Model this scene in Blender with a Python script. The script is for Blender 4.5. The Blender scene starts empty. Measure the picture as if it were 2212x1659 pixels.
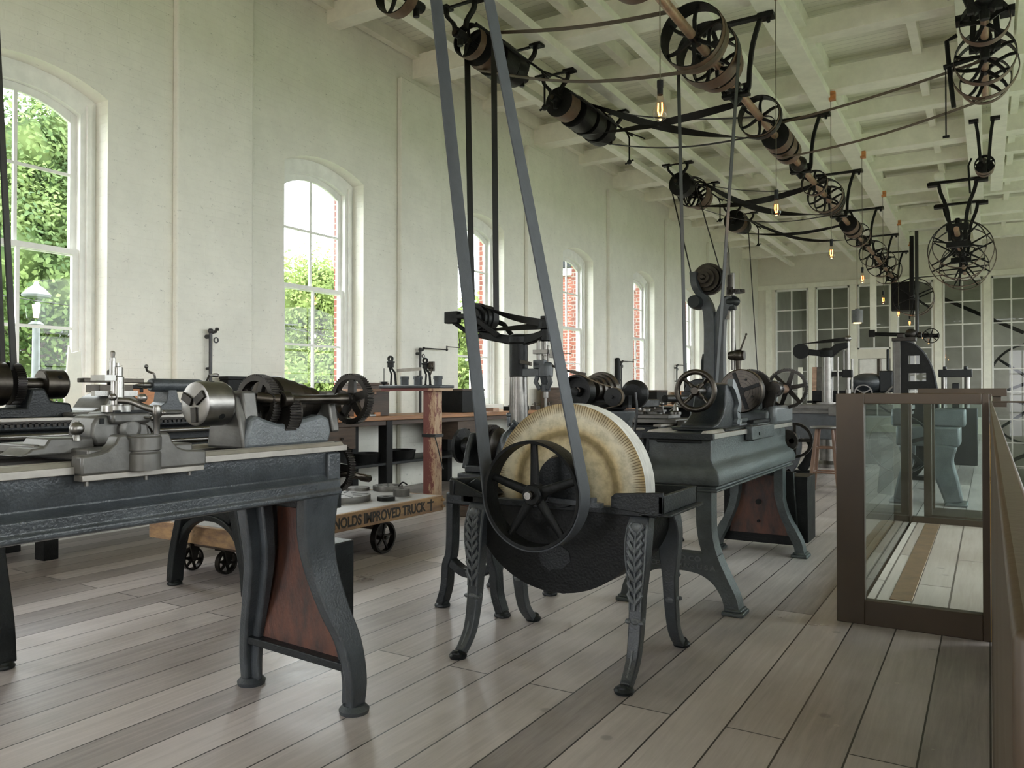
import bpy, bmesh, math, random
from mathutils import Vector as V, Matrix, Quaternion
random.seed(7)
PI = math.pi
S = bpy.context.scene
C = bpy.context.scene.collection
R = math.radians
# ---------------------------------------------------------------- camera geometry
CH, CF, CT = 1.15, 1700.0, R(31.19)
CP = math.atan(18.5 / CF)
def ray(px, py):
    u = (px - 1106) / CF; v = -(py - 829.5) / CF
    a = math.cos(CP) - math.sin(CP) * v; b = math.sin(CP) + math.cos(CP) * v
    return V((-a * math.sin(CT) + u * math.cos(CT), a * math.cos(CT) + u * math.sin(CT), b))
def at(px, py, x=None, y=None, z=None):
    r = ray(px, py)
    t = x / r.x if x is not None else (y / r.y if y is not None else (z - CH) / r.z)
    return V((r.x * t, r.y * t, CH + r.z * t))
# ---------------------------------------------------------------- materials
def nt(name):
    m = bpy.data.materials.new(name); m.use_nodes = True
    n = m.node_tree; b = n.nodes['Principled BSDF']
    return m, n, b
def node(n, t, **k):
    o = n.nodes.new(t)
    for a, v in k.items():
        if a.startswith('i_'):
            o.inputs[int(a[2:]) if a[2:].isdigit() else a[2:].replace('_', ' ')].default_value = v
        else: setattr(o, a, v)
    return o
def lk(n, a, b): n.links.new(a, b)
def ramp(n, src, stops):
    r = n.nodes.new('ShaderNodeValToRGB'); e = r.color_ramp.elements
    while len(e) < len(stops): e.new(0.5)
    for i, (p, c) in enumerate(stops):
        e[i].position = p; e[i].color = (*c, 1) if len(c) == 3 else c
    lk(n, src, r.inputs[0]); return r
def g(v): return (v, v, v)
def mat(name, col, rough=.5, metal=0, var=.25, scale=12, bump=.0, bscale=60, spec=.5, stretch=(1, 1, 1), col2=None, edge=None):
    """general worn surface: two-tone noise on the colour, roughness noise and fine bump"""
    m, n, b = nt(name)
    tc = node(n, 'ShaderNodeTexCoord'); mp = node(n, 'ShaderNodeMapping'); mp.inputs['Scale'].default_value = stretch
    lk(n, tc.outputs['Object'], mp.inputs[0])
    no = node(n, 'ShaderNodeTexNoise', i_Scale=scale, i_Detail=6.0, i_Roughness=.65); lk(n, mp.outputs[0], no.inputs['Vector'])
    c2 = col2 if col2 else tuple(c * (1 - var) for c in col)
    c1 = col if col2 else tuple(min(1, c * (1 + var)) for c in col)
    r = ramp(n, no.outputs[0], [(.35, c2), (.65, c1)])
    lk(n, r.outputs[0], b.inputs['Base Color'])
    rr = node(n, 'ShaderNodeMapRange', i_3=max(.03, rough - .12), i_4=min(1, rough + .12)); lk(n, no.outputs[0], rr.inputs[0]); lk(n, rr.outputs[0], b.inputs['Roughness'])
    b.inputs['Metallic'].default_value = metal; b.inputs['Specular IOR Level'].default_value = spec
    if bump:
        n2 = node(n, 'ShaderNodeTexNoise', i_Scale=bscale, i_Detail=4.0); lk(n, mp.outputs[0], n2.inputs['Vector'])
        bp = node(n, 'ShaderNodeBump', i_Strength=bump, i_Distance=.01); lk(n, n2.outputs[0], bp.inputs['Height']); lk(n, bp.outputs[0], b.inputs['Normal'])
    return m
def mat_wall(name, col=(.83, .82, .74), brick=True, sx=1.0):
    m, n, b = nt(name)
    tc = node(n, 'ShaderNodeTexCoord')
    sp = node(n, 'ShaderNodeSeparateXYZ'); lk(n, tc.outputs['Object'], sp.inputs[0])
    cb = node(n, 'ShaderNodeCombineXYZ')
    ad = node(n, 'ShaderNodeMath', operation='ADD'); lk(n, sp.outputs[0], ad.inputs[0]); lk(n, sp.outputs[1], ad.inputs[1])
    lk(n, ad.outputs[0], cb.inputs[0]); lk(n, sp.outputs[2], cb.inputs[1])
    no = node(n, 'ShaderNodeTexNoise', i_Scale=3.0, i_Detail=8.0, i_Roughness=.7); lk(n, tc.outputs['Object'], no.inputs['Vector'])
    r = ramp(n, no.outputs[0], [(.3, tuple(c * .9 for c in col)), (.62, col)])
    # small chips and hairline cracks
    vo = node(n, 'ShaderNodeTexNoise', i_Scale=30.0, i_Detail=7.0, i_Roughness=.85)
    mp = node(n, 'ShaderNodeMapping'); mp.inputs['Scale'].default_value = (1, .55, 1.3); lk(n, tc.outputs['Object'], mp.inputs[0]); lk(n, mp.outputs[0], vo.inputs['Vector'])
    cr = ramp(n, vo.outputs[0], [(.36, g(.42)), (.385, g(1))])
    mx = node(n, 'ShaderNodeMix', data_type='RGBA', blend_type='MULTIPLY'); mx.inputs[0].default_value = .8
    lk(n, r.outputs[0], mx.inputs[6]); lk(n, cr.outputs[0], mx.inputs[7])
    lk(n, mx.outputs[2], b.inputs['Base Color']); b.inputs['Roughness'].default_value = .55
    b.inputs['Specular IOR Level'].default_value = .3
    n2 = node(n, 'ShaderNodeTexNoise', i_Scale=14.0, i_Detail=5.0); lk(n, tc.outputs['Object'], n2.inputs['Vector'])
    h = n2.outputs[0]
    if brick:
        bt = node(n, 'ShaderNodeTexBrick', i_Scale=1.0); bt.inputs['Brick Width'].default_value = .22; bt.inputs['Row Height'].default_value = .075
        bt.inputs['Mortar Size'].default_value = .006; bt.inputs['Mortar Smooth'].default_value = .8
        bt.inputs['Color1'].default_value = (1, 1, 1, 1); bt.inputs['Color2'].default_value = (.9, .9, .9, 1); bt.inputs['Mortar'].default_value = (.55, .55, .55, 1)
        lk(n, cb.outputs[0], bt.inputs['Vector'])
        ma = node(n, 'ShaderNodeMath', operation='MULTIPLY_ADD', i_1=.5); lk(n, n2.outputs[0], ma.inputs[0]); lk(n, bt.outputs[0], ma.inputs[2]); h = ma.outputs[0]
    bp = node(n, 'ShaderNodeBump', i_Strength=.35, i_Distance=.008); lk(n, h, bp.inputs['Height']); lk(n, bp.outputs[0], b.inputs['Normal'])
    return m
def mat_planks(name, width, col_a, col_b, axis='x', seam=.012, rough=.45, grain=1.0, length=3.4, knots=True, gapcol=.25):
    """boards: width across 'axis', running along the other"""
    m, n, b = nt(name)
    tc = node(n, 'ShaderNodeTexCoord'); sp = node(n, 'ShaderNodeSeparateXYZ'); lk(n, tc.outputs['Object'], sp.inputs[0])
    cb = node(n, 'ShaderNodeCombineXYZ')
    if axis == 'x': lk(n, sp.outputs[1], cb.inputs[0]); lk(n, sp.outputs[0], cb.inputs[1])
    else: lk(n, sp.outputs[0], cb.inputs[0]); lk(n, sp.outputs[1], cb.inputs[1])
    bt = node(n, 'ShaderNodeTexBrick', i_Scale=1.0, offset=.37, offset_frequency=2); bt.inputs['Brick Width'].default_value = length; bt.inputs['Row Height'].default_value = width
    bt.inputs['Mortar Size'].default_value = seam * .25; bt.inputs['Mortar Smooth'].default_value = .2; bt.inputs['Bias'].default_value = 0
    bt.inputs['Color1'].default_value = (0, 0, 0, 1); bt.inputs['Color2'].default_value = (1, 1, 1, 1); bt.inputs['Mortar'].default_value = (.5, .5, .5, 1)
    lk(n, cb.outputs[0], bt.inputs['Vector'])
    mp = node(n, 'ShaderNodeMapping'); mp.inputs['Scale'].default_value = (.9, 16, 1); lk(n, cb.outputs[0], mp.inputs[0])
    n1 = node(n, 'ShaderNodeTexNoise', i_Scale=2.2, i_Detail=9.0, i_Roughness=.7, i_Distortion=.6); lk(n, mp.outputs[0], n1.inputs['Vector'])
    n2 = node(n, 'ShaderNodeTexNoise', i_Scale=1.1, i_Detail=7.0, i_Roughness=.62); lk(n, tc.outputs['Object'], n2.inputs['Vector'])
    a1 = node(n, 'ShaderNodeMath', operation='MULTIPLY_ADD', i_1=.42 * grain, i_2=0); lk(n, n1.outputs[0], a1.inputs[0])
    a2 = node(n, 'ShaderNodeMath', operation='MULTIPLY_ADD', i_1=.55); lk(n, n2.outputs[0], a2.inputs[0]); lk(n, a1.outputs[0], a2.inputs[2])
    sb = node(n, 'ShaderNodeSeparateColor'); lk(n, bt.outputs['Color'], sb.inputs[0])
    a3 = node(n, 'ShaderNodeMath', operation='MULTIPLY_ADD', i_1=.30); lk(n, sb.outputs[0], a3.inputs[0]); lk(n, a2.outputs[0], a3.inputs[2])
    r = ramp(n, a3.outputs[0], [(.32, col_a), (.85, col_b)])
    last = r.outputs[0]
    if knots:
        vo = node(n, 'ShaderNodeTexVoronoi', i_Scale=3.1, i_Randomness=1.0); lk(n, tc.outputs['Object'], vo.inputs['Vector'])
        kr = ramp(n, vo.outputs[0], [(.045, g(.45)), (.075, g(1))])
        mx = node(n, 'ShaderNodeMix', data_type='RGBA', blend_type='MULTIPLY'); mx.inputs[0].default_value = .55
        lk(n, last, mx.inputs[6]); lk(n, kr.outputs[0], mx.inputs[7]); last = mx.outputs[2]
        v2 = node(n, 'ShaderNodeTexVoronoi', i_Scale=4.3, i_Randomness=1.0); lk(n, tc.outputs['Object'], v2.inputs['Vector'])
        k2 = ramp(n, v2.outputs[0], [(.02, g(0)), (.024, g(1)), (.04, g(1)), (.05, g(0))])
        m2 = node(n, 'ShaderNodeMix', data_type='RGBA'); s2 = node(n, 'ShaderNodeMath', operation='MULTIPLY', i_1=.5); lk(n, k2.outputs[0], s2.inputs[0]); lk(n, s2.outputs[0], m2.inputs[0]); lk(n, last, m2.inputs[6]); m2.inputs[7].default_value = (.62, .56, .50, 1); last = m2.outputs[2]
    mo = node(n, 'ShaderNodeMix', data_type='RGBA', blend_type='MIX'); lk(n, bt.outputs['Fac'], mo.inputs[0]); lk(n, last, mo.inputs[6])
    mo.inputs[7].default_value = (*[c * gapcol for c in col_a], 1)
    lk(n, mo.outputs[2], b.inputs['Base Color'])
    rr = node(n, 'ShaderNodeMapRange', i_1=.3, i_2=.7, i_3=rough - .12, i_4=rough + .15); lk(n, n2.outputs[0], rr.inputs[0]); lk(n, rr.outputs[0], b.inputs['Roughness'])
    iv = node(n, 'ShaderNodeMath', operation='MULTIPLY_ADD', i_1=-4.0); lk(n, bt.outputs['Fac'], iv.inputs[0]); lk(n, n1.outputs[0], iv.inputs[2])
    bp = node(n, 'ShaderNodeBump', i_Strength=.3, i_Distance=.004); lk(n, iv.outputs[0], bp.inputs['Height']); lk(n, bp.outputs[0], b.inputs['Normal'])
    return m
def mat_glass(name, tint=(1, 1, 1), refl=1.0, ior=1.45):
    m = bpy.data.materials.new(name); m.use_nodes = True; n = m.node_tree
    n.nodes.clear(); o = node(n, 'ShaderNodeOutputMaterial')
    t = node(n, 'ShaderNodeBsdfTransparent'); t.inputs[0].default_value = (*tint, 1)
    gl = node(n, 'ShaderNodeBsdfGlossy'); gl.inputs['Roughness'].default_value = .0
    fr = node(n, 'ShaderNodeFresnel'); fr.inputs[0].default_value = ior
    mu = node(n, 'ShaderNodeMath', operation='MULTIPLY', i_1=refl); lk(n, fr.outputs[0], mu.inputs[0])
    ge = node(n, 'ShaderNodeNewGeometry'); iv = node(n, 'ShaderNodeMath', operation='SUBTRACT', i_0=1.0); lk(n, ge.outputs['Backfacing'], iv.inputs[1]); m9 = node(n, 'ShaderNodeMath', operation='MULTIPLY'); lk(n, mu.outputs[0], m9.inputs[0]); lk(n, iv.outputs[0], m9.inputs[1]); mu = m9
    mx = node(n, 'ShaderNodeMixShader'); lk(n, mu.outputs[0], mx.inputs[0]); lk(n, t.outputs[0], mx.inputs[1]); lk(n, gl.outputs[0], mx.inputs[2]); lk(n, mx.outputs[0], o.inputs[0])
    return m
M = {}
M['wall'] = mat_wall('painted_brick'); M['plaster'] = mat_wall('painted_board', (.78, .76, .66), False)
M['ceil'] = mat_planks('ceiling_boards', .11, (.62, .62, .53), (.86, .86, .75), axis='y', seam=.01, rough=.6, length=5, knots=False, gapcol=.6)
M['beam'] = mat('painted_timber', (.85, .85, .74), .6, var=.06, scale=5, bump=.2, bscale=18, stretch=(1, 1, 1))
M['floor'] = mat_planks('floor_boards', .195, (.15, .126, .118), (.60, .535, .515), axis='x', seam=.014, rough=.36, length=4.3, gapcol=.3)
M['frame'] = mat('window_paint', (.80, .80, .76), .4, var=.06, scale=8, bump=.1)
M['iron'] = mat('grey_painted_iron', (.040, .046, .051), .36, var=.28, scale=9, bump=.25, bscale=120, spec=.6)
M['ironlt'] = mat('light_grey_painted_iron', (.10, .110, .115), .38, var=.22, scale=8, bump=.25, bscale=120, spec=.6)
M['irongreen'] = mat('greenish_grey_iron', (.050, .058, .058), .42, var=.35, scale=7, bump=.3, bscale=90, spec=.5)
M['black'] = mat('black_iron', (.008, .0085, .008), .42, var=.35, scale=14, bump=.2, bscale=90, spec=.2)
M['dark'] = mat('dark_grey_iron', (.011, .013, .0138), .38, var=.35, scale=10, bump=.25, bscale=100, spec=.32)
M['steel'] = mat('machined_steel', (.21, .20, .185), .34, metal=1, var=.18, scale=11, stretch=(1, 1, 1), bump=.05)
M['steelbr'] = mat('bright_steel', (.30, .29, .27), .3, metal=1, var=.12, scale=20)
M['steeldk'] = mat('oiled_steel', (.062, .054, .045), .36, metal=1, var=.3, scale=9, bump=.05)
M['ways'] = mat('ground_steel', (.36, .335, .30), .42, metal=.7, var=.12, scale=14)
M['castmach'] = mat('machined_casting', (.125, .12, .11), .42, metal=.6, var=.2, scale=10, bump=.08)
M['brass'] = mat('brass', (.42, .27, .10), .3, metal=1, var=.3, scale=9)
M['gear'] = mat('greasy_gear_iron', (.035, .031, .027), .38, metal=.75, var=.35, scale=16)
M['belt'] = mat('grey_leather_belt', (.062, .067, .073), .65, var=.14, scale=16, bump=.1, bscale=150, spec=.3)
M['beltgy'] = mat('dark_grey_belt', (.04, .042, .042), .6, var=.2, scale=12, spec=.3)
M['beltbk'] = mat('black_leather_belt', (.010, .0095, .009), .55, var=.3, scale=12, spec=.3)
M['beltbr'] = mat('brown_leather_belt', (.10, .075, .05), .6, var=.25, scale=12, spec=.3)
M['pulley'] = mat('brown_pulley_face', (.12, .070, .042), .5, metal=.2, var=.3, scale=10)
M['shaft'] = mat('brown_shaft', (.36, .23, .15), .38, metal=.35, var=.25, scale=8)
M['wood'] = mat('bench_wood', (.33, .16, .07), .45, var=.35, scale=5, stretch=(2, .4, 6), bump=.1, bscale=30)
M['wooddk'] = mat('dark_wood', (.075, .05, .035), .55, var=.4, scale=5, stretch=(1, .5, 5), bump=.15, bscale=30)
M['woodlt'] = mat('pale_wood', (.42, .27, .19), .55, var=.25, scale=6, stretch=(1, 1, 4), bump=.1, bscale=30)
M['orange'] = mat('orange_wood', (.50, .20, .07), .45, var=.3, scale=7, stretch=(1, 1, 4))
M['rust'] = mat('rusty_panel', (.13, .05, .03), .5, scale=9, stretch=(2, 2, .7), col2=(.045, .025, .02), bump=.2, bscale=50)
M['truckwood'] = mat('weathered_truck_wood', (.40, .25, .12), .6, scale=9, stretch=(1, .4, 3), col2=(.20, .12, .075), bump=.2, bscale=40)
M['trucktop'] = mat('grey_worn_deck', (.34, .33, .33), .45, var=.2, scale=5, stretch=(3, .5, 1))
M['ink'] = mat('black_stencil_ink', (.035, .03, .027), .7, var=.3, scale=40)
M['can'] = mat('grey_tin', (.05, .056, .06), .5, metal=.3, var=.3, scale=12)
M['stool'] = mat('stool_wood', (.22, .13, .09), .5, var=.3, scale=8, stretch=(1, 1, .3))
M['glassw'] = mat_glass('window_glass', (.97, .99, .98), .7)
M['glassc'] = mat_glass('case_glass', (.90, .95, .94), 1.0)
M['bronze'] = mat('brown_bronze', (.050, .031, .015), .45, metal=.0, var=.12, scale=3, bump=.03, bscale=200)
M['bronzedk'] = mat('dark_plinth', (.03, .025, .02), .4, var=.2, scale=4)
M['pipe'] = mat('gas_pipe_black', (.02, .02, .02), .4, var=.2)
M['wire'] = mat('cloth_cord', (.12, .11, .07), .8, var=.2)
M['fabric'] = mat('red_cloth', (.45, .10, .07), .8, var=.2)
def mat_peel():
    m, n, b = nt('peeling_red_paint')
    tc = node(n, 'ShaderNodeTexCoord'); mp = node(n, 'ShaderNodeMapping'); mp.inputs['Scale'].default_value = (1, 1, .35); lk(n, tc.outputs['Object'], mp.inputs[0])
    a = node(n, 'ShaderNodeTexNoise', i_Scale=22.0, i_Detail=8.0, i_Roughness=.8); lk(n, mp.outputs[0], a.inputs['Vector'])
    sp = node(n, 'ShaderNodeSeparateXYZ'); lk(n, tc.outputs['Object'], sp.inputs[0])
    gr = node(n, 'ShaderNodeMath', operation='MULTIPLY_ADD', i_1=1.6); lk(n, sp.outputs[0], gr.inputs[0]); lk(n, a.outputs[0], gr.inputs[2])
    r = ramp(n, gr.outputs[0], [(.0, (.15, .045, .04)), (.54, (.17, .055, .045)), (.60, (.42, .27, .17)), (.72, (.50, .36, .24))]); r.color_ramp.interpolation = 'LINEAR'
    lk(n, r.outputs[0], b.inputs['Base Color']); b.inputs['Roughness'].default_value = .6
    bp = node(n, 'ShaderNodeBump', i_Strength=.4, i_Distance=.003); lk(n, r.outputs[0], bp.inputs['Height']); lk(n, bp.outputs[0], b.inputs['Normal'])
    return m
M['peel'] = mat_peel()
def mat_stone():
    """grindstone: object origin on the axle, axis along Y; radial saw marks at the rim, rings of mineral stain"""
    m, n, b = nt('sandstone_wheel')
    tc = node(n, 'ShaderNodeTexCoord'); sp = node(n, 'ShaderNodeSeparateXYZ'); lk(n, tc.outputs['Object'], sp.inputs[0])
    cb = node(n, 'ShaderNodeCombineXYZ'); lk(n, sp.outputs[0], cb.inputs[0]); lk(n, sp.outputs[2], cb.inputs[1])
    ln = node(n, 'ShaderNodeVectorMath', operation='LENGTH'); lk(n, cb.outputs[0], ln.inputs[0])
    no = node(n, 'ShaderNodeTexNoise', i_Scale=4.5, i_Detail=6.0, i_Roughness=.6); lk(n, tc.outputs['Object'], no.inputs['Vector'])
    rr = node(n, 'ShaderNodeMath', operation='MULTIPLY_ADD', i_1=.035); lk(n, no.outputs[0], rr.inputs[0]); lk(n, ln.outputs['Value'], rr.inputs[2])
    ring = ramp(n, rr.outputs[0], [(.0, (.16, .13, .07)), (.09, (.40, .34, .20)), (.16, (.56, .49, .33)), (.222, (.50, .40, .23)), (.245, (.19, .14, .06)), (.262, (.24, .18, .08)), (.275, (.52, .40, .22)), (.295, (.57, .50, .34)), (.33, (.62, .56, .42)), (.385, (.36, .26, .12))])
    at2 = node(n, 'ShaderNodeMath', operation='ARCTAN2'); lk(n, sp.outputs[2], at2.inputs[0]); lk(n, sp.outputs[0], at2.inputs[1])
    an = node(n, 'ShaderNodeMath', operation='MULTIPLY', i_1=190.0); lk(n, at2.outputs[0], an.inputs[0])
    nz = node(n, 'ShaderNodeTexNoise', i_Scale=9.0, i_Detail=2.0); lk(n, tc.outputs['Object'], nz.inputs['Vector'])
    aj = node(n, 'ShaderNodeMath', operation='MULTIPLY_ADD', i_1=5.0); lk(n, nz.outputs[0], aj.inputs[0]); lk(n, an.outputs[0], aj.inputs[2])
    sn = node(n, 'ShaderNodeMath', operation='SINE'); lk(n, aj.outputs[0], sn.inputs[0])
    sm = ramp(n, sn.outputs[0], [(.45, g(0)), (.8, g(1))])
    zone = ramp(n, rr.outputs[0], [(.335, g(0)), (.352, g(1))])
    ml = node(n, 'ShaderNodeMath', operation='MULTIPLY'); lk(n, sm.outputs[0], ml.inputs[0]); lk(n, zone.outputs[0], ml.inputs[1])
    m2 = node(n, 'ShaderNodeMath', operation='MULTIPLY', i_1=.85); lk(n, ml.outputs[0], m2.inputs[0])
    mx = node(n, 'ShaderNodeMix', data_type='RGBA'); lk(n, m2.outputs[0], mx.inputs[0]); lk(n, ring.outputs[0], mx.inputs[6]); mx.inputs[7].default_value = (.10, .058, .018, 1)
    n3 = node(n, 'ShaderNodeTexNoise', i_Scale=20.0, i_Detail=6.0, i_Roughness=.7); lk(n, tc.outputs['Object'], n3.inputs['Vector'])
    r3 = ramp(n, n3.outputs[0], [(.32, g(.45)), (.58, g(1.0))])
    m3 = node(n, 'ShaderNodeMix', data_type='RGBA', blend_type='MULTIPLY'); m3.inputs[0].default_value = .75; lk(n, mx.outputs[2], m3.inputs[6]); lk(n, r3.outputs[0], m3.inputs[7])
    lk(n, m3.outputs[2], b.inputs['Base Color']); b.inputs['Roughness'].default_value = .8
    bp = node(n, 'ShaderNodeBump', i_Strength=.35, i_Distance=.003); lk(n, ml.outputs[0], bp.inputs['Height']); lk(n, bp.outputs[0], b.inputs['Normal'])
    return m
M['stone'] = mat_stone()
M['stonerim'] = mat('worn_stone_rim', (.50, .49, .45), .8, var=.18, scale=14, bump=.2, stretch=(1, 5, 1))
def emit(name, col, s):
    m = bpy.data.materials.new(name); m.use_nodes = True; n = m.node_tree; n.nodes.clear()
    o = node(n, 'ShaderNodeOutputMaterial'); e = node(n, 'ShaderNodeEmission'); e.inputs[0].default_value = (*col, 1); e.inputs[1].default_value = s
    lk(n, e.outputs[0], o.inputs[0]); return m
M['filament'] = emit('glowing_filament', (1, .20, .03), 9)
M['bulb'] = mat_glass('bulb_glass', (1, .93, .86), 1.3)
# ---------------------------------------------------------------- mesh builder
def frame_of(d):
    d = d.normalized(); up = V((0, 0, 1)) if abs(d.z) < .95 else V((0, 1, 0))
    a = d.cross(up).normalized(); b = a.cross(d).normalized(); return a, b
class MB:
    def __init__(s): s.bm = bmesh.new()
    def face(s, vs):
        try: return s.bm.faces.new(vs)
        except ValueError: return None
    def loft(s, rings, cap=True, close=False):
        R_ = [[s.bm.verts.new(p) for p in r] for r in rings]; n = len(R_[0])
        pairs = list(zip(R_[:-1], R_[1:])) + ([(R_[-1], R_[0])] if close else [])
        for a, b in pairs:
            for i in range(n):
                j = (i + 1) % n; s.face((a[i], a[j], b[j], b[i]))
        if cap and not close: s.face(R_[0][::-1]); s.face(R_[-1])
        return s
    def box(s, c, d, rz=0, rx=0, ry=0):
        m = Matrix.Translation(V(c)) @ Matrix.Rotation(rz, 4, 'Z') @ Matrix.Rotation(ry, 4, 'Y') @ Matrix.Rotation(rx, 4, 'X')
        x, y, z = (q / 2 for q in d)
        r = [[m @ V(p) for p in ((-x, -y, k), (x, -y, k), (x, y, k), (-x, y, k))] for k in (-z, z)]
        return s.loft(r)
    def bb(s, a, b):
        return s.box([(a[i] + b[i]) / 2 for i in range(3)], [abs(b[i] - a[i]) for i in range(3)])
    def rev(s, o, ax, prof, n=32, cap=True, a0=0):
        """revolve profile [(t,r)] about axis ax from o"""
        o = V(o); ax = V(ax).normalized(); a, b = frame_of(ax)
        rings = [[o + ax * t + (a * math.cos(a0 + 2 * PI * i / n) + b * math.sin(a0 + 2 * PI * i / n)) * max(r, 1e-4) for i in range(n)] for t, r in prof]
        return s.loft(rings, cap)
    def ringrev(s, o, ax, prof, n=48):
        """closed profile revolved: a hollow ring"""
        o = V(o); ax = V(ax).normalized(); a, b = frame_of(ax)
        rings = [[o + ax * t + (a * math.cos(2 * PI * i / n) + b * math.sin(2 * PI * i / n)) * r for i in range(n)] for t, r in prof]
        return s.loft(rings, close=True)
    def cyl(s, p, q, r, r2=None, n=20):
        p, q = V(p), V(q); return s.rev(p, q - p, [(0, r), ((q - p).length, r if r2 is None else r2)], n)
    def tube(s, pts, r, n=10, close=False):
        pts = [V(p) for p in pts]; rs = r if isinstance(r, (list, tuple)) else [r] * len(pts); rings = []; pa = None
        for i, p in enumerate(pts):
            d = (pts[min(i + 1, len(pts) - 1)] - pts[max(i - 1, 0)]); a, b = frame_of(d)
            if pa is not None:
                a = (pa - d.normalized() * pa.dot(d.normalized())).normalized(); b = a.cross(d.normalized())
            pa = a
            rings.append([p + (a * math.cos(2 * PI * k / n) + b * math.sin(2 * PI * k / n)) * rs[i] for k in range(n)])
        return s.loft(rings)
    def sweep(s, pts, side, w, t):
        """rectangular bar swept along pts; side = fixed width direction; w,t scalars or lists"""
        pts = [V(p) for p in pts]; side = V(side).normalized(); rings = []
        for i, p in enumerate(pts):
            d = (pts[min(i + 1, len(pts) - 1)] - pts[max(i - 1, 0)]).normalized()
            u = side if not hasattr(w, '__len__') or True else side
            nn = d.cross(side).normalized()
            ww = w[i] if isinstance(w, (list, tuple)) else w; tt = t[i] if isinstance(t, (list, tuple)) else t
            rings.append([p + side * ww / 2 * a + nn * tt / 2 * b for a, b in ((-1, -1), (1, -1), (1, 1), (-1, 1))])
        return s.loft(rings)
    def prism(s, poly, fn, a, b):
        """poly of 2D points mapped by fn(u,v,w); w from a to b"""
        f = [s.bm.verts.new(fn(u, v, a)) for u, v in poly]; k = [s.bm.verts.new(fn(u, v, b)) for u, v in poly]; n = len(f)
        s.face(f[::-1]); s.face(k)
        for i in range(n): s.face((f[i], f[(i + 1) % n], k[(i + 1) % n], k[i]))
        return s
    def sph(s, c, r, n=16, sc=(1, 1, 1)):
        c = V(c); k = n // 2
        rings = [[c + V((math.sin(PI * j / k) * math.cos(2 * PI * i / n) * r * sc[0], math.sin(PI * j / k) * math.sin(2 * PI * i / n) * r * sc[1], math.cos(PI * j / k) * r * sc[2])) for i in range(n)] for j in range(1, k)]
        s.loft(rings); return s
    def gear(s, o, ax, r, w, nt_, depth=None, hole=None, n2=4):
        """toothed rim (hollow when hole given)"""
        o = V(o); ax = V(ax).normalized(); a, b = frame_of(ax); depth = depth or .045 * r
        out = []
        for i in range(nt_):
            for f, rr in ((0, r - depth), (.22, r), (.5, r), (.72, r - depth)):
                t = 2 * PI * (i + f) / nt_; out.append((math.cos(t) * rr, math.sin(t) * rr, t))
        def P(x, y, w_): return o + a * x + b * y + ax * w_
        n = len(out); f = [s.bm.verts.new(P(x, y, 0)) for x, y, t in out]; k = [s.bm.verts.new(P(x, y, w)) for x, y, t in out]
        for i in range(n): s.face((f[i], f[(i + 1) % n], k[(i + 1) % n], k[i]))
        if hole:
            fi = [s.bm.verts.new(P(math.cos(t) * hole, math.sin(t) * hole, 0)) for x, y, t in out]; ki = [s.bm.verts.new(P(math.cos(t) * hole, math.sin(t) * hole, w)) for x, y, t in out]
            for i in range(n):
                j = (i + 1) % n
                s.face((f[j], f[i], fi[i], fi[j])); s.face((k[i], k[j], ki[j], ki[i])); s.face((ki[i], ki[j], fi[j], fi[i]))
        else: s.face(f[::-1]); s.face(k)
        return s
    def spokes(s, o, ax, r0, r1, n, w, t, a0=0, taper=.75, curve=0):
        o = V(o); ax = V(ax).normalized(); a, b = frame_of(ax)
        for i in range(n):
            th = a0 + 2 * PI * i / n
            pts = []
            for k in range(5):
                q = k / 4; ph = th + curve * math.sin(q * PI) ; rr = r0 + (r1 - r0) * q
                pts.append(o + (a * math.cos(ph) + b * math.sin(ph)) * rr)
            s.sweep(pts, ax, [t * (1 - (1 - taper) * k / 4) for k in range(5)], [w * (1 - (1 - taper) * k / 4) for k in range(5)])
        return s
    def wheel(s, o, ax, r, w, hub=.2, nsp=6, th=None, a0=.3, sw=None, curve=0, hubw=None):
        """pulley: rim ring, hub, flat spokes. o is the centre of the width"""
        o = V(o); ax = V(ax).normalized(); th = th or .05 * r; hubw = hubw or w * .9
        s.ringrev(o, ax, [(-w / 2, r - .01 * r), (0, r + .008 * r), (w / 2, r - .01 * r), (w / 2, r - th), (-w / 2, r - th)], 48)
        s.rev(o, ax, [(-hubw / 2, hub * r), (hubw / 2, hub * r)], 20)
        s.spokes(o, ax, hub * r * .8, r - th * .6, nsp, sw or .16 * r, min(w * .4, .12 * r), a0, .7, curve)
        return s
    def text(s, body, fn, size, depth=.004, align='LEFT', bold=0, sx=1):
        cu = bpy.data.curves.new('lettering', 'FONT'); cu.body = body; cu.size = size; cu.extrude = depth / 2; cu.offset = bold; cu.align_x = align
        ob = bpy.data.objects.new('lettering', cu); C.objects.link(ob); bpy.context.view_layer.update()
        me = bpy.data.meshes.new_from_object(ob); vs = [s.bm.verts.new(fn(v.co.x * sx, v.co.y, v.co.z)) for v in me.vertices]
        for p in me.polygons: s.face([vs[i] for i in p.vertices])
        bpy.data.objects.remove(ob); bpy.data.meshes.remove(me); bpy.data.curves.remove(cu); return s
def tag(o, label=None, cat=None, group=None, kind=None):
    if label: o['label'] = label
    if cat: o['category'] = cat
    if group: o['group'] = group
    if kind: o['kind'] = kind
    return o
def root(name, loc, label, cat, group=None, rz=0):
    o = bpy.data.objects.new(name, None); C.objects.link(o); o.location = loc; o.rotation_euler = (0, 0, rz); o.empty_display_size = .1
    return tag(o, label, cat, group)
WORLDLOC = {}
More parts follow.
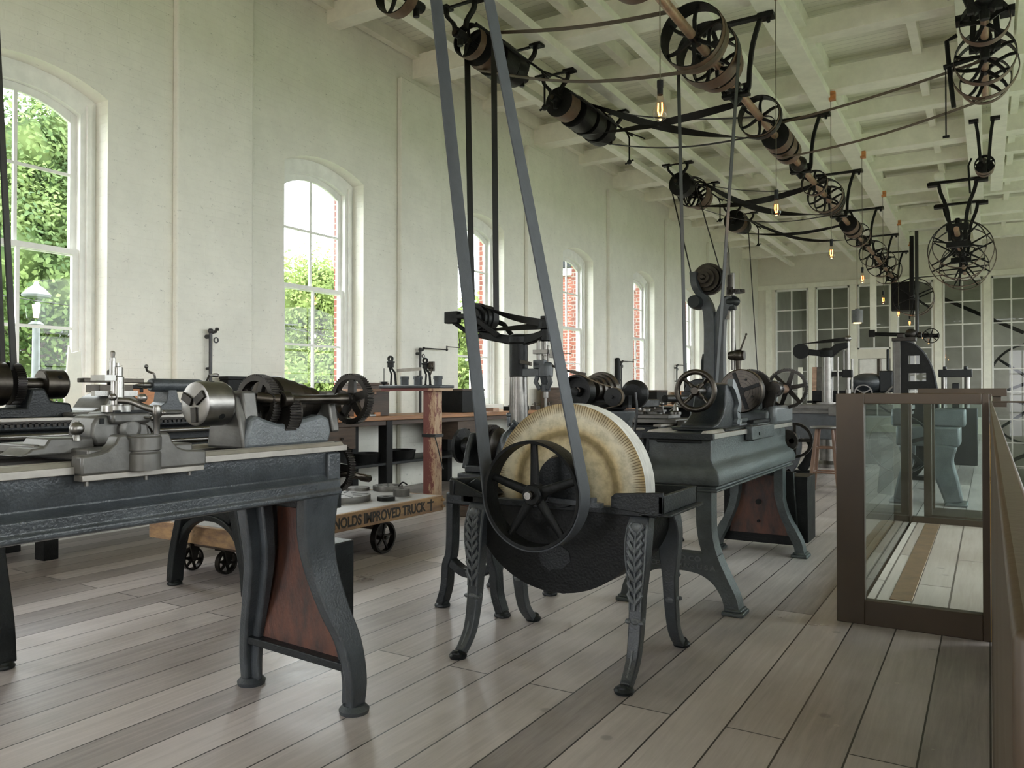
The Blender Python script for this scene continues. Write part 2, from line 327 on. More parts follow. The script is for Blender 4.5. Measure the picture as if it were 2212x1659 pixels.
def obj(name, mb, m, parent=None, loc=None, world=True, bevel=0, smooth=35, label=None, kind=None):
    """world=True: vertices are in world coordinates and get moved into the parent's frame"""
    me = bpy.data.meshes.new(name)
    off = V((0, 0, 0))
    if parent is not None and world: off = V(WORLDLOC.get(parent.name, parent.location))
    elif loc is not None and world: off = V(loc)
    if off.length: bmesh.ops.translate(mb.bm, verts=mb.bm.verts, vec=-off)
    bmesh.ops.recalc_face_normals(mb.bm, faces=mb.bm.faces)
    mb.bm.to_mesh(me); mb.bm.free()
    for p in me.polygons: p.use_smooth = True
    me.set_sharp_from_angle(angle=R(smooth))
    me.materials.append(M[m] if isinstance(m, str) else m)
    o = bpy.data.objects.new(name, me); C.objects.link(o)
    if parent is not None:
        o.parent = parent
        if world: WORLDLOC[o.name] = tuple(off)
    elif loc is not None: o.location = loc
    if bevel:
        bv = o.modifiers.new('edge_bevel', 'BEVEL'); bv.width = bevel; bv.segments = 2; bv.limit_method = 'ANGLE'; bv.angle_limit = R(40)
    if label: o['label'] = label
    if kind: o['kind'] = kind
    return o
def struct(name, mb, m, parent=None, bevel=0):
    o = obj(name, mb, m, parent, bevel=bevel)
    if parent is None: o['kind'] = 'structure'
    return o
def copy_tree(o, parent=None):
    c = o.copy(); C.objects.link(c); c.parent = parent
    for ch in list(o.children): copy_tree(ch, c)
    return c
def bez(p0, p1, p2, p3, n=12):
    p = [V(q) for q in (p0, p1, p2, p3)]
    return [p[0] * (1 - t) ** 3 + p[1] * 3 * t * (1 - t) ** 2 + p[2] * 3 * t * t * (1 - t) + p[3] * t ** 3 for t in [i / n for i in range(n + 1)]]
def spline(pts, n=6):
    """catmull-rom through points"""
    P = [V(p) for p in pts]; P = [P[0] * 2 - P[1]] + P + [P[-1] * 2 - P[-2]]; out = []
    for i in range(1, len(P) - 2):
        for k in range(n):
            t = k / n; a, b, c, d = P[i - 1:i + 3]
            out.append(.5 * ((2 * b) + (-a + c) * t + (2 * a - 5 * b + 4 * c - d) * t * t + (-a + 3 * b - 3 * c + d) * t ** 3))
    out.append(P[-2]); return out
X, Y, Z = V((1, 0, 0)), V((0, 1, 0)), V((0, 0, 1))
SKY, EXPO = 3.0, 1.8
# ================================================================ SETTING
WX = -6.19; RX = 3.0; YB = -4.2; YE = 25.2; ZC = 5.44
WC = [.1 + 3.1 * k for k in range(0, 8)]           # window centres along the long walls (y)
HW, SILL, SPR, APX = .6, .93, 3.56, 3.70          # opening half width, sill, spring, apex
def archpts(yc, hw, spr, apx, n=14):
    h = apx - spr; r = (hw * hw + h * h) / (2 * h); zc = apx - r; a = math.asin(hw / r)
    return [(yc + r * math.sin(-a + 2 * a * i / n), zc + r * math.cos(-a + 2 * a * i / n)) for i in range(n + 1)]
def longwall(xin, sgn, centres, name, HW=HW):
    mb = MB(); th = .42
    fn = lambda u, v, w: V((xin + sgn * w, u, v))
    ys = YB - .3
    for yc in centres:
        mb.prism([(ys, 0), (yc - HW, 0), (yc - HW, ZC), (ys, ZC)], fn, 0, th)
        mb.prism([(yc - HW, 0), (yc + HW, 0), (yc + HW, SILL), (yc - HW, SILL)], fn, 0, th)
        mb.prism(archpts(yc, HW, SPR, APX) + [(yc + HW, ZC), (yc - HW, ZC)], fn, 0, th)
        ys = yc + HW
    mb.prism([(ys, 0), (YE + .3, 0), (YE + .3, ZC), (ys, ZC)], fn, 0, th)
    return struct(name, mb, 'wall')
longwall(WX, -1, [c for c in WC], 'wall_left')
HWR = 1.18  # right-hand windows, out of view, widened to bring in more daylight
longwall(RX, 1, [c for c in WC], 'wall_right', HWR)
def sash_window(xin, sgn, yc, idx, HW=HW):
    """arched double-hung window set .18 back from the wall face, child panes and sashes"""
    wroot = MB(); fn = lambda u, v, w: V((xin + sgn * (.17 + w), u, v))
    # outer box frame with arched head
    o = archpts(yc, HW - .002, SPR, APX, 14); i_ = archpts(yc, HW - .13, SPR - .13, APX - .15, 14)
    for k in range(14): wroot.prism([o[k], o[k + 1], i_[k + 1], i_[k]], fn, .002, .118)
    for sy in (-1, 1):
        wroot.prism([(yc + sy * HW * .998, SILL), (yc + sy * (HW - .13), SILL), (yc + sy * (HW - .13), SPR - .13), (yc + sy * HW * .998, SPR)], fn, 0, .12)
        wroot.prism([(yc + sy * (HW - .045), SILL), (yc + sy * (HW - .085), SILL), (yc + sy * (HW - .085), SPR - .05), (yc + sy * (HW - .045), SPR - .03)], fn, -.025, 0)
    wroot.bb((xin + sgn * .02, yc - HW, SILL - .02), (xin + sgn * .3, yc + HW, SILL + .05))
    w = struct('window_%d' % idx, wroot, 'frame')
    a, b = yc - HW + .13, yc + HW - .13; mid = 2.29
    for nm, z0, z1, dx, arch in (('upper_sash', mid - .02, SPR - .12, .06, True), ('lower_sash', SILL + .05, mid + .03, .015, False)):
        mb = MB(); fs = lambda u, v, q: V((xin + sgn * (.17 + dx + q), u, v)); t = .035
        st = .05
        for sy, e in ((1, a), (-1, b)): mb.prism([(e, z0), (e + sy * st, z0), (e + sy * st, z1 - (.012 if arch else 0)), (e, z1 - (.012 if arch else 0))], fs, 0, t)
        mb.prism([(a + st, z0), (b - st, z0), (b - st, z0 + (.045 if arch else .09)), (a + st, z0 + (.045 if arch else .09))], fs, 0, t)
        if arch:
            o2 = archpts(yc, HW - .13, SPR - .13, APX - .15, 10); i2 = archpts(yc, HW - .18, SPR - .2, APX - .21, 10)
            for k in range(10): mb.prism([o2[k], o2[k + 1], i2[k + 1], i2[k]], fs, .003, t - .003)
            ztop = APX - .21
        else:
            mb.prism([(a + st, z1 - .045), (b - st, z1 - .045), (b - st, z1), (a + st, z1)], fs, 0, t); ztop = z1 - .01
        mb.prism([(yc - .013, z0 + .01), (yc + .013, z0 + .01), (yc + .013, ztop), (yc - .013, ztop)], fs, .004, t - .004)
        zm = 2.93 if arch else 1.67
        mb.prism([(a + .01, zm - .012), (b - .01, zm - .012), (b - .01, zm + .012), (a + .01, zm + .012)], fs, .006, t - .006)
        obj(nm, mb, 'frame', w)
        gp = MB(); poly = [(a + .04, z0 + .03), (b - .04, z0 + .03)]
        poly += (archpts(yc, HW - .16, SPR - .17, APX - .19, 10)[::-1] if arch else [(b - .04, z1 - .03), (a + .04, z1 - .03)])
        gp.prism(poly, fs, .015, .019); obj('pane', gp, 'glassw', w)
    return w
wi = 1
for yc in WC: sash_window(WX, -1, yc, wi); wi += 1
for yc in WC: sash_window(RX, 1, yc, wi, HWR); wi += 1
# pilasters on both long walls
pi_ = 1
for k in range(-2, 7):
    y = 4.82 + 3.1 * k
    for xin, sg, w_ in ((WX, 1, .42), (RX, -1, .26)):
        mb = MB(); mb.bb((xin, y - w_, 0), (xin + sg * .07, y + w_, 5.02)); struct('trim_%d' % pi_, mb, 'wall', bevel=.015); pi_ += 1
# floor, ceiling boards
mb = MB(); mb.bb((WX - .4, YB - .3, -.12), (RX + .4, YE + .2, 0)); struct('floor', mb, 'floor')
mb = MB(); mb.bb((WX - .4, YB - .3, 5.52), (RX + .4, YE + .3, 5.6)); struct('ceiling', mb, 'ceil')
ti = pi_
def timber(a, b, bevel=.006):
    global ti
    m_ = MB(); m_.bb(a, b); o = struct('trim_%d' % ti, m_, 'beam', bevel=bevel); ti += 1; return o
for k in range(-1, 7):
    y = 4.85 + 3.1 * k
    timber((WX - .05, y - .15, 5.10), (RX + .05, y + .15, 5.40))
    if k < 6: timber((WX - .05, y + 1.55 - .1, 5.20), (RX + .05, y + 1.55 + .1, 5.42))
for x in [WX + .06 + 1.08 * i for i in range(0, 9)]:
    timber((x - .05, YB, 5.34), (x + .05, YE, 5.515), .004)
for x in (-5.12, -3.35): timber((x - .06, YB, 5.02), (x + .06, YE - .1, 5.10))
for x0, x1, y0, y1 in ((-1.99, -1.745, YB + .1, 24.2), (-2.62, -2.40, YB + .1, 24.2), (-4.78, -4.62, YB + .1, 23.0), (-4.27, -4.11, YB + .1, 23.0),
                       (-.27, -.06, YB + .1, 18.2), (.05, .25, YB + .1, 17.6), (-.82, -.66, 16.0, 24.3), (-.30, -.13, 18.3, 24.3), (1.6, 1.78, YB + .1, 24), (2.1, 2.28, YB + .1, 24)):
    timber((x0, y0, 5.0), (x1, y1, 5.10))
# end wall: glazed partition
ew = MB(); fe = lambda u, v, w: V((u, YE + w, v))
cols = [(-5.66, -4.70), (-4.47, -3.53), (-3.30, -2.42), (-2.24, -1.33), (-1.08, -.13), (.09, 1.0), (1.25, 2.15)]
TOPW = 4.33
ew.bb((WX - .3, YE, TOPW), (RX + .3, YE + .14, 5.55))
prev = WX - .3
for a, b in cols:
    ew.bb((prev, YE, 0), (a, YE + .14, TOPW)); prev = b
    if a != -3.30: ew.bb((a, YE, 0), (b, YE + .14, .42))
    else: ew.bb((a, YE, 2.15), (b, YE + .14, 2.42))
ew.bb((prev, YE, 0), (RX + .3, YE + .14, TOPW))
struct('wall_back', ew, 'plaster')
for a, b in cols:
    z0 = .42 if a != -3.30 else 2.42
    fr = MB(); 
    for q, r_ in (((a, YE - .02, z0), (a + .04, YE + .1, TOPW)), ((b - .04, YE - .02, z0), (b, YE + .1, TOPW)), ((a, YE - .02, z0), (b, YE + .1, z0 + .05)), ((a, YE - .02, TOPW - .05), (b, YE + .1, TOPW)), (((a + b) / 2 - .018, YE + .01, z0), ((a + b) / 2 + .018, YE + .06, TOPW))): fr.bb(q, r_)
    zz = TOPW - .645
    while zz > z0 + .2: fr.bb((a, YE + .015, zz - .016), (b, YE + .055, zz + .016)); zz -= .63
    wnd = struct('window_%d' % wi, fr, 'frame'); wi += 1
    gp = MB(); gp.bb((a + .02, YE + .03, z0 + .02), (b - .02, YE + .036, TOPW - .02)); obj('pane', gp, 'glassw', wnd)
# casing strips on the end wall
for a in (-5.86, -4.585, -3.415, -2.33, -1.2, -.02, 1.12, 2.27): timber((a - .09, YE - .035, 0), (a + .09, YE, TOPW + .12), .004)
timber((WX, YE - .045, TOPW + .02), (RX, YE, TOPW + .16), .004)
# white door beyond, in the end wall's doorway
dm = MB(); dm.bb((-3.26, YE + .04, 0), (-2.46, YE + .08, 2.13))
for z0 in (.15, .8, 1.45):
    for x0 in (-3.16, -2.82): dm.bb((x0, YE + .03, z0), (x0 + .26, YE + .04, z0 + .5))
struct('door_1', dm, 'frame', bevel=.003)
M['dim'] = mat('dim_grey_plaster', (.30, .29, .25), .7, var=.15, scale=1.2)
# room beyond the partition
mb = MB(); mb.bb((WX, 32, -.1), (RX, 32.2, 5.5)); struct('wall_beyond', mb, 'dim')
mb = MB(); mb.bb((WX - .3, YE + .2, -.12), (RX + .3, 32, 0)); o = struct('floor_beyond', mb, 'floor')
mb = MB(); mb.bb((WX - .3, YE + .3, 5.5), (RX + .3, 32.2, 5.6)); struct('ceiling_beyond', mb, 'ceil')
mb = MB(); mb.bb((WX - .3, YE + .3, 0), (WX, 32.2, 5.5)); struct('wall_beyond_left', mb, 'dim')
mb = MB(); mb.bb((RX, YE + .3, 0), (RX + .3, 27.5, 5.5)); mb.bb((RX, 27.5, 0), (RX + .3, 32.2, .9)); mb.bb((RX, 30, .9), (RX + .3, 32.2, 5.5)); mb.bb((RX, 27.5, 4), (RX + .3, 30, 5.5)); struct('wall_beyond_right', mb, 'dim')  # unseen opening added to let daylight into the room beyond
# things seen dimly through the glazed partition
mb = MB(); mb.sweep([(-1.3, 27.5, 4.1), (.9, 27.5, 2.9)], Y, .12, .10); mb.bb((-1.32, 27.4, 4.0), (-1.2, 27.6, 5.5)); tag(obj('slanted_shaft', mb, 'black', loc=(0, 27.5, 3.5)), 'dark slanting bar seen through the glazed partition at the far right', 'shaft')
mb = MB(); mb.wheel((1.15, 28.2, 1.5), Y, 1.15, .14, .12, 6, .06, .4, .10); mb.bb((1.0, 28.0, 0), (1.3, 28.4, 1.5)); tag(obj('flywheel', mb, 'dark', loc=(1.15, 28.2, 0)), 'huge dark flywheel dimly visible behind the rightmost far glazing', 'flywheel')
# front wall behind the camera with a wide glazed entry
mb = MB(); fb = lambda u, v, w: V((u, YB - w, v))
bays = [(-5.2, -3.2), (1.0, 2.4)]  # left bay, out of view, added to brighten the foreground floor
prev = WX - .3
for a, b in bays:
    mb.prism([(prev, 0), (a, 0), (a, ZC), (prev, ZC)], fb, 0, .3); mb.prism([(a, 3.7), (b, 3.7), (b, ZC), (a, ZC)], fb, 0, .3); prev = b
mb.prism([(prev, 0), (RX + .3, 0), (RX + .3, ZC), (prev, ZC)], fb, 0, .3)
struct('wall_front', mb, 'wall')
for i, (a, b) in enumerate(bays):
    fr = MB()
    for x in (a, (a + b) / 2 - .03, b - .06): fr.bb((x, YB - .16, 0), (x + .06, YB - .1, 3.7))
    for z in (0, 1.0, 2.2, 3.62): fr.bb((a, YB - .16, z), (b, YB - .1, z + .08))
    struct('door_%d' % (i + 2), fr, 'frame')
# ================================================================ OUTDOORS
def mat_leaf(name, c1, c2):
    m, n, b = nt(name)
    oi = node(n, 'ShaderNodeTexCoord'); no = node(n, 'ShaderNodeTexNoise', i_Scale=1.6, i_Detail=3.0); lk(n, oi.outputs['Object'], no.inputs['Vector'])
    r = ramp(n, no.outputs[0], [(.35, c1), (.65, c2)]); lk(n, r.outputs[0], b.inputs['Base Color']); b.inputs['Roughness'].default_value = .6
    b.inputs['Specular IOR Level'].default_value = .25
    b.inputs['Transmission Weight'].default_value = 0
    tr = node(n, 'ShaderNodeBsdfTranslucent'); lk(n, r.outputs[0], tr.inputs[0]); mx = node(n, 'ShaderNodeMixShader', i_0=.35)
    lk(n, b.outputs[0], mx.inputs[1]); lk(n, tr.outputs[0], mx.inputs[2]); lk(n, mx.outputs[0], n.nodes['Material Output'].inputs[0]); return m
M['leaf'] = mat_leaf('maple_leaves', (.06, .11, .035), (.20, .27, .09)); M['leaf2'] = mat_leaf('bright_leaves', (.13, .19, .05), (.28, .35, .11))
M['bark'] = mat('bark', (.16, .13, .10), .8, var=.3, scale=10, bump=.4, bscale=30)
M['grass'] = mat('grass', (.12, .17, .07), .8, var=.3, scale=6); M['drive'] = mat('brick_drive', (.48, .34, .27), .8, var=.15, scale=5)
def mat_brick():
    m, n, b = nt('red_brick'); tc = node(n, 'ShaderNodeTexCoord'); sp = node(n, 'ShaderNodeSeparateXYZ'); lk(n, tc.outputs['Object'], sp.inputs[0])
    ad = node(n, 'ShaderNodeMath', operation='ADD'); lk(n, sp.outputs[0], ad.inputs[0]); lk(n, sp.outputs[1], ad.inputs[1])
    cb = node(n, 'ShaderNodeCombineXYZ'); lk(n, ad.outputs[0], cb.inputs[0]); lk(n, sp.outputs[2], cb.inputs[1])
    bt = node(n, 'ShaderNodeTexBrick', i_Scale=1.0); bt.inputs['Brick Width'].default_value = .22; bt.inputs['Row Height'].default_value = .075; bt.inputs['Mortar Size'].default_value = .008
    bt.inputs['Color1'].default_value = (.25, .075, .045, 1); bt.inputs['Color2'].default_value = (.17, .05, .032, 1); bt.inputs['Mortar'].default_value = (.28, .25, .22, 1)
    lk(n, cb.outputs[0], bt.inputs['Vector']); lk(n, bt.outputs[0], b.inputs['Base Color']); b.inputs['Roughness'].default_value = .8; return m
M['brick'] = mat_brick()
for yc in WC:
    for s_ in (-1, 1):
        m_ = MB(); m_.bb((WX - .43, yc + s_ * (HW - .03), SILL), (WX - .30, yc + s_ * (HW + .0), SPR)); struct('trim_%d' % ti, m_, 'brick'); ti += 1
# ground: lawn with a path
mb = MB(); mb.bb((-60, -30, -.5), (WX - .42, 60, -.35)); struct('ground_lawn', mb, 'grass')
mb = MB(); mb.bb((RX + .42, -30, -.5), (40, 60, -.35)); struct('ground_lawn_right', mb, 'grass')
mb = MB(); mb.bb((WX - .4, -30, -.5), (RX + .4, YB - .3, -.05)); struct('ground_drive', mb, 'drive')
def tree(name, loc, h, rad, n, leafm, label, sz=.13, seed=1, zlow=.25, blobs=11, group=None):
    rnd = random.Random(seed); r_ = root(name, loc, label, 'tree', group); base = V(loc)
    mb = MB(); mb.tube([base, base + V((.05, .1, h * .35)), base + V((-.1, 0, h * .8))], [.22, .16, .05], 10)
    cs = []
    for i in range(blobs):
        a = rnd.uniform(0, 2 * PI); q = rnd.uniform(.2, 1) ** .6; zz = rnd.uniform(zlow + .08, .95)
        rr = rad * .75 * q * math.sin(PI * min(1, max(.15, (zz - zlow) / (1 - zlow)) * .8 + .18))
        c = base + V((rr * math.cos(a), rr * math.sin(a), h * zz)); cs.append((c, rad * rnd.uniform(.35, .55)))
        mb.tube([base + V((0, 0, h * zz * .65)), (base + V((0, 0, h * zz * .8)) + c) / 2, c], [.06, .04, .015], 6)
    obj('trunk', mb, 'bark', r_)
    me = bmesh.new()
    for c, cr in cs:
        t_ = bmesh.ops.create_icosphere(me, subdivisions=2, radius=cr * .42, matrix=Matrix.Translation(c))
        for v in t_['verts']: v.co = c + (v.co - c) * rnd.uniform(.75, 1.2)
    for i in range(n):
        c, cr = rnd.choice(cs); d = V((rnd.gauss(0, 1), rnd.gauss(0, 1), rnd.gauss(0, 1))).normalized()
        p = c + d * cr * rnd.uniform(.35, 1.08); p.z = max(p.z, base.z + h * zlow * .6)
        nrm = (d + V((rnd.uniform(-.8, .8), rnd.uniform(-.8, .8), rnd.uniform(-.3, .9)))).normalized(); a, b = frame_of(nrm); s_ = sz * rnd.uniform(.6, 1.3)
        t = rnd.uniform(0, 6.28); a, b = a * math.cos(t) + b * math.sin(t), b * math.cos(t) - a * math.sin(t)
        vs = [me.verts.new(p + a * s_ * u + b * s_ * v + nrm * s_ * w) for u, v, w in ((0, -1, 0), (.55, -.2, .12), (.35, .6, 0), (0, 1, -.1), (-.35, .6, 0), (-.55, -.2, .12))]
        me.faces.new(vs)
    w = MB(); w.bm.free(); w.bm = me; o = obj('foliage', w, leafm, r_, smooth=180); o['kind'] = 'stuff'
    return r_
tree('maple_tree', (-16.2, 8.6, -.35), 7.0, 2.8, 60000, 'leaf', 'big green maple standing behind the lamp post outside the nearest window', .055, 3, .05, 34)
tree('maple_tree', (-16.8, 16.9, -.35), 5.0, 2.7, 36000, 'leaf2', 'bright yellow-green maple seen low in the second window', .055, 5, .02, 26)
tree('maple_tree', (-16.5, 24.6, -.35), 4.6, 2.6, 9000, 'leaf2', 'pale green tree seen through the third window behind the drill press', .12, 8, .1, 16)
tree('maple_tree', (-30, 6, -.35), 9, 5, 12000, 'leaf', 'dark green tree far to the left beyond the lawn', .2, 11, .1, 18)
for i, (yy, hh) in enumerate(((15.5, 6.0), (27.5, 6.6), (36.0, 5.6), (46.5, 6.0))): tree('far_tree', (-29, yy, -.35), hh, 4.2, 11000, 'leaf2', ('distant rounded tree beyond the maple in the nearest window', 'distant broad tree filling the lower second window', 'distant tree behind the gap between second and third windows', 'distant tree low in the third window')[i], .17, 20 + i, .0, 22)
# street lamp
L = at(78, 700, x=-11.0); lr = root('street_lamp', (L.x, L.y, -.35), 'grey street lamp with a glass lantern outside the nearest window', 'lamp')
mb = MB(); mb.cyl((L.x, L.y, -.35), (L.x, L.y, 2.05), .07, .045); mb.rev((L.x, L.y, -.35), Z, [(0, .13), (.5, .12), (.6, .075)], 16); mb.rev((L.x, L.y, 2.03), Z, [(0, .05), (.04, .1), (.08, .05)], 16); obj('pole', mb, 'ironlt', lr)
mb = MB(); mb.rev((L.x, L.y, 2.1), Z, [(0, .06), (.05, .12), (.32, .15), (.34, .16)], 12); lg = obj('lantern', mb, 'glassc', lr)
mb = MB(); mb.rev((L.x, L.y, 2.44), Z, [(0, .17), (.03, .18), (.12, .1), (.16, .04), (.22, .02)], 12); obj('cap', mb, 'ironlt', lr)
mb = MB(); mb.rev((L.x, L.y, 2.16), Z, [(0, .03), (.18, .05)], 12); obj('light', mb, emit('lamp_glow', (1, .78, .45), 1.6), lr, label='glowing lamp core')
# pale clapboard shed with window behind the tree
mb = MB(); hb = root('clapboard_house', (-21, 11, -.35), 'pale clapboard house low behind the maple outside the nearest window', 'building')
for k in range(14): mb.bb((-21.0 - .01 * (k % 2), 9.0, -.35 + .16 * k), (-20.9 + .02 * (k % 2), 14, -.35 + .16 * k + .15))
obj('wall', mb, 'frame', hb); mb = MB(); mb.prism([(-23.4, 1.9), (-20.6, 1.9), (-22, 3.1)], lambda u, v, w: V((u, w, v)), 8.8, 14.2); obj('roof', mb, 'dark', hb)
mb = MB(); mb.bb((-20.89, 10.4, .5), (-20.85, 11.6, 1.7)); wf = obj('window', mb, 'dark', hb)
mb = MB()
for k in range(5): mb.bb((-20.86, 10.4 + .29 * k, .5), (-20.82, 10.44 + .29 * k, 1.7))
for k in range(4): mb.bb((-20.86, 10.4, .5 + .38 * k), (-20.82, 11.6, .54 + .38 * k))
obj('muntins', mb, 'frame', wf)
# string of party bulbs between posts outside
for (p, q) in ((( -10.0, 1.0, 2.75), (-10.0, 9.5, 2.3)), ((-10.2, 9.5, 2.25), (-10.2, 19, 2.15))):
    mb = MB(); pts = [V(p).lerp(V(q), t / 16) - Z * .25 * math.sin(PI * t / 16) for t in range(17)]; mb.tube(pts, .006, 6)
    sr = root('string_lights', p, 'drooping string of small white bulbs outside the %s window' % ('nearest' if p[1] < 5 else 'second and third'), 'lights')
    obj('cable', mb, 'pipe', sr)
    for i in range(1, 16):
        mb = MB(); mb.sph(pts[i] - Z * .05, .035, 8, (1, 1, 1.2)); obj('bulb', mb, 'frame', sr)
# brick building across the yard
bb = root('brick_building', (-9.2, 26, -.35), 'red brick building with white windows outside the far windows', 'building')
mb = MB(); mb.bb((-11.3, 18.6, -.35), (-9.2, 36, 4.45)); obj('wall', mb, 'brick', bb)
mb = MB(); mb.prism([(-11.5, 4.45), (-9.0, 4.45), (-9.0, 4.6), (-10.3, 5.0), (-11.5, 4.6)], lambda u, v, w: V((u, w, v)), 18.4, 36.2); obj('roof', mb, 'dark', bb)
mb = MB(); mb.bb((-11.4, 18.5, 4.25), (-9.1, 36, 4.44)); obj('cornice', mb, 'frame', bb)
for yy in (19.6, 22.6, 25.4, 28.2):
    mb = MB(); mb.bb((-9.21, yy, .6), (-9.17, yy + 1.1, 2.4)); w_ = obj('window', mb, 'can', bb)
    mb = MB()
    for q in ((yy - .05, .55, yy + .03, 2.5), (yy + 1.07, .55, yy + 1.15, 2.5), (yy - .05, .5, yy + 1.15, .6), (yy - .05, 2.4, yy + 1.15, 2.5), (yy + .52, .6, yy + .57, 2.4), (yy, 1.48, yy + 1.1, 1.53)): mb.bb((-9.18, q[0], q[1]), (-9.13, q[2], q[3]))
    obj('muntins', mb, 'frame', w_)
for yy in (-10.8,):
    mb = MB(); mb.bb((yy, 18.57, .6), (yy + 1.0, 18.62, 2.4)); w_ = obj('window', mb, 'can', bb)
    mb = MB()
    for q in ((-.05, .55, .03, 2.5), (.97, .55, 1.05, 2.5), (-.05, .5, 1.05, .6), (-.05, 2.4, 1.05, 2.5), (.47, .6, .52, 2.4), (0, 1.48, 1.0, 1.53)): mb.bb((yy + q[0], 18.53, q[1]), (yy + q[2], 18.58, q[3]))
    obj('muntins', mb, 'frame', w_)
# ================================================================ MACHINES: helpers
def ball_lever(mb, p, q, r=.009, rb=.014, n=10):
    mb.tube([p, q], [r, r * .7], n); mb.sph(q, rb, 12)
def crank(mb, c, ax, d, L, rb=.012):
    """hand crank: hub at c, arm along d, grip parallel to ax"""
    c, ax, d = V(c), V(ax).normalized(), V(d).normalized()
    mb.cyl(c - ax * .012, c + ax * .012, .014, n=12); mb.tube([c, c + d * L], [.008, .006], 8); e = c + d * L
    mb.rev(e, ax, [(0, .006), (.01, .007), (.03, .011), (.055, .012), (.065, .006)], 12)
def yz(x): return lambda u, v, w: V((x + w, u, v))
def xz(y): return lambda u, v, w: V((u, y + w, v))
def prof_bed(xf, xb, y0, y1, pts):
    """bed: half profile of (inset from face, z) listed top to bottom, mirrored, extruded along y"""
    xm = (xf + xb) / 2; hw = (xf - xb) / 2
    poly = [(xm + hw - i, z) for i, z in pts] + [(xm - hw + i, z) for i, z in reversed(pts)]
    m = MB(); m.prism(poly, xz(0), y0, y1); return m
def cone_pulley(mb, o, ax, steps, w):
    t = 0; prof = []
    for r in steps:
        prof += [(t, r - .003), (t + w / 2, r), (t + w, r - .003)]; t += w
    mb.rev(o, ax, [(0, .02)] + prof + [(t, .02)], 40)
def ribbon_loop(c1, r1, c2, r2, ax, w, th=.006, n=24, sag=0, cross=False):
    """closed belt round two pulleys with parallel axes along ax (axis = X or Y); centres c1,c2"""
    c1, c2, ax = V(c1), V(c2), V(ax).normalized()
    d = c2 - c1; d = d - ax * d.dot(ax); L = d.length; u = d.normalized(); v = ax.cross(u)
    sgn = -1 if cross else 1
    al = math.asin((r1 - sgn * r2) / L)
    pts = []
    for i in range(n + 1):      # round pulley 1 (far side from 2)
        t = PI / 2 - al + (PI + 2 * al) * i / n if False else (PI / 2 - al) + (2 * PI - 2 * (PI / 2 - al)) * i / n
        pts.append(c1 + (u * math.cos(t) + v * math.sin(t)) * (r1 + th / 2))
    a2 = (PI / 2 - al) if not cross else -(PI / 2 - al) + PI
    m = 10
    if not cross:
        p_end = c2 + (u * math.cos(-(PI / 2 - al)) + v * math.sin(-(PI / 2 - al))) * (r2 + th / 2)
        q0 = pts[-1]; pts += [q0.lerp(p_end, k / m) - Z * sag * math.sin(PI * k / m) for k in range(1, m)]
        for i in range(n + 1):
            t = -(PI / 2 - al) + 2 * (PI / 2 - al) * i / n; pts.append(c2 + (u * math.cos(t) + v * math.sin(t)) * (r2 + th / 2))
        q0 = pts[-1]; p_end = pts[0]; pts += [q0.lerp(p_end, k / m) - Z * sag * math.sin(PI * k / m) for k in range(1, m)]
    mb = MB(); rings = []
    N = len(pts)
    for i, p in enumerate(pts):
        dd = (pts[(i + 1) % N] - pts[i - 1]); nn = dd.cross(ax).normalized()
        rings.append([p + ax * w / 2 * a + nn * th / 2 * b for a, b in ((-1, -1), (1, -1), (1, 1), (-1, 1))])
    mb.loft(rings, close=True); return mb
def strand(mb, p, q, ax, w, th=.006, sag=0, n=14, twist=0):
    """one run of belt from p to q; ax its width direction; twist in radians over the run"""
    p, q, ax = V(p), V(q), V(ax).normalized(); rings = []
    pts = [p.lerp(q, k / n) - Z * sag * math.sin(PI * k / n) for k in range(n + 1)]
    for i, s_ in enumerate(pts):
        dd = (pts[min(i + 1, n)] - pts[max(0, i - 1)]).normalized(); qt = Quaternion(dd, twist * i / n); a = qt @ ax; nn = dd.cross(a).normalized()
        rings.append([s_ + a * w / 2 * i1 + nn * th / 2 * i2 for i1, i2 in ((-1, -1), (1, -1), (1, 1), (-1, 1))])
    mb.loft(rings); return mb
def foot(mb, x, y, dx=.05, dy=.05):
    mb.rev((x, y, 0), Z, [(0, .042), (.012, .045), (.02, .036), (.034, .03)], 16)
# ---------------------------------------------------------------- FRONT LATHE
FL = root('engine_lathe', (-2.23, 1.2, 0), 'grey cast-iron lathe in the left foreground with a steel chuck and flared legs', 'lathe')
XF, XB = -2.05, -2.41; XM = -2.21
mb = prof_bed(XF, XB, -.25, 2.15, [(.015, .938), (.015, .862), (.02, .852), (.004, .838), (-.014, .832), (-.014, .80), (-.022, .795), (-.022, .78), (.01, .772), (.06, .768)])
obj('bed', mb, 'iron', FL, bevel=.005)
mb = MB()
for x0, x1 in ((XF - .075, XF + .012), (XB - .012, XB + .075)):
    mb.bb((x0, -.25, .936), (x1, 2.185, .956))
    for xm in (x0 + .024, x0 + .062): mb.prism([(xm - .014, .955), (xm + .014, .955), (xm + .004, .967), (xm - .004, .967)], xz(0), -.25, 2.18)
obj('ways', mb, 'ways', FL, bevel=.0015)
mb = MB(); mb.bb((XB + .09, -.24, .86), (XF - .09, 2.1, .93)); mb.bb((XF - .0, 2.10, .78), (XB, 2.165, .93)); obj('end_plate', mb, 'iron', FL, bevel=.006)
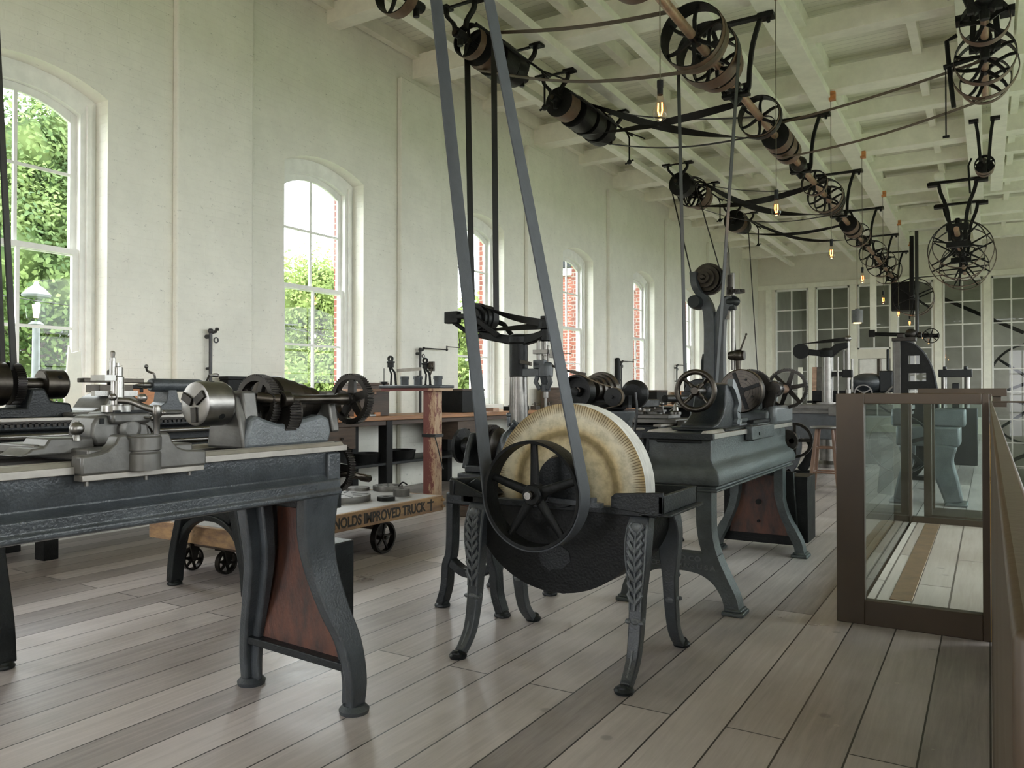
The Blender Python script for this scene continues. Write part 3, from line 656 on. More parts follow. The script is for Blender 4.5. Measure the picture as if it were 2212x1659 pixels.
def big_leg(sx, yc, M_='iron', parent=FL, xm=-2.23, ztop=.79, spread=.27):
    """broad cast leg: an S-curved plate, wide at the top, narrow at the ankle"""
    P = spline([(xm + sx * .165, yc - .075, ztop), (xm + sx * .15, yc - .07, .64), (xm + sx * .158, yc - .055, .52), (xm + sx * .20, yc - .035, .38), (xm + sx * .252, yc - .01, .25), (xm + sx * .278, yc, .12), (xm + sx * .276, yc, .02)], 5)
    n = len(P); ws = [.175 - .105 * min(1, (i / (n - 1)) ** .8 * 1.02) for i in range(n)]
    m = MB(); m.sweep(P, (0, 1, 0), ws, [.05 - .012 * i / n for i in range(n)])
    # inner flange stiffening the plate
    P2 = [p + V((-sx * .035, .0, 0)) for p in P]; m.sweep(P2, (0, 1, 0), [w_ * .35 for w_ in ws], .05)
    lg = obj('leg', m, M_, parent, bevel=.008)
    f = MB(); f.rev((xm + sx * .27, yc, 0), Z, [(0, .052), (.014, .055), (.022, .048), (.03, .040)], 20); obj('foot_pad', f, 'iron', lg)
    return lg
for yc in (2.14, -.05):
    for sx in (1, -1): big_leg(sx, yc)
mb = MB(); mb.prism([(-2.10, .79), (-2.36, .79), (-2.36, .55), (-2.44, .34), (-2.475, .19), (-1.985, .17), (-2.02, .34), (-2.10, .55)], xz(2.14), 0, .02)
obj('cupboard_panel', mb, 'rust', FL, bevel=.003, label='rusty brown panel between the legs')
mb = MB(); mb.sweep([(-2.50, 2.13, .185), (-1.96, 2.13, .165)], (0, 1, 0), .06, .03); mb.sweep([(-2.36, 2.2, .78), (-2.36, 2.2, .2)], (0, 1, 0), .04, .02)
mb.bb((-2.39, 2.09, .72), (-2.07, 2.19, .79)); obj('cross_rail', mb, 'dark', FL, bevel=.004)
mb = MB(); mb.bb((-2.25, 2.20, .22), (-2.145, 2.34, .57)); obj('side_cabinet', mb, 'dark', FL, bevel=.005)
# headstock
HZ = 1.113
mb = MB()
mb.prism([(1.775, .962), (2.165, .962), (2.178, 1.0), (2.168, 1.055), (2.13, 1.068), (2.0, 1.045), (1.93, 1.04), (1.86, 1.06), (1.825, 1.075), (1.80, 1.06)], yz(-2.31), 0, .20)
obj('headstock', mb, 'ironlt', FL, bevel=.012, label='smooth light grey headstock casting')
mb = MB(); mb.prism([(-2.115, .962), (-2.30, .962), (-2.285, 1.06), (-2.25, 1.14), (-2.17, 1.14), (-2.135, 1.06)], xz(1.772), 0, .035)
mb.prism([(-2.125, 1.0), (-2.30, 1.0), (-2.27, 1.155), (-2.155, 1.155)], xz(1.80), 0, .06); obj('bearing_stand', mb, 'castmach', FL, bevel=.008)
mb = MB(); mb.prism([(-2.125, 1.0), (-2.30, 1.0), (-2.27, 1.155), (-2.155, 1.155)], xz(2.20), 0, .04)
obj('bearing_stand', mb, 'castmach', FL, bevel=.008)
ax = V((0, 1, 0))
mb = MB(); mb.rev((XM, 1.655, HZ), ax, [(0, .02), (0, .058), (.004, .071), (.014, .074), (.10, .074), (.112, .068), (.118, .05), (.122, .03)], 48)
ch = obj('chuck', mb, 'steel', FL, smooth=25)
mb = MB()
for k in range(3):
    a = k * 2 * PI / 3 + .6; d = V((math.cos(a), 0, math.sin(a))); c = V((XM, 1.652, HZ)) + d * .036; tt = V((-math.sin(a), 0, math.cos(a)))
    for q, (l, h) in enumerate(((.05, .010), (.03, .006))):
        m_ = [c + d * (l / 2 * i) + tt * (.013 * j) + V((0, -h * kk + .006, 0)) for kk in (0, 1) for i, j in ((-1, -1), (1, -1), (1, 1), (-1, 1))]
        mb.loft([m_[:4], m_[4:]])
obj('jaw_set', mb, 'gear', ch, bevel=.001)
mb = MB()
for k in range(3):
    a = k * 2 * PI / 3 + 1.5; d = V((math.cos(a), 0, math.sin(a))); mb.cyl(V((XM, 1.715, HZ)) + d * .066, V((XM, 1.715, HZ)) + d * .0746, .011, n=14)
obj('key_socket', mb, 'black', ch)
mb = MB(); mb.rev((XM, 1.775, HZ), ax, [(0, .028), (.01, .036), (.04, .036), (.05, .03)], 28); obj('spindle_collar', mb, 'brass', FL, label='worn brass spindle collar')
mb = MB(); mb.gear((XM, 1.90, HZ), ax, .102, .035, 64, .005, .078); mb.spokes((XM, 1.917, HZ), ax, .02, .082, 5, .025, .02); mb.rev((XM, 1.89, HZ), ax, [(0, .035), (.05, .035)], 20); obj('bull_gear', mb, 'gear', FL, bevel=.0008)
mb = MB(); mb.gear((XM + .045, 1.95, HZ - .035), ax, .085, .05, 52, .005); mb.rev((XM + .045, 1.99, HZ - .035), ax, [(0, .06), (.02, .08), (.03, .06)], 28); obj('face_gear', mb, 'gear', FL, bevel=.0008)
mb = MB(); cone_pulley(mb, (XM, 1.96, HZ), ax, [.098, .086, .073, .06], .052); obj('cone_pulley', mb, 'steeldk', FL, smooth=25)
mb = MB(); mb.rev((XM + .1, 1.93, HZ + .012), ax, [(0, .016), (.0, .028), (.03, .03), (.05, .017), (.27, .0165), (.28, .022), (.32, .022)], 24); mb.cyl((XM + .1, 1.93, HZ + .012), (XM + .04, 1.88, HZ + .02), .02); obj('back_gear_shaft', mb, 'steeldk', FL)
mb = MB(); c = (XM + .075, 2.30, HZ + .012); mb.gear(c, ax, .10, .032, 60, .006, .078); mb.spokes((c[0], c[1] + .016, c[2]), ax, .015, .082, 5, .034, .018, .3, .8); mb.rev((c[0], c[1] - .01, c[2]), ax, [(0, .024), (.05, .024)], 18)
obj('change_gear', mb, 'gear', FL, bevel=.0008)
mb = MB(); ball_lever(mb, (XM + .07, 2.33, HZ + .0), (XM - .02, 2.43, HZ - .02), .006, .016); mb.tube([(XM + .04, 2.02, HZ - .115), (XM + .08, 2.10, HZ - .085), (XM + .09, 2.14, HZ - .07)], [.004, .006, .011], 10); obj('gear_lever', mb, 'steel', FL)
c = V((XM + .06, 2.22, .865)); mb = MB(); mb.gear(c, ax, .098, .03, 64, .006, .082); mb.spokes(c + ax * .015, ax, .015, .084, 4, .03, .015); mb.cyl(c - ax * .04, c + ax * .05, .016); mb.bb((c.x - .03, 2.16, c.z - .12), (c.x + .02, 2.19, c.z + .05)); qg = obj('feed_gear', mb, 'gear', FL, bevel=.0008)
mb = MB(); mb.tube(spline([c + V((.02, .0, -.03)), c + V((.06, .03, -.025)), c + V((.09, .07, -.04)), c + V((.08, .12, -.05))], 4), [.012] * 8 + [.015] * 5, 10); obj('quadrant_lever', mb, 'steeldk', FL)
# carriage
XC = -2.005
mb = MB(); P = [(1.165, .934), (1.165, .984), (1.20, .987), (1.235, .995), (1.258, 1.012), (1.268, 1.035), (1.29, 1.037), (1.30, 1.02), (1.385, 1.02), (1.392, 1.037), (1.42, 1.035), (1.43, 1.012), (1.45, .992), (1.48, .982), (1.545, .978), (1.545, .934)]
mb.prism(P, yz(XC - .05), 0, .05); mb.bb((XC - .35, 1.20, .966), (XC - .03, 1.52, 1.0)); mb.bb((XC - .38, 1.10, .966), (XC - .30, 1.60, .99))
obj('saddle', mb, 'castmach', FL, bevel=.006)
mb = MB(); mb.bb((XC - .045, 1.17, .918), (XC - .004, 1.54, .934)); obj('gib_strip', mb, 'ways', FL, bevel=.002)
mb = MB()
for yy in (1.19, 1.36, 1.5): mb.cyl((XC - .02, yy, .905), (XC - .02, yy, .92), .006, n=8)
obj('gib_screw', mb, 'steel', FL)
mb = MB(); mb.rev((XC - .01, 1.343, .936), Z, [(0, .048), (.045, .048), (.05, .044), (.053, .044), (.056, .049), (.09, .049), (.094, .045)], 36); mb.rev((XC - .01, 1.343, 1.03), Z, [(0, .046), (.003, .046)], 36)
obj('swivel_drum', mb, 'castmach', FL, smooth=25)
mb = MB(); mb.rev((XC - .01, 1.385, 1.03), Z, [(0, .008), (.05, .008), (.055, .011), (.075, .013), (.085, .009)], 14)
mb.tube(spline([(XC - .01, 1.385, 1.098), (XC - .03, 1.36, 1.11), (XC - .055, 1.335, 1.125), (XC - .075, 1.31, 1.128)], 4), .009, 12); mb.sph((XC - .03, 1.355, 1.135), .013, 14); mb.sph((XC - .09, 1.305, 1.137), .011, 14)
mb.sph((XC - .015, 1.386, 1.10), .012, 12); obj('binder_handle', mb, 'steel', FL)
# cross slide wing and compound
mb = MB(); mb.prism([(1.07, .985), (1.09, .995), (1.10, 1.004), (1.13, 1.006), (1.145, 1.03), (1.26, 1.026), (1.27, .985)], yz(XC - .23), 0, .12)
mb.bb((XC - .32, 1.12, .985), (XC - .14, 1.40, 1.012)); obj('cross_slide', mb, 'castmach', FL, bevel=.006)
mb = MB(); mb.rev((XC - .11, 1.215, 1.02), Z, [(0, .012), (.012, .01), (.022, .006)], 12); mb.sph((XC - .11, 1.215, 1.052), .019, 16); mb.cyl((XC - .11, 1.215, 1.07), (XC - .11, 1.215, 1.074), .006); obj('ball_handle', mb, 'steel', FL)
mb = MB(); P = [(1.275, 1.0), (1.262, 1.03), (1.265, 1.06), (1.28, 1.085), (1.31, 1.088), (1.322, 1.072), (1.35, 1.07), (1.40, 1.068), (1.435, 1.06), (1.44, 1.03), (1.43, 1.0)]
mb.prism(P, yz(XC - .24), 0, .12); mb.rev((XC - .12, 1.37, 1.045), X, [(-.05, .034), (.012, .034), (.02, .028)], 28)
mb.bb((XC - .23, 1.31, 1.06), (XC - .10, 1.43, 1.094)); obj('compound_rest', mb, 'castmach', FL, bevel=.009)
mb = MB(); mb.bb((XC - .115, 1.318, 1.092), (XC - .10, 1.43, 1.10)); mb.bb((XC - .121, 1.285, 1.062), (XC - .117, 1.297, 1.078)); obj('tee_slot', mb, 'black', FL)
mb = MB(); mb.rev((XC - .14, 1.35, 1.095), Z, [(0, .043), (.018, .043), (.021, .018), (.10, .0175), (.102, .014), (.128, .014), (.13, .006), (.14, .006)], 28)
mb.rev((XC - .145, 1.338, 1.23), Z, [(0, .009), (.02, .008), (.021, .005), (.035, .007), (.04, .004)], 14); mb.cyl((XC - .145, 1.338, 1.19), (XC - .145, 1.338, 1.24), .009)
mb.bb((XC - .19, 1.30, 1.184), (XC - .12, 1.332, 1.20)); mb.bb((XC - .17, 1.29, 1.14), (XC - .15, 1.42, 1.155)); obj('tool_post', mb, 'steelbr', FL, smooth=25)
mb = MB(); ball_lever(mb, (XC - .11, 1.40, 1.08), (XC - .085, 1.425, 1.075), .004, .008); ball_lever(mb, (XC - .11, 1.40, 1.08), (XC - .12, 1.385, 1.09), .004, .007); obj('lock_lever', mb, 'steel', FL)
# ---------------------------------------------------------------- SECOND LATHE
L2 = root('bench_height_lathe', (-3.85, 2.0, 0), 'smaller dark lathe behind the foreground one, its belt rising at the left edge', 'lathe')
mb = prof_bed(-3.68, -4.0, .7, 3.1, [(.0, 1.02), (.0, .98), (.03, .97), (.03, .90), (.01, .88), (.01, .84), (.05, .83)])
obj('bed', mb, 'dark', L2, bevel=.006)
mb = MB()
for x0, x1 in ((-3.73, -3.67), (-4.01, -3.95)): mb.bb((x0, .7, 1.02), (x1, 3.1, 1.036))
obj('ways', mb, 'ways', L2, bevel=.002)
mb = MB()
for k in range(88): mb.bb((-3.685, .75 + k * .026, .995), (-3.672, .763 + k * .026, 1.012))
mb.bb((-3.69, .75, 1.008), (-3.672, 3.05, 1.02)); obj('rack', mb, 'gear', L2)
mb = MB(); mb.cyl((-3.64, .75, .955), (-3.64, 3.05, .955), .012); mb.cyl((-3.64, .75, .90), (-3.64, 3.05, .90), .010); obj('lead_screw', mb, 'steel', L2)
def arch_leg_frame(y, parent, xm=-3.85, ztop=.84, m_='dark'):
    m = MB()
    for sx in (-1, 1):
        P = spline([(xm + sx * .13, y, ztop), (xm + sx * .19, y, .6), (xm + sx * .255, y, .38), (xm + sx * .31, y, .18), (xm + sx * .33, y, .02)], 6)
        m.sweep(P, (0, 1, 0), .085, [.06 - .01 * i / len(P) for i in range(len(P))]); foot(m, xm + sx * .33, y)
    A = spline([(xm - .295, y, .24), (xm - .20, y, .36), (xm - .09, y, .415), (xm, y, .425), (xm + .09, y, .415), (xm + .20, y, .36), (xm + .295, y, .24)], 5); m.sweep(A, (0, 1, 0), .05, .035)
    m.prism([(xm - .14, ztop), (xm + .14, ztop), (xm + .20, .50), (xm + .17, .40), (xm, .44), (xm - .17, .40), (xm - .20, .50)], xz(y), -.012, .012)
    lg = obj('leg_frame', m, m_, parent, bevel=.006)
    s_ = MB()
    for c0 in (-.055, .045): s_.tube(spline([(xm + c0 - .035, y - .02, .515), (xm + c0 - .01, y - .022, .535), (xm + c0 + .02, y - .022, .53), (xm + c0 + .045, y - .02, .505)], 4), .006, 8)
    obj('scroll', s_, m_, lg); return lg
arch_leg_frame(1.72, L2); arch_leg_frame(3.0, L2)
mb = MB(); mb.prism([(1.45, 1.03), (2.14, 1.03), (2.12, 1.10), (2.03, 1.11), (2.0, 1.17), (1.94, 1.17), (1.92, 1.08), (1.58, 1.08), (1.55, 1.17), (1.47, 1.17)], yz(-3.94), 0, .2); obj('headstock', mb, 'dark', L2, bevel=.01)
mb = MB(); cone_pulley(mb, (-3.84, 1.58, 1.19), ax, [.085, .10, .115], .045); mb.rev((-3.84, 1.72, 1.19), ax, [(0, .1), (.14, .1), (.15, .05)], 36); obj('cone_pulley', mb, 'steeldk', L2, smooth=25)
mb = MB(); mb.gear((-3.84, 1.885, 1.19), ax, .098, .04, 60, .006); obj('bull_gear', mb, 'gear', L2)
mb = MB(); mb.rev((-3.84, 1.93, 1.19), ax, [(0, .03), (.10, .03), (.10, .062), (.105, .070), (.20, .070), (.208, .062), (.21, .02)], 36); c2 = obj('chuck', mb, 'steeldk', L2, smooth=25)
mb = MB()
for k in range(3):
    a = k * 2.094 + .5; d = V((math.cos(a), 0, math.sin(a))); mb.cyl(V((-3.84, 2.09, 1.19)) + d * .062, V((-3.84, 2.09, 1.19)) + d * .0705, .011, n=12)
obj('key_socket', mb, 'black', c2)
# carriage of the second lathe
mb = MB(); mb.prism([(2.20, 1.036), (2.20, 1.06), (2.25, 1.075), (2.28, 1.12), (2.33, 1.145), (2.40, 1.15), (2.44, 1.12), (2.50, 1.07), (2.60, 1.06), (2.60, 1.036)], yz(-3.96), 0, .26)
mb.bb((-3.69, 2.22, .86), (-3.60, 2.5, 1.03)); mb.bb((-4.03, 2.08, 1.036), (-3.64, 2.66, 1.058)); obj('saddle', mb, 'castmach', L2, bevel=.01)
mb = MB(); mb.bb((-3.86, 2.26, 1.15), (-3.74, 2.44, 1.19)); mb.rev((-3.8, 2.36, 1.19), Z, [(0, .022), (.07, .022), (.08, .012), (.1, .012)], 16); mb.bb((-3.83, 2.2, 1.2), (-3.77, 2.52, 1.222)); obj('tool_post', mb, 'steeldk', L2, bevel=.003)
mb = MB(); mb.wheel((-3.56, 2.36, .93), X, .07, .02, .25, 4); obj('hand_wheel', mb, 'steeldk', L2); mb = MB(); ball_lever(mb, (-3.6, 2.46, 1.0), (-3.52, 2.46, 1.05), .006, .013); obj('ball_handle', mb, 'steel', L2)
# tailstock
mb = MB(); mb.prism([(2.60, 1.036), (2.62, 1.075), (2.66, 1.10), (2.67, 1.165), (2.72, 1.165), (2.74, 1.10), (2.79, 1.075), (2.86, 1.036)], yz(-3.90), 0, .12)
mb.rev((-3.84, 2.60, 1.19), ax, [(0, .032), (.01, .036), (.30, .036), (.32, .03), (.325, .03)], 24)
ts = obj('tailstock', mb, 'iron', L2, bevel=.004)
mb = MB(); mb.rev((-3.84, 2.60, 1.19), ax, [(-.09, .002), (-.05, .012), (-.045, .016), (0, .016)], 16); obj('centre', mb, 'steel', ts)
mb = MB(); crank(mb, (-3.84, 2.94, 1.19), ax, (.6, 0, .8), .075); mb.cyl((-3.84, 2.92, 1.19), (-3.84, 2.95, 1.19), .02); obj('crank', mb, 'steel', ts)
mb = MB(); mb.tube(spline([(-3.84, 2.63, 1.22), (-3.835, 2.62, 1.25), (-3.86, 2.60, 1.265), (-3.85, 2.585, 1.285)], 4), .006, 8); mb.sph((-3.85, 2.585, 1.29), .011); obj('clamp_handle', mb, 'steel', ts)
# belt to the second lathe
mb = MB(); p0 = at(-14, 250, x=-3.84); p1 = at(38, 805, x=-3.84)
bt_ = MB(); a_ = at(30, 800, x=-3.80); b_ = at(2, 250, x=-3.86); c_ = a_ + (b_ - a_) * 1.9; strand(bt_, a_, c_, (V((.75, -.66, 0))), .085, .006, 0, 10); a2 = at(6, 800, x=-3.86); b2 = at(-14, 300, x=-3.9); strand(bt_, a2, a2 + (b2 - a2) * 1.9, (V((.75, -.66, 0))), .07, .006, 0, 10); obj_b = obj('flat_belt', bt_, 'beltbk', loc=tuple(a_)); tag(obj_b, 'black belt rising from the second lathe along the left edge of the picture', 'belt')
# ---------------------------------------------------------------- WORKBENCH ALONG THE LEFT WALL
WB = root('workbench', (-5.8, 12, 0), 'long brown workbench running under the windows of the left wall', 'workbench')
mb = MB(); mb.bb((-6.11, 1.0, .855), (-5.45, 21.0, .90)); obj('top', mb, 'wood', WB, bevel=.006)
mb = MB(); mb.bb((-6.1, 1.0, .78), (-6.04, 21.0, .855)); mb.bb((-5.56, 1.0, .80), (-5.52, 21.0, .855)); obj('apron', mb, 'wooddk', WB, bevel=.004)
mb = MB(); mb.bb((-6.08, 1.0, .37), (-5.52, 21.0, .40)); obj('shelf', mb, 'dark', WB, bevel=.004, label='dark lower shelf')
for k in range(13):
    y = 1.2 + 1.8 * k - .4 if k else 1.2
    y = 1.22 + k * 1.785 - (0.01)
    if y < 20.9:
        mb = MB(); mb.bb((-5.63, y - .05, 0), (-5.51, y + .05, .855)); mb.bb((-6.1, y - .05, 0), (-6.0, y + .05, .855)); obj('leg', mb, 'black', WB, bevel=.005)
for k, (y, h) in enumerate(((5.80, .25), (8.02, .25), (11.0, .25), (13.4, .22), (15.6, .22), (18.0, .22))):
    mb = MB(); mb.bb((-5.95, y - .21, .80 - h + .03), (-5.49, y + .21, .80)); dr = obj('drawer', mb, 'wooddk', WB, bevel=.005); mb = MB(); mb.sph((-5.475, y, .69), .016, 12); obj('knob', mb, 'gear', dr)
def item(name, label, cat, m_, mb, loc, group=None, **k):
    o = obj(name, mb, m_, loc=loc, **k); tag(o, label, cat, group); return o
BT = .90
def chest(name, label, x, y, dx, dy, h, m_, m2=None, rz=0, lid=.03):
    r_ = root(name, (x, y, BT), label, 'box', rz=rz)
    mb = MB(); mb.box((0, 0, (h - lid) / 2), (dx, dy, h - lid)); obj('body', mb, m_, r_, world=False, bevel=.004)
    mb = MB(); mb.box((0, 0, h - lid / 2), (dx + .012, dy + .012, lid)); mb.box((dx / 2, 0, h - lid * 1.5), (.01, .03, .03)); obj('lid', mb, m2 or m_, r_, world=False, bevel=.004); return r_
chest('wooden_chest', 'pale worn wooden chest on the bench under the red stand', -5.72, 6.42, .26, .46, .29, 'wooddk', 'woodlt')
chest('tool_cabinet', 'very dark tall box behind the pale chest on the bench', -5.97, 6.66, .2, .62, .36, 'wooddk')
chest('tool_chest', 'dark tool chest on the bench between the red stand and the drill press', -5.8, 8.35, .34, .50, .30, 'black', 'wooddk')
chest('tool_chest', 'dark tool chest on the bench in front of the fifth window', -5.8, 15.15, .34, .60, .30, 'black', 'wooddk')
chest('tool_chest', 'small orange wooden chest on the bench beyond the handwheel', -5.8, 17.1, .34, .45, .28, 'orange')
chest('tool_chest', 'orange and black chest on the bench behind the second lathe\'s tailstock', -5.72, 3.7, .3, .24, .31, 'orange', 'black')
chest('tool_chest', 'flat black box on the bench against the wall beside the gas pipe', -5.98, 5.02, .12, .46, .40, 'black')
chest('tool_chest', 'dark chest on the bench left of the belt-driven grinder', -5.8, 11.0, .34, .55, .33, 'wooddk')
# small things on the bench
rnd = random.Random(4)
def tool(i, label, grp=None): 
    pass
tl = [('file', 'long file with a ball pommel at the bench edge nearest the change gear', -5.55, 5.95, .36, .5), ('spanner', 'steel spanner lying across tools at the near end of the visible bench', -5.66, 5.78, .26, .9),
      ('tongs', 'thin tongs beside the pale chest on the bench', -5.62, 5.98, .30, .75), ('scriber', 'thin steel rod among the tools left of the chest', -5.7, 5.72, .22, .3)]
for nm, lb, x, y, L_, a in tl:
    mb = MB(); d = V((math.cos(a) * -.5, math.sin(a), 0)).normalized(); c = V((x, y, BT + .012)); mb.tube([c - d * L_ / 2, c + d * L_ * .3], [.006, .010], 8); mb.sph(c + d * L_ * .36, .022 if nm == 'file' else .014, 12, (1, 1.3, .8)); mb.tube([c + d * L_ * .3, c + d * L_ * .5], [.01, .005], 8)
    item(nm, lb, 'tool', 'steeldk', mb, tuple(c - Z * .012))
for i, (x, y, s_, m_, lb) in enumerate(((-5.62, 6.2, (.05, .10, .045), 'orange', 'small orange wooden block beside the tools on the bench'), (-5.56, 6.32, (.05, .1, .022), 'steel', 'flat steel block at the bench edge under the red stand'), (-5.6, 6.44, (.06, .09, .04), 'orange', 'orange block end on the bench just left of the red post'),
                                     (-5.66, 14.0, (.12, .34, .07), 'woodlt', 'long orange-brown box low on the bench behind the grinder'), (-5.62, 13.4, (.10, .2, .05), 'orange', 'short brown box on the bench behind the grinder'), (-5.6, 8.75, (.12, .14, .05), 'woodlt', 'small wooden block beside the left grindstone belt on the bench'),
                                     (-5.62, 9.4, (.22, .34, .06), 'black', 'flat black case on the bench under the third window'), (-5.6, 9.42, (.18, .26, .02), 'steel', 'steel tray on the flat black case under the third window'))):
    z = BT + (.06 if i == 7 else 0); mb = MB(); mb.box((x, y, z + s_[2] / 2), s_); item('block' if i < 6 else ('case' if i == 6 else 'tray'), lb, 'block' if i < 6 else 'box', m_, mb, (x, y, z), bevel=.003)
for i in range(9):
    y = (9.9, 10.4, 11.6, 12.3, 13.0, 14.6, 15.8, 16.5, 17.7)[i]; x = -5.60 - .05 * (i % 3); mb = MB()
    mb.box((x, y, BT + .03), (.09, .13, .06)); mb.cyl((x, y, BT + .05), (x, y, BT + .11), .018); mb.tube([(x, y - .1, BT + .085), (x, y + .1, BT + .095)], .008, 8)
    item('bench_vice', 'small dark vice on the workbench, %s beyond the drill press along the wall' % ('first', 'second', 'third', 'fourth', 'fifth', 'sixth', 'seventh', 'eighth', 'ninth')[i], 'vice', 'steeldk', mb, (x, y, BT), 'bench vices along the workbench', bevel=.003)
# pale board leaning in the first window
mb = MB(); b0 = at(150, 868, x=-5.75); mb.prism([(b0.y - .04, .90), (b0.y + .11, .90), (b0.y + .085, 1.46), (b0.y + .02, 1.44), (b0.y + .0, 1.5)], yz(-5.78), 0, .025); item('wooden_board', 'pale tapered wooden board standing on the bench in front of the nearest window', 'board', 'beam', mb, (-5.77, b0.y, .90), bevel=.003)
# pans and pots on the shelf
for i, (y, r_, h) in enumerate(((6.02, .12, .16), (6.45, .17, .10), (7.0, .2, .10), (7.65, .09, .05), (9.6, .15, .1), (10.3, .12, .14))):
    mb = MB(); mb.rev((-5.75, y, .40), Z, [(0, r_ * .9), (h, r_), (h, r_ - .015), (.012, r_ * .85)], 28)
    item('iron_pan', ('tall black pot on the bench shelf beside the change gears', 'wide shallow black pan on the shelf behind the truck', 'widest black pan on the shelf behind the truck', 'small black dish on the shelf left of the red post', 'black pan on the shelf right of the red post', 'black pot on the shelf furthest right of the red post')[i], 'pan', 'black', mb, (-5.75, y, .40))
# ---------------------------------------------------------------- RED STAND WITH THE SPRING TESTER
RS = root('red_stand', (-4.85, 6.45, 0), 'stand with a peeling red post and a grey slab top by the workbench', 'stand')
p = at(914, 1000, y=6.38); q = at(939.5, 1000, y=6.38)
mb = MB(); mb.bb((p.x, 6.38, 0), (q.x, 6.50, 1.175)); obj('post', mb, 'peel', RS, bevel=.004)
a = at(822, 832, y=6.36); b = at(955, 832, y=6.36)
mb = MB(); mb.bb((a.x + .02, 6.34, 1.165), (b.x - .01, 6.56, 1.195)); obj('bracket_board', mb, 'peel', RS, bevel=.004)
mb = MB(); mb.bb((a.x, 6.33, 1.195), (b.x, 6.57, 1.225)); obj('slab', mb, 'iron', RS, bevel=.006)
mb = MB(); mb.bb((p.x - .01, 6.37, .70), (q.x + .012, 6.51, .73)); mb.tube(spline([(q.x + .01, 6.36, .715), (q.x + .06, 6.34, .62), (q.x + .14, 6.3, .45), (q.x + .2, 6.25, .40)], 5), .006, 8); obj('strap', mb, 'pipe', RS)
SZ = 1.225
def onslab(px): return at(px, 832, y=6.42).x
for i, (px, lb) in enumerate(((874, 'squat grey lidded tin left of the forked stands on the red stand'), (903, 'squat grey lidded tin in the middle of the red stand'), (946, 'grey tin at the right end of the red stand'))):
    x = onslab(px); mb = MB(); mb.rev((x, 6.42, SZ), Z, [(0, .042), (.06, .042)], 28); can = root('tin_can', (x, 6.42, SZ), lb, 'tin'); obj('body', mb, 'can', can); mb = MB(); mb.rev((x, 6.42, SZ + .06), Z, [(0, .048), (.03, .048), (.033, .044)], 28); obj('lid', mb, 'can', can)
def forkstand(px, label, sc=1.0, extra=False):
    x = onslab(px); r_ = root('forked_stand', (x, 6.44, SZ), label, 'instrument'); mb = MB(); b_ = V((x, 6.44, SZ))
    f = lambda u, v: b_ + V((u * sc, 0, v * sc))
    mb.tube([f(-.01, 0), f(0, .12), f(-.02, .16), f(-.03, .2)], .010, 8); mb.tube([f(.06, 0), f(.05, .1), f(.04, .14), f(.0, .18), f(-.0, .22)], .012, 8); mb.rev(f(-.01, 0), Z, [(0, .025), (.01, .012)], 12); mb.rev(f(.06, 0), Z, [(0, .025), (.01, .012)], 12); obj('stem', mb, 'black', r_)
    mb = MB(); mb.bb(f(-.045, .19) + V((0, -.015, 0)), f(.02, .25) + V((0, .015, 0))); mb.ringrev(f(-.015, .28) + V((0, -.012, 0)), Y, [(0, .035 * sc), (.024, .035 * sc), (.024, .018 * sc), (0, .018 * sc)], 16); mb.bb(f(-.05, .235) + V((0, -.02, 0)), f(.03, .255) + V((0, .02, 0))); obj('clamp', mb, 'black', r_, bevel=.002)
    if extra: mb = MB(); mb.tube([f(.05, .0), f(.05, .1), f(.075, .16), f(.075, .24)], .008, 8); mb.bb(f(.03, .16), f(.1, .27) + V((0, .03, 0))); mb.cyl(f(.0, .2), f(.11, .2), .012); obj('screw_block', mb, 'steeldk', r_, bevel=.003)
    return r_
forkstand(843, 'black forked clamp stand at the left end of the red stand', 1.0); forkstand(918, 'black forked stand with a steel screw block at the right of the red stand', .9, True)
x0, x1 = onslab(852), onslab(905); mb = MB(); mb.sweep([(x0, 6.46, SZ + .155), (x1, 6.46, SZ + .17)], (0, 0, 1), .035, .004); item('steel_rule', 'pale steel rule spanning between the two forked stands', 'rule', 'ways', mb, (x0, 6.46, SZ + .155))
mb = MB(); x = onslab(838); mb.rev((x - .02, 6.38, SZ), Z, [(0, .012), (.012, .014), (.018, .034), (.032, .036), (.034, .05), (.037, .05), (.04, .02)], 20); mb.tube([(x - .02, 6.38, SZ + .03), (x - .02, 6.38, SZ + .18)], .004, 8); item('oil_cup', 'small black oil cup at the far left of the red stand', 'cup', 'black', mb, (x - .02, 6.38, SZ))
# ---------------------------------------------------------------- PLATFORM TRUCK
TK = root('platform_truck', (-4.1, 3.9, 0), 'low wooden platform truck with stencilled lettering and iron wheels', 'truck')
mb = MB(); mb.bb((-4.55, 3.14, .325), (-3.71, 5.0, .34)); obj('deck', mb, 'trucktop', TK, bevel=.003)
mb = MB(); mb.bb((-3.71, 3.11, .225), (-3.675, 5.03, .342)); fb_ = obj('side_board', mb, 'truckwood', TK, bevel=.005)
def tfn(u, v, w): return V((-3.6745 + w, u, v))
mb = MB(); mb.text('REYNOLDS IMPROVED TRUCK', lambda x, y, z: tfn(x, .25 + y, z), .098, .003, bold=.003)
xs = [v.co.y for v in mb.bm.verts]; k_ = (4.80 - 3.675) / (max(xs) - min(xs)); x0_ = min(xs)
for v in mb.bm.verts: v.co.y = 3.675 + (v.co.y - x0_) * k_
obj('lettering', mb, 'ink', fb_); mb = MB(); mb.bb((-3.676, 4.86, .24), (-3.6735, 4.875, .33)); mb.bb((-3.676, 4.82, .30), (-3.6735, 4.90, .312)); obj('lettering', mb, 'ink', fb_)
mb = MB(); mb.bb((-4.58, 3.11, .225), (-4.55, 5.03, .342)); obj('side_board', mb, 'truckwood', TK, bevel=.005)
mb = MB(); mb.bb((-4.58, 5.0, .23), (-3.70, 5.035, .34))
for z in (.26, .31): mb.cyl((-3.70, 5.01, z), (-3.655, 5.01, z), .012, n=10)
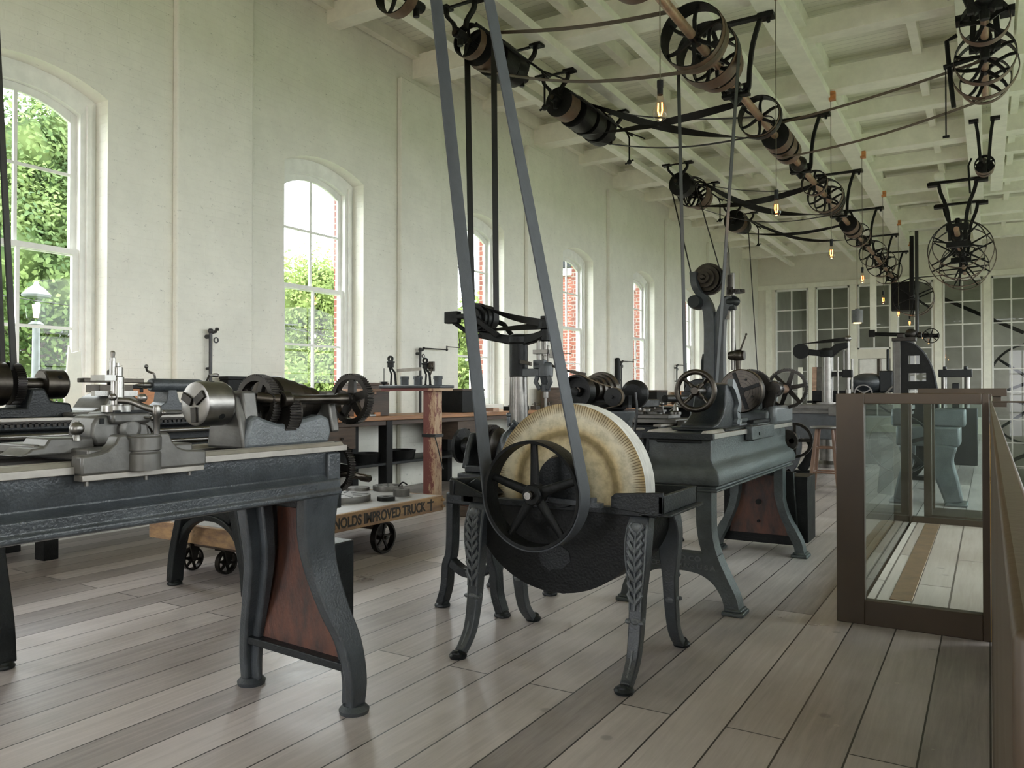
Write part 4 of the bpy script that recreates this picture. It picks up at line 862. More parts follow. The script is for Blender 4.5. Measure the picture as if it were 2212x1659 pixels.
obj('end_board', mb, 'truckwood', TK, bevel=.004)
mb = MB(); mb.bb((-4.58, 3.10, .23), (-3.70, 3.135, .34)); obj('end_board', mb, 'truckwood', TK, bevel=.004)
mb = MB()
for y in (3.34, 4.4): mb = MB(); mb.bb((-4.5, y - .05, .16), (-3.76, y + .05, .225)); obj('bolster', mb, 'wooddk', TK, bevel=.006)
for (x, y, r_) in ((-3.72, 4.36, .115), (-4.42, 4.36, .115)):
    mb = MB(); mb.wheel((x, y, r_), X, r_, .045, .22, 5, .016, .5); mb.cyl((x - .04, y, r_), (x + .04, y, r_), .014); mb.prism([(y - .07, .225), (y + .07, .225), (y + .02, r_ - .02), (y - .02, r_ - .02)], yz(x - .045), 0, .02); obj('wheel', mb, 'gear', TK)
for (x, y) in ((-4.14, 3.34), (-3.86, 3.5), (-4.42, 3.3)):
    mb = MB(); r_ = .075; mb.rev((x, y, r_), X, [(-.014, r_ - .004), (-.014, .06)], 32, cap=False); mb.wheel((x, y, r_), X, r_, .035, .3, 6, .014, .2, .02); mb.cyl((x - .03, y, r_), (x + .03, y, r_), .012); mb.prism([(y - .05, .225), (y + .05, .225), (y + .015, r_), (y - .015, r_)], yz(x + .02), 0, .012); obj('wheel', mb, 'gear', TK)
mb = MB(); mb.tube(spline([(-3.84, 3.75, .2), (-3.80, 3.85, .16), (-3.78, 3.98, .09), (-3.80, 4.1, .05)], 4), .015, 8); mb.bb((-4.2, 3.3, .15), (-4.1, 4.4, .2)); obj('drawbar', mb, 'gear', TK)
DZ = .34
def plate(name, px, py, R_, h, label, slots=8, m_='castmach', hub=None, cat='plate'):
    c = at(px, py, z=DZ + h); r_ = root(name, (c.x, c.y, DZ), label, cat); mb = MB()
    mb.ringrev((c.x, c.y, DZ), Z, [(0, R_), (h * .85, R_), (h, R_ * .985), (h, .022), (0, .022)], 56); bd = obj('disc', mb, m_, r_, smooth=30)
    if slots:
        mb = MB()
        for k in range(slots):
            a = k * 2 * PI / slots + .2; r0, r1 = (.38, .92) if k % 2 else (.45, .8); d = V((math.cos(a), math.sin(a), 0)); t = V((-math.sin(a), math.cos(a), 0)); cc = V((c.x, c.y, DZ + h + .0008))
            mb.loft([[cc + d * R_ * q + t * s_ * .007 + Z * zz for q, s_ in ((r0, -1), (r1, -1), (r1, 1), (r0, 1))] for zz in (-.001, .0012)])
        obj('slot', mb, 'black', bd)
    if hub: mb = MB(); mb.rev((c.x, c.y, DZ + h), Z, [(0, R_ * .5), (hub * .6, R_ * .5), (hub * .62, R_ * .25), (hub, R_ * .25)], 24); obj('hub', mb, 'gear', r_)
    return r_
plate('faceplate', 738, 1068, .215, .045, 'largest slotted faceplate, lying flat at the near end of the truck', 10)
plate('faceplate', 772, 1052, .10, .025, 'plain grey disc behind the largest faceplate on the truck', 0)
plate('faceplate', 838, 1048, .125, .04, 'slotted disc on a small base at the far side of the truck', 6)
plate('faceplate', 867, 1056, .065, .055, 'small stepped flange beside the slotted disc on the truck', 0, hub=None)
plate('chuck_ring', 834, 1072, .068, .03, 'small black ring alone near the front edge of the truck', 0, 'black', cat='ring')
plate('faceplate', 528, 1096, .15, .04, 'white-looking disc on the truck seen under the lathe bed', 0)
mb = MB(); c = at(870, 1050, z=.41); mb.tube(spline([c + V((-.02, -.03, 0)), c + V((0, 0, .03)), c + V((.03, .02, .01))], 4), .006, 8); item('dog_clamp', 'tiny black clamp on top of the stepped flange on the truck', 'clamp', 'black', mb, tuple(c))
# stack of rough timbers and iron behind the truck
for i, (z, m_, dx) in enumerate(((0, 'wooddk', 0), (.10, 'rust', .04), (.17, 'wooddk', -.03))):
    mb = MB(); mb.bb((-4.25 + dx, 6.0, z), (-3.85 + dx, 6.9, z + (.1 if i == 0 else .07))); item('timber_block', ('lowest dark timber of the stack right of the truck', 'rusty middle plank of the stack right of the truck', 'top dark timber of the stack right of the truck')[i], 'timber', m_, mb, (-4.05, 6.45, z), bevel=.008)
# ---------------------------------------------------------------- WALL PIPES
def gas_pipe(y, h, arm, label, x=-6.06, z0=.9):
    r_ = root('gas_pipe', (x, y, z0), label, 'pipe'); mb = MB(); mb.cyl((x, y, z0), (x, y, h), .016, n=10); mb.sph((x, y, h), .026, 10); mb.cyl((x - .06, y, h - .05), (x, y, h - .05), .02, n=10); mb.cyl((x - .05, y, h * .8), (x, y, h * .8), .014, n=8); obj('riser', mb, 'pipe', r_)
    mb = MB(); mb.cyl((x, y, h - .02), (x, y + .06, h), .014, n=8); mb.ringrev((x, y + .06, h - .08), X, [(-.004, .028), (.004, .028), (.004, .018), (-.004, .018)], 16); mb.sph((x, y + .07, h + .02), .02, 8)
    if arm:
        mb.tube([(x, y + .06, h + .02), (x + .03, y + .52, h + .02)], .008, 8); mb.sph((x + .03, y + .52, h + .02), .018, 8); mb.tube([(x + .03, y + .52, h + .06), (x + .05, y + .78, h + .06), (x + .05, y + .78, h + .18)], .007, 8); mb.cyl((x + .03, y + .52, h), (x + .03, y + .52, h + .07), .01, n=8)
    obj('swing_arm', mb, 'pipe', r_); return r_
P_ = [(at(455, 715, x=-6.06), False, 'black gas pipe rising from the bench between the first two windows'), (at(908, 755, x=-6.06), True, 'black gas pipe with a folded arm between the second and third windows'), (at(1342, 782, x=-6.06), True, 'black gas pipe with a folded arm between the fourth and fifth windows'), (at(1462, 790, x=-6.06), True, 'black gas pipe with an arm in front of the sixth window'), (at(1180, 768, x=-6.06), True, 'black gas pipe arm just visible left of the fourth window')]
for p, arm, lb in P_: gas_pipe(p.y, p.z, arm, lb)
mb = MB(); p = at(1334, 800, x=-6.08); mb.rev((p.x, p.y, p.z - .28), Z, [(0, .03), (.02, .05), (.5, .05), (.52, .03)], 12); item('black_bar', 'upright black bar hanging on the wall beside the gas pipe past the fourth window', 'bar', 'black', mb, (p.x, p.y, p.z - .28))
# ================================================================ GRINDSTONE
GX, GZ = -1.585, .735
GR = root('grindstone', (GX, 3.14, 0), 'large pale sandstone wheel standing in a black cast-iron trough on ornate legs', 'grindstone')
mb = MB(); mb.rev((GX, 3.08, GZ), Y, [(0, .02), (0, .36), (.004, .367), (.11, .367), (.114, .36), (.114, .02)], 96)
st = obj('stone_wheel', mb, 'stone', GR, smooth=30); st.location = V((GX, 3.08, GZ)) - V(GR.location)
for v in st.data.vertices: v.co -= st.location
st.data.materials.append(M['stonerim'])
for p in st.data.polygons:
    c = p.center; 
    if abs(p.normal.y) < .7 and math.hypot(c.x, c.z) > .3: p.material_index = 1
# trough: half-oval tank, open top
mb = MB(); out = [(GX + .41 * math.cos(t), .665 + .365 * math.sin(t)) for t in [PI + PI * i / 40 for i in range(41)]]
inn = [(GX + .395 * math.cos(t), .665 + .35 * math.sin(t)) for t in [PI + PI * i / 40 for i in range(41)]]
for i in range(40): mb.prism([out[i], out[i + 1], inn[i + 1], inn[i]], xz(2.975), 0, .32)
mb.prism(out, xz(2.965), 0, .012); mb.prism(out, xz(3.293), 0, .012)
tr = obj('trough', mb, 'black', GR, smooth=40)
mb = MB(); mb.prism([(GX - .06, .50), (GX + .02, .51), (GX + .07, .48), (GX + .08, .44), (GX + .04, .405), (GX, .40), (GX - .02, .39), (GX - .06, .41), (GX - .075, .45)], xz(2.961), 0, .004); obj('maker_plate', mb, 'dark', tr, bevel=.001)
mb = MB(); mb.cyl((GX, 3.05, .30), (GX, 3.05, .28), .014); obj('drain_plug', mb, 'black', tr)
mb = MB()
for y0, y1 in ((2.945, 2.985), (3.285, 3.32)): mb.bb((GX - .46, y0, .655), (GX + .44, y1, .685))
for x0, x1 in ((GX - .47, GX - .40), (GX + .40, GX + .47)): mb.bb((x0, 2.945, .655), (x1, 3.32, .685))
obj('rim', mb, 'dark', GR, bevel=.004)
# wedge shaped water guards at either end
mb = MB(); mb.prism([(2.91, .685), (3.36, .685), (3.36, .735), (2.93, .76), (2.91, .755)], yz(GX - .51), 0, .025); mb.prism([(GX - .51, .685), (GX - .30, .685), (GX - .36, .71), (GX - .51, .765)], xz(2.915), 0, .02); mb.prism([(GX - .51, .69), (GX - .33, .69), (GX - .40, .74), (GX - .51, .75)], xz(3.34), 0, .02)
mb.prism([(GX - .49, .70), (GX - .32, .69), (GX - .34, .705), (GX - .42, .76), (GX - .49, .72)], xz(3.0), 0, .3); obj('end_shelf', mb, 'dark', GR, bevel=.004)
mb = MB(); mb.prism([(GX + .28, .685), (GX + .50, .665), (GX + .50, .76), (GX + .30, .745), (GX + .28, .73)], xz(2.925), 0, .015); mb.prism([(GX + .28, .685), (GX + .50, .665), (GX + .50, .745), (GX + .30, .74)], xz(3.33), 0, .015); mb.bb((GX + .48, 2.925, .675), (GX + .50, 3.345, .745)); mb.bb((GX + .40, 2.925, .665), (GX + .53, 3.345, .675)); obj('splash_guard', mb, 'dark', GR, bevel=.003)
# ornate cabriole legs
def orn_leg(x, sy):
    y0 = 3.14; T = lambda u, z: V((x + (-.02 if x < GX else -.01) * 0, y0 + sy * u, z))
    P = spline([T(.13, .66), T(.165, .60), T(.185, .52), T(.185, .42), T(.19, .31), T(.205, .20), T(.235, .10), T(.29, .035), T(.32, .018)], 5); n = len(P)
    w_ = [.075 + .03 * math.sin(PI * min(1, i / (n * .45))) - .035 * (i / n) for i in range(n)]; t_ = [.075 - .04 * (i / n) for i in range(n)]
    m = MB(); m.sweep(P, X, w_, t_); lg = obj('leg', m, 'iron', GR, bevel=.012)
    f = MB(); f.rev((x, y0 + sy * .33, 0), Z, [(0, .036), (.012, .04), (.02, .034), (.03, .018)], 20); f.sph((x, y0 + sy * .345, .022), .02, 12, (1.2, .9, .8)); obj('foot_pad', f, 'dark', lg)
    # relief: border beads, acanthus leaves, collar ring
    m = MB()
    for e in (-1, 1):
        pts = [P[i] + V((e * (w_[i] / 2 - .006), sy * (t_[i] / 2 + .002), 0)) for i in range(3, int(n * .55))]; m.tube(pts, .004, 6)
    for i in range(5, int(n * .52), 2):
        for e in (-1, 1):
            c = P[i] + V((0, sy * (t_[i] / 2 + .004), .0)); m.tube([c + V((0, 0, -.024)), c + V((e * .012, sy * .006, -.004)), c + V((e * .028, sy * .002, .018)), c + V((e * .022, 0, .032))], [.004, .009, .008, .003], 8)
    m.tube([P[i] + V((0, sy * (t_[i] / 2 + .006), 0)) for i in range(4, int(n * .55))], .004, 6)
    k = int(n * .57); c = P[k]
    for e in (-1, 0, 1): m.sph(c + V((e * w_[k] * .5, sy * t_[k] * .45, 0)), .013, 10, (1.1, 1, .8))
    m.rev(c - Z * .012, Z, [(0, w_[k] * .52), (.012, w_[k] * .6), (.024, w_[k] * .52)], 16)
    m.tube([P[i] + V((0, sy * (t_[i] / 2 + .001), 0)) for i in range(int(n * .7), n - 3)], .006, 6)
    m.sph(P[4] + V((0, sy * .045, .0)), .022, 12, (1.3, .7, 1))
    obj('relief_ornament', m, 'ironlt', lg)
for x in (GX - .39, GX + .385):
    for sy in (-1, 1): orn_leg(x, sy)
# axle, bearings, driving pulley
mb = MB(); mb.cyl((GX, 2.745, GZ), (GX, 3.36, GZ), .018, n=20); obj('axle', mb, 'steeldk', GR)
mb = MB(); mb.rev((GX, 2.735, GZ), Y, [(0, .006), (.0, .016), (.012, .017), (.012, .013), (.03, .013)], 8); obj('axle_nut', mb, 'steelbr', GR)
mb = MB(); mb.prism([(GX + .04, .685), (GX + .16, .685), (GX + .12, .72), (GX + .06, .80), (GX - .06, .80), (GX - .10, .72), (GX - .16, .685)], xz(2.99), 0, .04); mb.rev((GX + .0, 2.97, GZ), Y, [(0, .045), (.08, .045)], 24)
mb.sweep(spline([(GX + .05, 2.95, .83), (GX + .10, 2.95, .81), (GX + .13, 2.95, .76), (GX + .15, 2.95, .70)], 4), Y, .035, .018); obj('bearing', mb, 'dark', GR, bevel=.004)
mb = MB(); mb.rev((GX + .045, 2.93, GZ + .04), Y, [(0, .02), (.0, .105), (.03, .115), (.035, .11)], 40); obj('loose_pulley_disc', mb, 'dark', GR)
mb = MB(); mb.sweep([(GX - .02, 2.93, .70), (GX + .24, 2.93, .69)], Z, .02, .03); mb.cyl((GX + .20, 2.93, .68), (GX + .20, 2.93, .72), .015); mb.cyl((GX - .03, 2.92, .70), (GX - .03, 2.95, .70), .02); obj('bearing_bolt', mb, 'iron', GR)
mb = MB(); PR = .222
mb.ringrev((GX, 2.80, GZ), Y, [(-.046, PR - .002), (0, PR + .001), (.046, PR - .002), (.044, PR - .014), (-.044, PR - .014)], 72); mb.rev((GX, 2.80, GZ), Y, [(-.035, .038), (-.03, .043), (.03, .043), (.035, .038)], 28)
for i in range(5):
    a = PI / 2 + i * 2 * PI / 5 + .02; d = V((math.cos(a), 0, math.sin(a))); t = V((-math.sin(a), 0, math.cos(a))); rings = []
    for q in range(6):
        r_ = .035 + (PR - .045) * q / 5; w1, t1 = .022 - .006 * q / 5, .012 - .003 * q / 5; c = V((GX, 2.80, GZ)) + d * r_; rings.append([c + t * w1 * math.cos(u) + Y * t1 * math.sin(u) for u in [2 * PI * k / 12 for k in range(12)]])
    mb.loft(rings)
obj('drive_pulley', mb, 'black', GR, smooth=40)
gb = ribbon_loop((GX, 2.80, GZ), PR, (-2.2, 2.80, 4.3), .065, Y, .088, .006, 32)
o = obj('flat_belt', gb, 'belt', loc=(GX, 2.80, GZ), smooth=60); tag(o, 'wide grey belt looping from the grindstone pulley up past the ceiling edge', 'belt')
# ---------------------------------------------------------------- FLOOR MACHINES BEHIND THE GRINDSTONE
def aframe(y, xm, half, top, ztop, parent, m_='dark', wid=.07, arch=.24):
    m = MB()
    for sx in (-1, 1):
        P = spline([(xm + sx * top, y, ztop), (xm + sx * (top + .005), y, ztop * .55), (xm + sx * (top + .03), y, ztop * .40), (xm + sx * (half - .03), y, ztop * .2), (xm + sx * half, y, .02)], 6); m.sweep(P, Y, wid, .045); foot(m, xm + sx * half, y)
    m.sweep(spline([(xm - top - .02, y, ztop * .44), (xm - top * .5, y, ztop * .36), (xm, y, ztop * .345), (xm + top * .5, y, ztop * .36), (xm + top + .02, y, ztop * .44)], 5), Y, wid * .8, .045)
    return obj('leg_frame', m, m_, parent, bevel=.006)
MM = root('milling_machine', (-2.33, 3.6, 0), 'small dark milling machine with a ribbed gear close behind the left end of the grindstone', 'machine')
aframe(3.44, -2.33, .19, .12, .58, MM); aframe(3.95, -2.33, .19, .12, .58, MM)
mb = MB(); mb.bb((-2.47, 3.40, .56), (-2.19, 4.0, .62)); mb.bb((-2.44, 3.46, .62), (-2.22, 3.95, .72)); mb.bb((-2.42, 3.5, .72), (-2.26, 3.9, .76)); obj('bed', mb, 'dark', MM, bevel=.008)
mb = MB(); mb.rev((-2.50, 3.66, .85), X, [(-.06, .02), (-.06, .085), (-.05, .098), (-.03, .098), (-.02, .05), (.1, .035), (.3, .03)], 40); obj('pulley_disc', mb, 'black', MM)
mb = MB(); mb.gear((-2.34, 3.62, .86), X, .115, .04, 44, .010); mb.rev((-2.30, 3.62, .86), X, [(0, .09), (.03, .10), (.05, .07), (.09, .05)], 32); obj('gear', mb, 'gear', MM, bevel=.001)
for x_, t_ in ((-2.44, .035), (-2.24, .05)): mb = MB(); mb.prism([(3.5, .74), (3.75, .74), (3.70, .86), (3.66, .93), (3.58, .93), (3.54, .86)], yz(x_), 0, t_); obj('bearing_stand', mb, 'dark', MM, bevel=.008)
mb = MB(); mb.rev((-2.22, 3.62, .86), X, [(0, .085), (.02, .095), (.04, .09), (.06, .06)], 32); mb.tube(spline([(-2.2, 3.62, .95), (-2.16, 3.6, .98), (-2.12, 3.6, .96)], 4), .016, 10)
mb.cyl((-2.2, 3.6, .97), (-2.2, 3.6, 1.02), .01); mb.sph((-2.2, 3.6, 1.03), .014); mb.cyl((-2.14, 3.66, .92), (-2.14, 3.55, 1.0), .01); obj('gear_cover', mb, 'iron', MM)
# drill press with horizontal drive
DP = root('drill_press', (-3.92, 6.6, 0), 'round-column drill press behind the grindstone, driven by a twisted belt', 'drill press')
mb = MB(); mb.rev((-3.92, 6.6, 0), Z, [(0, .2), (.03, .2), (.05, .11), (1.42, .083), (1.42, .083)], 36); obj('column', mb, 'steel', DP, smooth=25)
mb = MB(); mb.rev((-3.92, 6.6, 1.30), Z, [(0, .088), (.08, .09), (.34, .09)], 36); mb.rev((-3.92, 6.6, 1.62), Z, [(0, .09), (.01, .105), (.08, .105), (.10, .06)], 32)
mb.sweep([(-4.36, 6.6, 1.73), (-4.2, 6.6, 1.70), (-4.0, 6.6, 1.665), (-3.85, 6.6, 1.66), (-3.72, 6.6, 1.68), (-3.62, 6.6, 1.72)], Y, .10, [.07, .08, .09, .10, .08, .06])
mb.sweep([(-4.10, 6.52, 1.70), (-4.3, 6.42, 1.87), (-4.42, 6.42, 1.90)], Y, .03, .06); mb.sweep([(-4.04, 6.70, 1.70), (-4.2, 6.78, 1.84), (-4.3, 6.78, 1.88)], Y, .03, .05); mb.bb((-4.66, 6.38, 1.84), (-4.5, 6.46, 1.96)); mb.sweep([(-4.58, 6.42, 1.86), (-4.45, 6.5, 1.75), (-4.3, 6.58, 1.70)], Y, .04, .04)
mb.rev((-3.62, 6.6, 1.64), Z, [(0, .05), (.12, .05)], 20); mb.bb((-4.60, 6.38, 1.88), (-4.36, 6.44, 1.93)); obj('top_bracket', mb, 'black', DP, bevel=.01)
mb = MB(); cone_pulley(mb, (-4.38, 6.46, 1.90), Y, [.10, .135, .15], .05); mb.rev((-4.38, 6.63, 1.90), Y, [(0, .14), (.06, .142), (.12, .14)], 40); obj('cone_pulley', mb, 'black', DP)
mb = MB(); mb.rev((-3.62, 6.6, 1.76), Z, [(0, .06), (.005, .075), (.09, .075), (.095, .06)], 32); mb.rev((-3.62, 6.6, 1.86), Z, [(0, .05), (.02, .05)], 20); obj('top_pulley', mb, 'black', DP)
mb = MB(); strand(mb, (-4.36, 6.52, 2.04), (-3.66, 6.54, 1.82), Y, .07, .006, .03, 14, -PI / 2); strand(mb, (-4.36, 6.52, 1.765), (-3.62, 6.68, 1.80), Y, .07, .006, 0.0, 14, PI / 2); obj('spindle_belt', mb, 'beltbk', DP)
mb = MB()
for x, r_, z0, z1 in ((-3.70, .016, 1.44, 1.70), (-3.66, .008, 1.42, 1.66), (-3.62, .024, 1.36, 1.66), (-3.62, .034, 1.50, 1.56), (-3.59, .010, 1.40, 1.6), (-3.62, .026, 1.10, 1.22), (-3.62, .014, .98, 1.12)): mb.cyl((x, 6.6, z0), (x, 6.6, z1), r_, n=16)
mb.bb((-3.74, 6.56, 1.52), (-3.58, 6.64, 1.56)); mb.bb((-3.56, 6.57, 1.48), (-3.52, 6.63, 1.56)); obj('spindle', mb, 'steel', DP, bevel=.002)
mb = MB(); mb.bb((-3.92, 6.55, 1.305), (-3.66, 6.65, 1.38)); mb.rev((-3.62, 6.6, 1.30), Z, [(0, .07), (.08, .075), (.12, .07), (.14, .055)], 28); mb.rev((-3.62, 6.6, 1.16), Z, [(0, .045), (.07, .05), (.07, .04), (.16, .06)], 24); mb.sweep([(-3.68, 6.55, 1.31), (-3.70, 6.55, 1.25), (-3.66, 6.56, 1.18)], Y, .03, .04); mb.sweep([(-3.56, 6.55, 1.31), (-3.54, 6.55, 1.25), (-3.58, 6.56, 1.18)], Y, .03, .04)
mb.bb((-3.72, 6.53, 1.38), (-3.60, 6.6, 1.46)); obj('head', mb, 'iron', DP, bevel=.008)
mb = MB(); mb.sweep([(-3.84, 6.5, 1.45), (-3.70, 6.46, 1.42)], Z, .035, .02); obj('side_lever', mb, 'steeldk', DP); mb = MB(); ball_lever(mb, (-3.5, 6.52, 1.40), (-3.22, 6.5, 1.32), .012, .014); mb.sweep([(-3.30, 6.5, 1.345), (-3.15, 6.5, 1.315)], Y, .015, .03); obj('feed_lever', mb, 'steeldk', DP)
mb = MB(); mb.cyl((-3.62, 6.6, .80), (-3.62, 6.6, .86), .16, n=32); mb.bb((-3.92, 6.55, .76), (-3.6, 6.65, .82)); obj('table', mb, 'dark', DP, bevel=.004)
for nm, yy, xx0, xx1, lb in (('flat_belt', 6.46, -4.53, -4.53, 'left black belt dropping from the countershaft to the drill press behind the grindstone'),):
    lp = ribbon_loop((-4.38, 6.69, 1.90), .142, (-4.43, 6.69, 4.68), .16, Y, .10, .006, 20); o = obj('flat_belt', lp, 'beltbk', loc=(-4.38, 6.69, 1.9), smooth=60); tag(o, 'black belt from the ceiling countershaft to the rear pulley of the drill press', 'belt')
# belt-driven grinder on a pedestal
BG = root('belt_grinder', (-2.52, 5.6, 0), 'black stepped-pulley grinder on a round grey pedestal just above the grindstone', 'grinder')
mb = MB(); mb.rev((-2.45, 5.65, 0), Z, [(0, .2), (.04, .2), (.08, .10), (.80, .085), (.95, .09), (1.0, .12), (1.02, .12)], 32); mb.bb((-2.54, 5.55, .6), (-2.52, 5.6, .98)); obj('pedestal', mb, 'ironlt', BG, bevel=.004)
mb = MB(); mb.rev((-2.52, 5.62, 1.02), Z, [(0, .10), (.03, .14), (.05, .17), (.06, .16)], 32); mb.bb((-2.62, 5.5, 1.04), (-2.36, 6.2, 1.10)); obj('base', mb, 'black', BG, bevel=.01)
mb = MB(); mb.ringrev((-2.68, 5.40, 1.155), Y, [(0, .118), (.09, .12), (.09, .105), (0, .108)], 48); mb.rev((-2.68, 5.46, 1.155), Y, [(0, .03), (.005, .108), (.02, .108)], 40); mb.rev((-2.68, 5.38, 1.155), Y, [(0, .02), (.005, .03), (.08, .035)], 20); obj('front_pulley', mb, 'black', BG, smooth=30)
mb = MB(); cone_pulley(mb, (-2.66, 5.58, 1.17), Y, [.09, .105, .12, .135], .065); mb.cyl((-2.66, 5.4, 1.165), (-2.66, 6.0, 1.165), .02); obj('cone_pulley', mb, 'steeldk', BG, smooth=25)
mb = MB(); mb.rev((-2.39, 5.38, 1.12), Y, [(0, .03), (.005, .062), (.08, .062), (.085, .03)], 32); mb.rev((-2.39, 5.36, 1.12), Y, [(0, .012), (.5, .014)], 12); mb.rev((-2.34, 5.62, 1.14), Y, [(0, .07), (.03, .10), (.06, .10), (.08, .05)], 32); mb.bb((-2.44, 5.5, 1.04), (-2.32, 5.56, 1.13)); obj('driven_pulley', mb, 'black', BG)
lp = ribbon_loop((-2.68, 5.445, 1.155), .12, (-2.39, 5.42, 1.12), .062, Y, .035, .004, 20, .012); obj('round_belt', lp, 'beltbr', BG, smooth=60)
mb = MB(); mb.tube(spline([(-2.27, 5.5, 1.15), (-2.26, 5.5, 1.0), (-2.30, 5.5, .75), (-2.32, 5.5, .6)], 5), .01, 8); obj('cable', mb, 'pipe', BG)
BG.location += V((.20, -.45, 0))
# third lathe, seen through the gap left of the right-hand lathe
L3 = root('turret_lathe', (-2.35, 6.6, 0), 'cluttered dark lathe between the grindstone and the right-hand lathe, its carriage full of levers', 'lathe')
mb = prof_bed(-2.15, -2.5, 5.7, 8.0, [(0, .89), (0, .86), (.04, .85), (.04, .76), (.0, .74), (.0, .70)]); obj('bed', mb, 'dark', L3, bevel=.005)
mb = MB(); mb.bb((-2.19, 5.7, .89), (-2.13, 8.0, .905)); mb.bb((-2.52, 5.7, .89), (-2.46, 8.0, .905)); mb.cyl((-2.1, 5.6, .80), (-2.1, 7.9, .80), .014); mb.cyl((-2.6, 5.5, .87), (-2.2, 5.75, .87), .012); obj('ways', mb, 'ways', L3)
for yy in (5.9, 7.8): aframe(yy, -2.33, .27, .14, .70, L3)
mb = MB(); mb.bb((-2.56, 5.95, .905), (-2.10, 6.45, .94)); mb.bb((-2.50, 6.0, .94), (-2.18, 6.3, .975)); mb.bb((-2.10, 5.98, .74), (-2.04, 6.4, .93)); mb.rev((-2.34, 6.1, .97), Z, [(0, .07), (.03, .07)], 24); mb.bb((-2.42, 6.05, .99), (-2.25, 6.16, 1.015)); obj('saddle', mb, 'castmach', L3, bevel=.006)
mb = MB(); mb.rev((-2.62, 6.05, .905), X, [(0, .055), (.02, .06), (.03, .04), (.1, .02)], 24); mb.cyl((-2.7, 5.8, .80), (-2.4, 5.8, .80), .014); obj('feed_dial', mb, 'steeldk', L3)
for k, (p, q) in enumerate((((-2.30, 6.02, 1.02), (-2.30, 6.02, 1.075)), ((-2.30, 6.02, 1.075), (-2.46, 6.0, 1.08)), ((-2.24, 6.06, .98), (-2.25, 6.05, 1.06)), ((-2.20, 6.1, 1.0), (-2.12, 6.1, 1.06)))):
    mb = MB(); ball_lever(mb, p, q, .009, .017); obj('ball_handle', mb, 'steel', L3)
mb = MB(); mb.bb((-2.48, 7.0, .905), (-2.16, 7.75, .98)); mb.prism([(7.0, .98), (7.1, .98), (7.1, 1.16), (7.0, 1.16)], yz(-2.42), 0, .2); mb.prism([(7.6, .98), (7.7, .98), (7.7, 1.16), (7.6, 1.16)], yz(-2.42), 0, .2); cone_pulley(mb, (-2.3, 7.13, 1.14), Y, [.14, .115, .09], .14); obj('headstock', mb, 'dark', L3, bevel=.008)
mb = MB(); mb.bb((-2.50, 6.15, 1.02), (-2.2, 6.7, 1.03)); mb.bb((-2.46, 6.6, .905), (-2.2, 6.8, 1.02)); mb.cyl((-2.32, 6.3, 1.1), (-2.32, 6.9, 1.1), .03); obj('turret', mb, 'black', L3, bevel=.006)
for k, (x, y, z, s_) in enumerate(((-2.44, 6.02, .975, .05), (-2.36, 6.0, 1.0, .035), (-2.14, 6.06, .975, .045), (-2.5, 6.25, .96, .05))):
    mb = MB(); mb.rev((x, y, z), Z, [(0, s_), (.02, s_), (.03, s_ * .5), (.07, s_ * .4), (.09, s_ * .2)], 14); mb.tube([(x, y, z + .06), (x + .06, y - .03, z + .08)], .006, 6); obj('clamp_screw', mb, 'steel', L3)
mb = MB(); mb.bb((-2.15, 5.9, .45), (-1.95, 5.93, .64)); obj('door_panel', mb, 'peel', L3, bevel=.003, label='small reddish cupboard door with a white knob')
mb = MB(); mb.sph((-2.10, 5.885, .60), .012); obj('knob', mb, 'frame', L3)
lp = ribbon_loop((-2.3, 7.2, 1.14), .14, (-2.22, 7.2, 4.3), .286, Y, .085, .006, 24); o = obj('flat_belt', lp, 'beltgy', loc=(-2.3, 7.2, 1.14), smooth=60); tag(o, 'long grey belt whose two runs drop from the big line-shaft pulley behind the right-hand lathe', 'belt')
# ---------------------------------------------------------------- RIGHT-HAND LATHE (lettered leg)
RL = root('engine_lathe', (-1.43, 4.9, 0), 'grey-green lathe right of the grindstone with lettering cast into its leg', 'lathe')
x0, x1 = -1.60, -1.25; xm = -1.425
def lev(z0): return z0
mb = MB()
secs = [(.905, 0), (.80, 0), (.765, .012), (.74, .045), (.70, .06), (.665, .055), (.66, .035), (.645, .035), (.64, .045), (.63, .045), (.625, .02)]
rings = []
for z, o_ in secs: rings.append([V((x0 - o_, 4.09 - o_, z)), V((x1 + o_, 4.09 - o_, z)), V((x1 + o_, 5.86 + o_, z)), V((x0 - o_, 5.86 + o_, z))])
mb.loft(rings); obj('bed', mb, 'irongreen', RL, bevel=.008)
mb = MB()
for a, b in ((x1 - .07, x1 + .02), (x0 - .02, x0 + .07)): mb.bb((a, 4.05, .905), (b, 6.0, .932)); mb.prism([((a + b) / 2 - .02, .931), ((a + b) / 2 + .02, .931), ((a + b) / 2 + .008, .948), ((a + b) / 2 - .008, .948)], xz(0), 4.05, 6.0)
obj('ways', mb, 'ways', RL, bevel=.002)
mb = MB(); mb.bb((x0 - .02, 4.04, .90), (x1 + .025, 4.075, .935)); mb.bb((x0 + .05, 4.08, .88), (x1 - .05, 6, .93)); obj('end_rail', mb, 'dark', RL, bevel=.004)
mb = MB(); mb.cyl((x0 - .05, 4.03, .80), (x0 - .05, 4.10, .80), .045, .05); mb.cyl((x0 - .05, 4.015, .80), (x0 - .05, 4.04, .80), .022); mb.sweep([(x0 - .05, 4.08, .80), (x0 - .04, 4.08, .9)], Y, .05, .05); obj('lead_screw_bracket', mb, 'dark', RL, bevel=.004)
